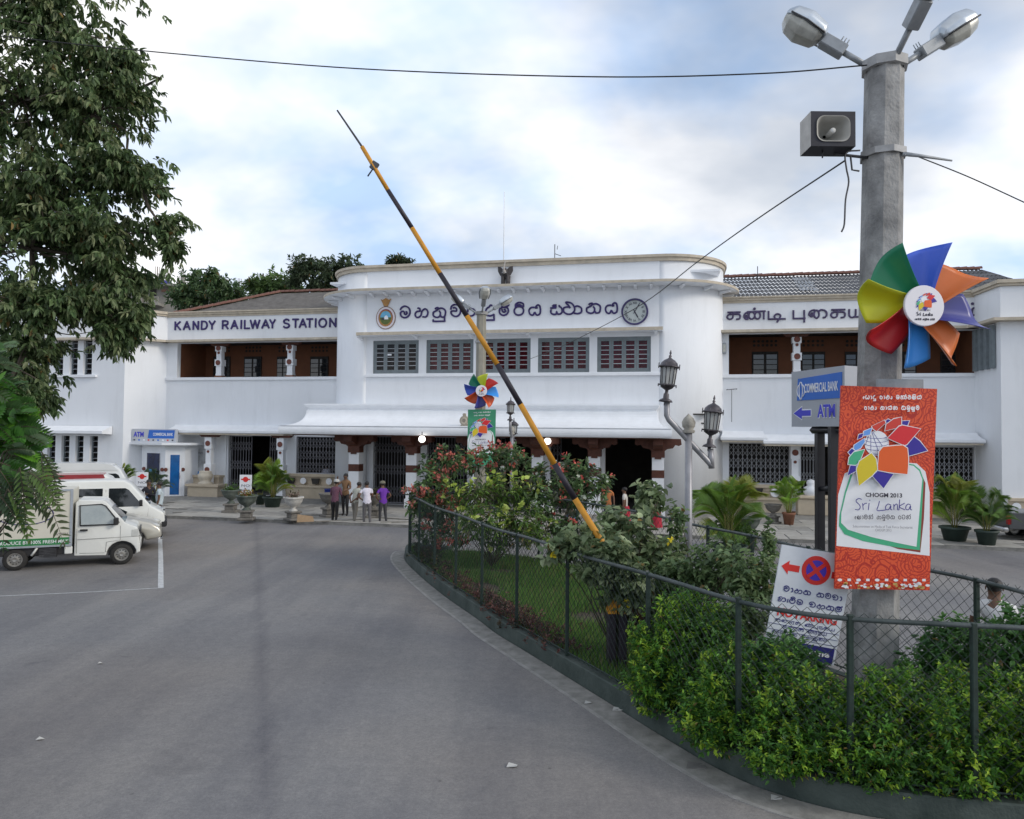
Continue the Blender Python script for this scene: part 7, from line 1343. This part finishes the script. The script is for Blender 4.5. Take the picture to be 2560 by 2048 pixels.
far_tree(997, 80, [(997, 652, 0, 1.2, .7, 1), (975, 658, 0, .7, .5, .4), (1020, 658, 0, .7, .5, .4)], 160, .36, 'small tree top peeping over the centre parapet', [(.05, .075, .04), (.075, .10, .055)])
# ---------------------------------------------------------------- clock, crest, elephant, aerials
cx, cz = st(1587, 780); cr = .60; CK = empty('wall_clock', tuple(stw(cx, -.02, cz)), -YAW, 'large round wall clock with roman numerals right of the lettering', 'clock'); m = MB(); m.lathe([(cr * .86, -.02), (cr * .88, -.10), (cr, -.10), (cr, .02)], (0, 0, 0), 36, 0, False, 'y'); m.build('rim', mat('clock_rim_navy', (.03, .018, .10), .4, .2, 5), CK); m = MB(); m.lathe([(0, -.04), (cr * .87, -.04)], (0, 0, 0), 36, 0, False, 'y'); m.build('face', mat('clock_face', (.42, .46, .45), .4, .06, 3), CK)
for i, t in enumerate(('XII', 'I', 'II', 'III', 'IV', 'V', 'VI', 'VII', 'VIII', 'IX', 'X', 'XI')):
    a = math.radians(90 - i * 30); text_obj('numeral', t, M_INK, CK, Matrix.Translation((cr * .66 * math.cos(a), -.045, cr * .66 * math.sin(a))) @ Matrix.Rotation(math.pi / 2, 4, 'X') @ Matrix.Rotation(a - math.pi / 2, 4, 'Z') @ Matrix.Translation((0, -.05, 0)), .15, None, .002, .003)
for ang, l, w in ((30, .5, .022), (152, .36, .032)):
    a = math.radians(90 - ang); m = MB(); d = Vector((math.cos(a), 0, math.sin(a))); s = Vector((-d.z, 0, d.x)); m.add([-d * .1 + s * w * .6 + Vector((0, -.055, 0)), d * l * .7 + s * w + Vector((0, -.055, 0)), d * l + Vector((0, -.055, 0)), d * l * .7 - s * w + Vector((0, -.055, 0)), -d * .1 - s * w * .6 + Vector((0, -.055, 0))], [(0, 1, 2, 3, 4)]); m.build('hand', M_INK, CK)
ex, ez = st(965, 795); EM = empty('crest', tuple(stw(ex, -.015, ez)), -YAW, 'oval railway crest with golden crown left of the lettering', 'emblem'); M_GOLD = mat('crest_gold', (.40, .20, .05), .5, .2, 6)
def oval(rx, rz, y, m_, nm, z=0.0, x=0.0, a0=0, a1=360): q = MB(); P = [(x + rx * math.cos(math.radians(t)), z + rz * math.sin(math.radians(t))) for t in np.linspace(a0, a1, 33)[:-1 if a1 - a0 == 360 else None]]; q.prism(P, -y, 0); return q.build(nm, m_, EM)
oval(.50, .56, .02, mat('crest_frame', (.22, .13, .09), .6, .2, 5), 'frame'); oval(.465, .52, .026, mat('crest_white', (.66, .62, .64), .6, .05, 3), 'white_field'); oval(.37, .42, .032, mat('crest_maroon', (.20, .02, .06), .6, .2, 5), 'maroon_ring'); oval(.345, .39, .036, M_GOLD, 'gold_ring', -.02); oval(.29, .33, .040, mat('crest_green', (.10, .14, .03), .6, .3, 8), 'meadow'); oval(.27, .30, .044, mat('crest_sky', (.14, .42, .62), .6, .2, 5), 'sky_panel', .02, 0, 0, 180); oval(.11, .19, .05, PM['white'], 'stupa', -.08, .03, 0, 180)
q = MB(); q.box((-.20, -.05, -.1), (-.06, -.03, -.02)); q.build('train', M_INK, EM); q = MB(); q.prism([(-.10, .57), (.10, .57), (.20, .80), (.27, .92), (.17, .86), (0, .96), (-.17, .86), (-.27, .92), (-.20, .80)], -.05, 0); q.build('crown', M_GOLD, EM)
lx, lz = st(1262, 708, .45); EL = empty('elephant_statue', tuple(stw(lx, -.35, 10.47)), -YAW, 'small dark elephant statue with raised trunk on the centre ledge', 'statue'); M_EL = mat('elephant_dark', (.045, .04, .042), .6, .3, 6); M_ELP = mat('elephant_pale', (.34, .32, .30), .6, .3, 6)
q = MB(); q.sphere((0, .12, .47), .22, 0, 14, 10, (.85, 1.1, .95)); q.sphere((0, -.12, .58), .15, 0, 12, 10, (.9, .9, 1.1))
for x, y in ((-.11, -.05), (.11, -.05), (-.11, .25), (.11, .25)): q.tube([(x, y, .42), (x * 1.05, y - .01, .2), (x * 1.05, y - .02, 0)], [.085, .068, .075], 9)
q.build('body', M_EL, EL); q = MB(); q.tube(smooth_pts([(0, -.2, .56), (0, -.30, .50), (0, -.33, .66), (.02, -.28, .86), (.04, -.24, 1.02)], 4), [.085, .08, .075, .07, .065, .06, .055, .05, .046, .042, .04, .037, .034, .032, .03, .03, .03], 8); q.build('trunk', M_ELP, EL)
for s in (-1, 1):
    q = MB(); q.add([(s * .10, -.10, .68), (s * .22, -.08, .80), (s * .36, -.02, .84), (s * .36, .02, .62), (s * .24, .0, .40), (s * .12, -.06, .46)], [(0, 1, 2, 3, 4, 5)]); o = q.build('ear', M_EL, EL); md = o.modifiers.new('s', 'SOLIDIFY'); md.thickness = .025
    q = MB(); q.tube([(s * .07, -.22, .52), (s * .09, -.32, .47)], [.02, .008], 6); q.build('tusk', M_TRIM, EL)
for y, z, r, h, nm, lb, px, v in ((0, 0, .022, 0, 'flagpole', 'thin pale flagpole standing on the roof behind the elephant', 1261, -1.0),):
    x, zt_ = st(px, 480, v); m = MB(); m.tube([(0, 0, 0), (0, 0, zt_ - 11.0)], [.03, .018], 7); m.build('pole', M_TRIM, None, tuple(stw(x, -v, 11.0))) and None; o = bpy.context.scene.collection.objects[-1]; o.name = 'flagpole'; tag(o, lb, 'flagpole')
def aerial(px, ptop, pbot, v, bars, label):
    x, zt_ = st(px, ptop, v); _, zb = st(px, pbot, v); zb -= .3; m = MB(); m.tube([(0, 0, 0), (0, 0, zt_ - zb)], .022, 5)
    for z, a, b, t in bars: m.tube([(a, 0, (zt_ - zb) * z), (b, .1, (zt_ - zb) * z + t)], .016, 4)
    tag(m.build('aerial', M_STEEL, None, tuple(stw(x, -v, zb)), -YAW), label, 'aerial')
aerial(1387, 611, 648, -2.5, [(.55, 0, .3, -.1), (.75, .12, .13, .2)], 'thin twin-rod aerial on the centre block roof'); aerial(1894, 666, 690, -6, [(.45, -.2, .15, 0)], 'tiny cross-shaped aerial on the corrugated roof')
x, z = st(1829, 975, -WY + .2); m = MB(); m.tube([(0, 0, 0), (0, 0, -1.5)], .012, 4); m.tube([(-.25, 0, 0), (.25, 0, .05)], .015, 4)
for t in (-.2, -.05, .1, .22): m.tube([(t, -.2, .02), (t, .2, .02)], .01, 4)
tag(m.build('television_aerial', M_STEEL, None, tuple(stw(x, WY - .25, z)), -YAW), 'small television aerial with drooping lead on the right wing wall', 'aerial')
x, z = st(1810, 870, -WY); m = MB(); m.box((-.09, -.2, -.28), (.09, -.02, .22), 0, .02); o = m.build('wall_lamp', M_GREYM, None, tuple(stw(x, WY, z)), -YAW); m = MB(); m.box((-.065, -.21, -.2), (.065, -.2, .14)); m.build('lamp_pane', M_LENS, o); tag(o, 'small grey wall lamp at the left end of the right balcony', 'lamp')
# lit globes under the portico
M_GLOBE = mat('lit_globe', (1, .93, .85), .4, .02, 2, emit=3.0)
for px, py, lb in ((1055, 1098, 'round lit globe lamp under the portico left of the green banner'), (1369, 1103, 'round lit globe lamp under the portico right of the boom')):
    p = np.array(at(px, py, 32.2)); o = empty('globe_lamp', tuple(p), 0, lb, 'lamp', 'lit globes under the portico'); m = MB(); m.sphere((0, 0, 0), .15, 0, 16, 12); m.build('globe', M_GLOBE, o); m = MB(); m.lathe([(.05, .14), (.06, .18), (.02, .2), (.02, .32)], (0, 0, 0), 10); m.build('hanger', M_STEEL, o)
# ---------------------------------------------------------------- unfinished buildings beyond the left wing
M_RAWC = mat('raw_concrete', (.26, .25, .225), .95, .25, .6, .3, 8); M_BRK = mat('raw_brick', (.26, .15, .11), .95, .25, 1.2, .3, 8); M_TARP = mat('blue_tarpaulin', (.07, .07, .32), .6, .2, 2); M_REBAR = mat('rebar', (.22, .17, .14), .8, .2, 5)
d = 85; b0 = at(405, 780, d); UB = empty('unfinished_building', (float(b0[0]), d, 0), 0, 'half-built grey concrete house with columns and balcony beyond the left wing', 'building'); zz = lambda py: float(at(400, py, d)[2]); xx = lambda px: float(at(px, 700, d)[0] - b0[0])
m = MB(); m.box((xx(360), 0, 0), (xx(450), 8, zz(716))); m.build('wall', M_RAWC, UB); m = MB(); m.box((xx(352), -1.2, zz(719)), (xx(453), 8.1, zz(714))); m.build('roof_slab', M_RAWC, UB); m = MB(); m.box((xx(358), -1.5, zz(768)), (xx(412), 0, zz(762))); m.box((xx(358), -1.5, zz(762)), (xx(360), 0, zz(747))); m.box((xx(358), -1.5, zz(750)), (xx(412), -1.35, zz(747)))
for k in range(7): m.box((xx(362 + k * 8), -1.48, zz(762)), (xx(364 + k * 8), -1.38, zz(750)))
m.build('balcony', M_RAWC, UB); m = MB(); m.box((xx(376), -.06, zz(745)), (xx(392), .05, zz(723))); m.build('window', M_DARK, UB); m = MB(); m.box((xx(405), -.1, zz(730)), (xx(450), -.01, zz(724))); m.build('brick_course', M_BRK, UB); m = MB(); m.box((xx(355), -.4, zz(800)), (xx(358), 0, zz(768))); m.build('downpipe', M_RAWC, UB)
m = MB(); m.add([(xx(402), -.5, zz(697)), (xx(432), -.5, zz(708)), (xx(432), 5, zz(708)), (xx(402), 5, zz(697)), (xx(402), -.5, zz(712)), (xx(420), -.5, zz(713))], [(0, 1, 2, 3), (0, 4, 5, 1)]); m.build('tarpaulin', M_TARP, UB)
def stub(root, px, ptop, pbot, y=.5):
    m = MB(); m.box((xx(px - 4), y, zz(pbot)), (xx(px + 4), y + .5, zz(ptop))); o = m.build('column', M_RAWC, root)
    m = MB(); L0 = random.uniform(14, 26)
    for k in range(4): m.tube([(xx(px - 3 + k * 2), y + .1 + .3 * (k % 2), zz(ptop)), (xx(px - 3 + k * 2.2), y + .1 + .3 * (k % 2), zz(ptop - L0))], .035, 4)
    m.build('rebar', M_REBAR, o)
for px, a in ((385, 686), (412, 685), (440, 702), (450, 688)): stub(UB, px, a, 716)
b1 = at(600, 740, d); UB2 = empty('unfinished_building', (float(b0[0]), d + 6, 0), 0, 'row of bare concrete column stubs with rods beyond the low trees', 'building'); m = MB(); m.box((xx(470), 0, 0), (xx(640), 8, zz(728))); m.build('floor_slab', M_RAWC, UB2)
for px, a in ((577, 694), (590, 696), (612, 704), (625, 698), (545, 690)): stub(UB2, px, a, 730)
m = MB(); d2 = 95; p = at(250, 780, d2); x_ = lambda q: float(at(q, 700, d2)[0] - p[0]); z_ = lambda q: float(at(250, q, d2)[2]); m.box((x_(120), 0, 0), (x_(345), 10, z_(735))); LBo = empty('distant_house', (float(p[0]), d2, 0), 0, 'pale distant house glimpsed through the big tree', 'house'); m.build('wall', mat('distant_wall', (.36, .34, .30), .9, .2, .4), LBo); m = MB(); m.prism([(x_(110), z_(736)), (x_(235), z_(695)), (x_(355), z_(736))], -.6, 10.5); m.build('roof', mat('distant_roof', (.16, .20, .27), .8, .2, .5), LBo)
# ---------------------------------------------------------------- planters
M_URN = mat('green_grey_urn', (.045, .06, .05), .8, .4, 5, .4, 25, col2=(.13, .15, .13)); M_URNW = mat('white_urn', (.50, .49, .46), .8, .25, 5, .3, 25); M_POT = mat('dark_green_pot', (.03, .05, .04), .6, .3, 5); M_TERR = mat('terracotta_pot', (.22, .10, .06), .9, .25, 5); M_PEDS = mat('pedestal_stone', (.16, .15, .135), .9, .35, 5, .4, 25)
def urn(px, py, label, mt, sc=1.0, ped=True, plant=None, z=.12):
    p = gp(px, py, z); o = empty('urn_planter', (float(p[0]), float(p[1]), z), random.uniform(0, 6), label, 'planter', 'urn planters along the pavement'); o.scale = (sc,) * 3; h = 0
    if ped: m = MB(); m.box((-.3, -.3, 0), (.3, .3, .1), 0, .02); m.box((-.2, -.2, .1), (.2, .2, .30), 0, .02); m.box((-.26, -.26, .30), (.26, .26, .38), 0, .02); m.build('pedestal', M_PEDS, o); h = .38
    m = MB(); m.lathe([(.16, h), (.17, h + .04), (.08, h + .10), (.10, h + .16), (.27, h + .26), (.36, h + .40), (.38, h + .50), (.42, h + .53), (.42, h + .58), (.36, h + .58), (.33, h + .5), (0, h + .48)], (0, 0, 0), 22); m.build('urn', mt, o)
    if plant:
        T, d_ = ellipsoid_pts(60, (0, 0, h + .66), (.33, .33, .22), .2); V, F, C = twig_leaves(T, unit(d_ + np.array([0, 0, .8])), 8, .10, .04, plant); fast_mesh('foliage', V, F, LM, o, C)
        m = MB(); branches(m, (0, 0, h + .45), T[:8], .008, .5, .2); m.build('stems', M_STEM, o)
    return o
PLG = [(.05, .12, .03), (.08, .17, .04), (.12, .2, .06)]
urn(577, 1281, 'green-grey urn with leafy plant on the left pavement, left of the sign board', M_URN, 1.0, True, PLG); urn(616, 1300, 'green-grey urn with orange-tinged plant before the small sign board', M_URN, 1.0, True, [(.12, .17, .03), (.30, .22, .04), (.3, .1, .04)]); urn(733, 1301, 'white fluted urn on a stone pedestal left of the group of men', M_URNW, .95, True, [(.12, .12, .06), (.3, .22, .18)]); urn(822, 1292, 'dark stone urn half hidden behind the man in maroon', M_PEDS, 1.0, True); urn(934, 1294, 'pale stone urn with plant between the white and purple shirts', M_PEDS, .98, True, [(.10, .09, .05), (.07, .08, .03)]); urn(1868, 1372, 'dark green stone urn on the forecourt right of the rounded wall', M_URN, 1.05, True, None, .0); urn(1933, 1309, 'grey stone urn on a pedestal beside the ticket bench', M_PEDS, .8, True)
def palm(px, py, H, n, label, pot, potr=.34, cols=None, z=.12, spread=.6):
    p = gp(px, py, z); base = np.array([p[0], p[1], z]); fr = []
    for k in range(n):
        a = 2 * math.pi * k / n + random.uniform(-.3, .3); q = random.random(); s = base + np.array([math.cos(a) * .1, math.sin(a) * .1, .5 + q * H * .32]); sl = spread * (1.15 - .8 * q); fr.append((s, (math.cos(a) * sl, math.sin(a) * sl, 1.0), H * random.uniform(.55, .78)))
    def pot_(root):
        m = MB(); r = potr; m.lathe([(0, 0), (r * .72, 0), (r * .95, .40), (r * 1.08, .41), (r * 1.08, .48), (r * .95, .48), (r * .9, .43), (0, .42)], (0, 0, 0), 20); m.build('pot', pot, root); m = MB()
        for k in range(6): a = k * 1.05; m.tube([(math.cos(a) * .06, math.sin(a) * .06, .4), (math.cos(a) * .13, math.sin(a) * .13, H * .45)], [.022, .014], 5)
        m.build('canes', mat('palm_cane', (.20, .19, .05), .7, .2, 6), root)
    return frond_plant('palm_in_pot', tuple(base), fr, cols or [(.13, .24, .03), (.20, .31, .04), (.09, .17, .03), (.26, .30, .05)], label, 'potted palm', 'potted areca palms', .085, 30, .26, .62, .009, None, mat('palm_rib', (.22, .24, .06), .7, .2, 6), pot_, .35)
palm(681, 1268, 2.5, 26, 'large potted palm with yellow-green fronds before the left folding gates', M_POT, .42); palm(650, 1262, 1.2, 12, 'small dark potted palm left of the large palm', M_POT, .24, [(.05, .10, .03), (.08, .14, .04)]); palm(385, 1258, 1.9, 14, 'dark palm in front of the bank booth window', M_POT, .3, [(.03, .06, .03), (.05, .09, .04)]); palm(300, 1250, 2.2, 14, 'yellow-green palm rising behind the vans left of the bank booth', M_POT, .3)
palm(1822, 1405, 3.0, 28, 'large potted palm beside the rounded wall right of the lantern standard', M_POT, .5, None, .0, .75); palm(1972, 1312, 2.2, 14, 'slender potted palm on a plinth before the right-wing lattice', M_TERR, .24, [(.16, .30, .03), (.22, .36, .05), (.10, .20, .03)], .12, .4); palm(2387, 1352, 2.7, 26, 'large potted palm right of the orange banner', M_POT, .45); palm(2467, 1362, 2.1, 22, 'bushy potted palm in a terracotta-rimmed pot near the pickup', M_POT, .33, [(.07, .15, .03), (.11, .20, .04), (.06, .12, .03)])
for i, (px, py, lb) in enumerate(((1850, 1395, 'dense green bush at the foot of the large right-hand palm'),)):
    b = gp(px, py); shrub('forecourt_bush', (float(b[0]), float(b[1]), 0.0), [((0, 0, .6), (.6, .5, .5), 1), ((-.3, 0, .95), (.45, .4, .35), .6)], 260, 9, .11, .045, PLG, None, lb, 'shrub')
# small standing signs
def stand_sign(px, py, h, label):
    p = gp(px, py, .12); o = empty('stand_sign', (float(p[0]), float(p[1]), .12), 0, label, 'sign', 'small standing notices'); m = MB(); m.box((-.27, -.02, .55), (.27, .02, h), 0, .006); m.build('board', PM['white'], o); m = MB()
    for x in (-.2, .2): m.tube([(x, .04, 0), (x, .03, h - .1)], .015, 5)
    m.build('legs', M_STEEL, o); m = MB(); m.lathe([(0, -.028), (.12, -.028), (.12, -.02)], (0, 0, h - .2), 18, 0, False, 'y'); m.build('red_disc', M_RED, o); m = MB(); m.box((-.2, -.026, h - .23), (.2, -.021, h - .17)); m.build('red_arrow', M_RED, o)
    for k, (t, hh) in enumerate((('NO', .14), ('PARKING', .12))): q = MB(); text_obj('lettering', t, M_INK, o, Matrix.Translation((0, -.024, h - .52 - k * .2)) @ RXm, hh, .36, .001)
stand_sign(613, 1272, 1.5, 'small white no parking notice board before the large palm'); stand_sign(354, 1262, 1.5, 'small white no parking notice board behind the suited man')
# clutter on the pavement
def clutter(name, px, py, fn, m_, label, cat, z=.125): p = gp(px, py, z); m = MB(); fn(m); o = m.build(name, m_, None, (float(p[0]), float(p[1]), z)); o.rotation_euler = (0, 0, random.uniform(-.5, .5)); tag(o, label, cat); return o
clutter('barrel', 824, 1256, lambda m: m.lathe([(0, 0), (.25, 0), (.27, .3), (.25, .6), (.27, .62), (.27, .66), (0, .64)], (0, 0, 0), 18), mat('blue_plastic', (.02, .04, .25), .4, .15, 4), 'blue plastic barrel behind the man in maroon', 'barrel'); clutter('cardboard_sheet', 762, 1305, lambda m: m.prism([(-.3, 0), (.35, 0), (.3, .2), (-.28, .3)], -.02, .02), mat('cardboard', (.34, .24, .15), .9, .15, 5), 'brown cardboard sheet lying by the white urn', 'cardboard')
for i, (px, py, l, a) in enumerate(((800, 1288, 2.2, .3), (780, 1296, 1.6, .1), (850, 1302, 1.9, .5), (975, 1297, 1.8, -.4), (1000, 1306, 1.5, .2))): o = clutter('plank', px, py, lambda m: m.box((-l / 2, -.05, 0), (l / 2, .05, .03)), mat('grey_timber', (.19, .18, .16), .9, .3, 6), ('long grey plank lying behind the men near the barrel', 'short grey plank beside the cardboard sheet', 'grey plank at the feet of the bent man', 'grey plank right of the man in purple', 'short grey plank near the far tip of the fence')[i], 'plank'); o.rotation_euler = (0, 0, a)
for i, (px, py, s) in enumerate(((1337, 1609, .05), (1388, 1668, .06), (1470, 1759, .05), (1545, 1776, .08), (1280, 1917, .06), (100, 1850, .04), (250, 1660, .03), (1740, 1918, .12), (1940, 1998, .06))):
    p = gp(px, py); m = MB(); m.add([(-s, -s * .5, .008), (s * .8, -s * .6, .02), (s, s * .5, .006), (-s * .6, s * .7, .025)], [(0, 1, 2, 3)]); o = m.build('litter_scrap', mat('paper_scrap', (.48, .48, .46), .8, .2, 8) if i != 7 else mat('grey_stone', (.16, .155, .15), .9, .2, 9), None, (float(p[0]), float(p[1]), .004)); md = o.modifiers.new('s', 'SOLIDIFY'); md.thickness = .006 if i != 7 else .05; tag(o, ('crumpled white scrap on the kerb near the reddish border plants', 'small pale scrap in the gutter below the barrier', 'small pale scrap on the road left of the gutter', 'pale flattened scrap in the gutter before the bulging shrub', 'white paper scrap on the open road bottom centre', 'tiny pale scrap on the road at the far left bottom', 'tiny pale scrap on the road right of the bay line', 'grey broken stone lying in the near gutter', 'small pale scrap in the gutter at the bottom right')[i], 'litter')
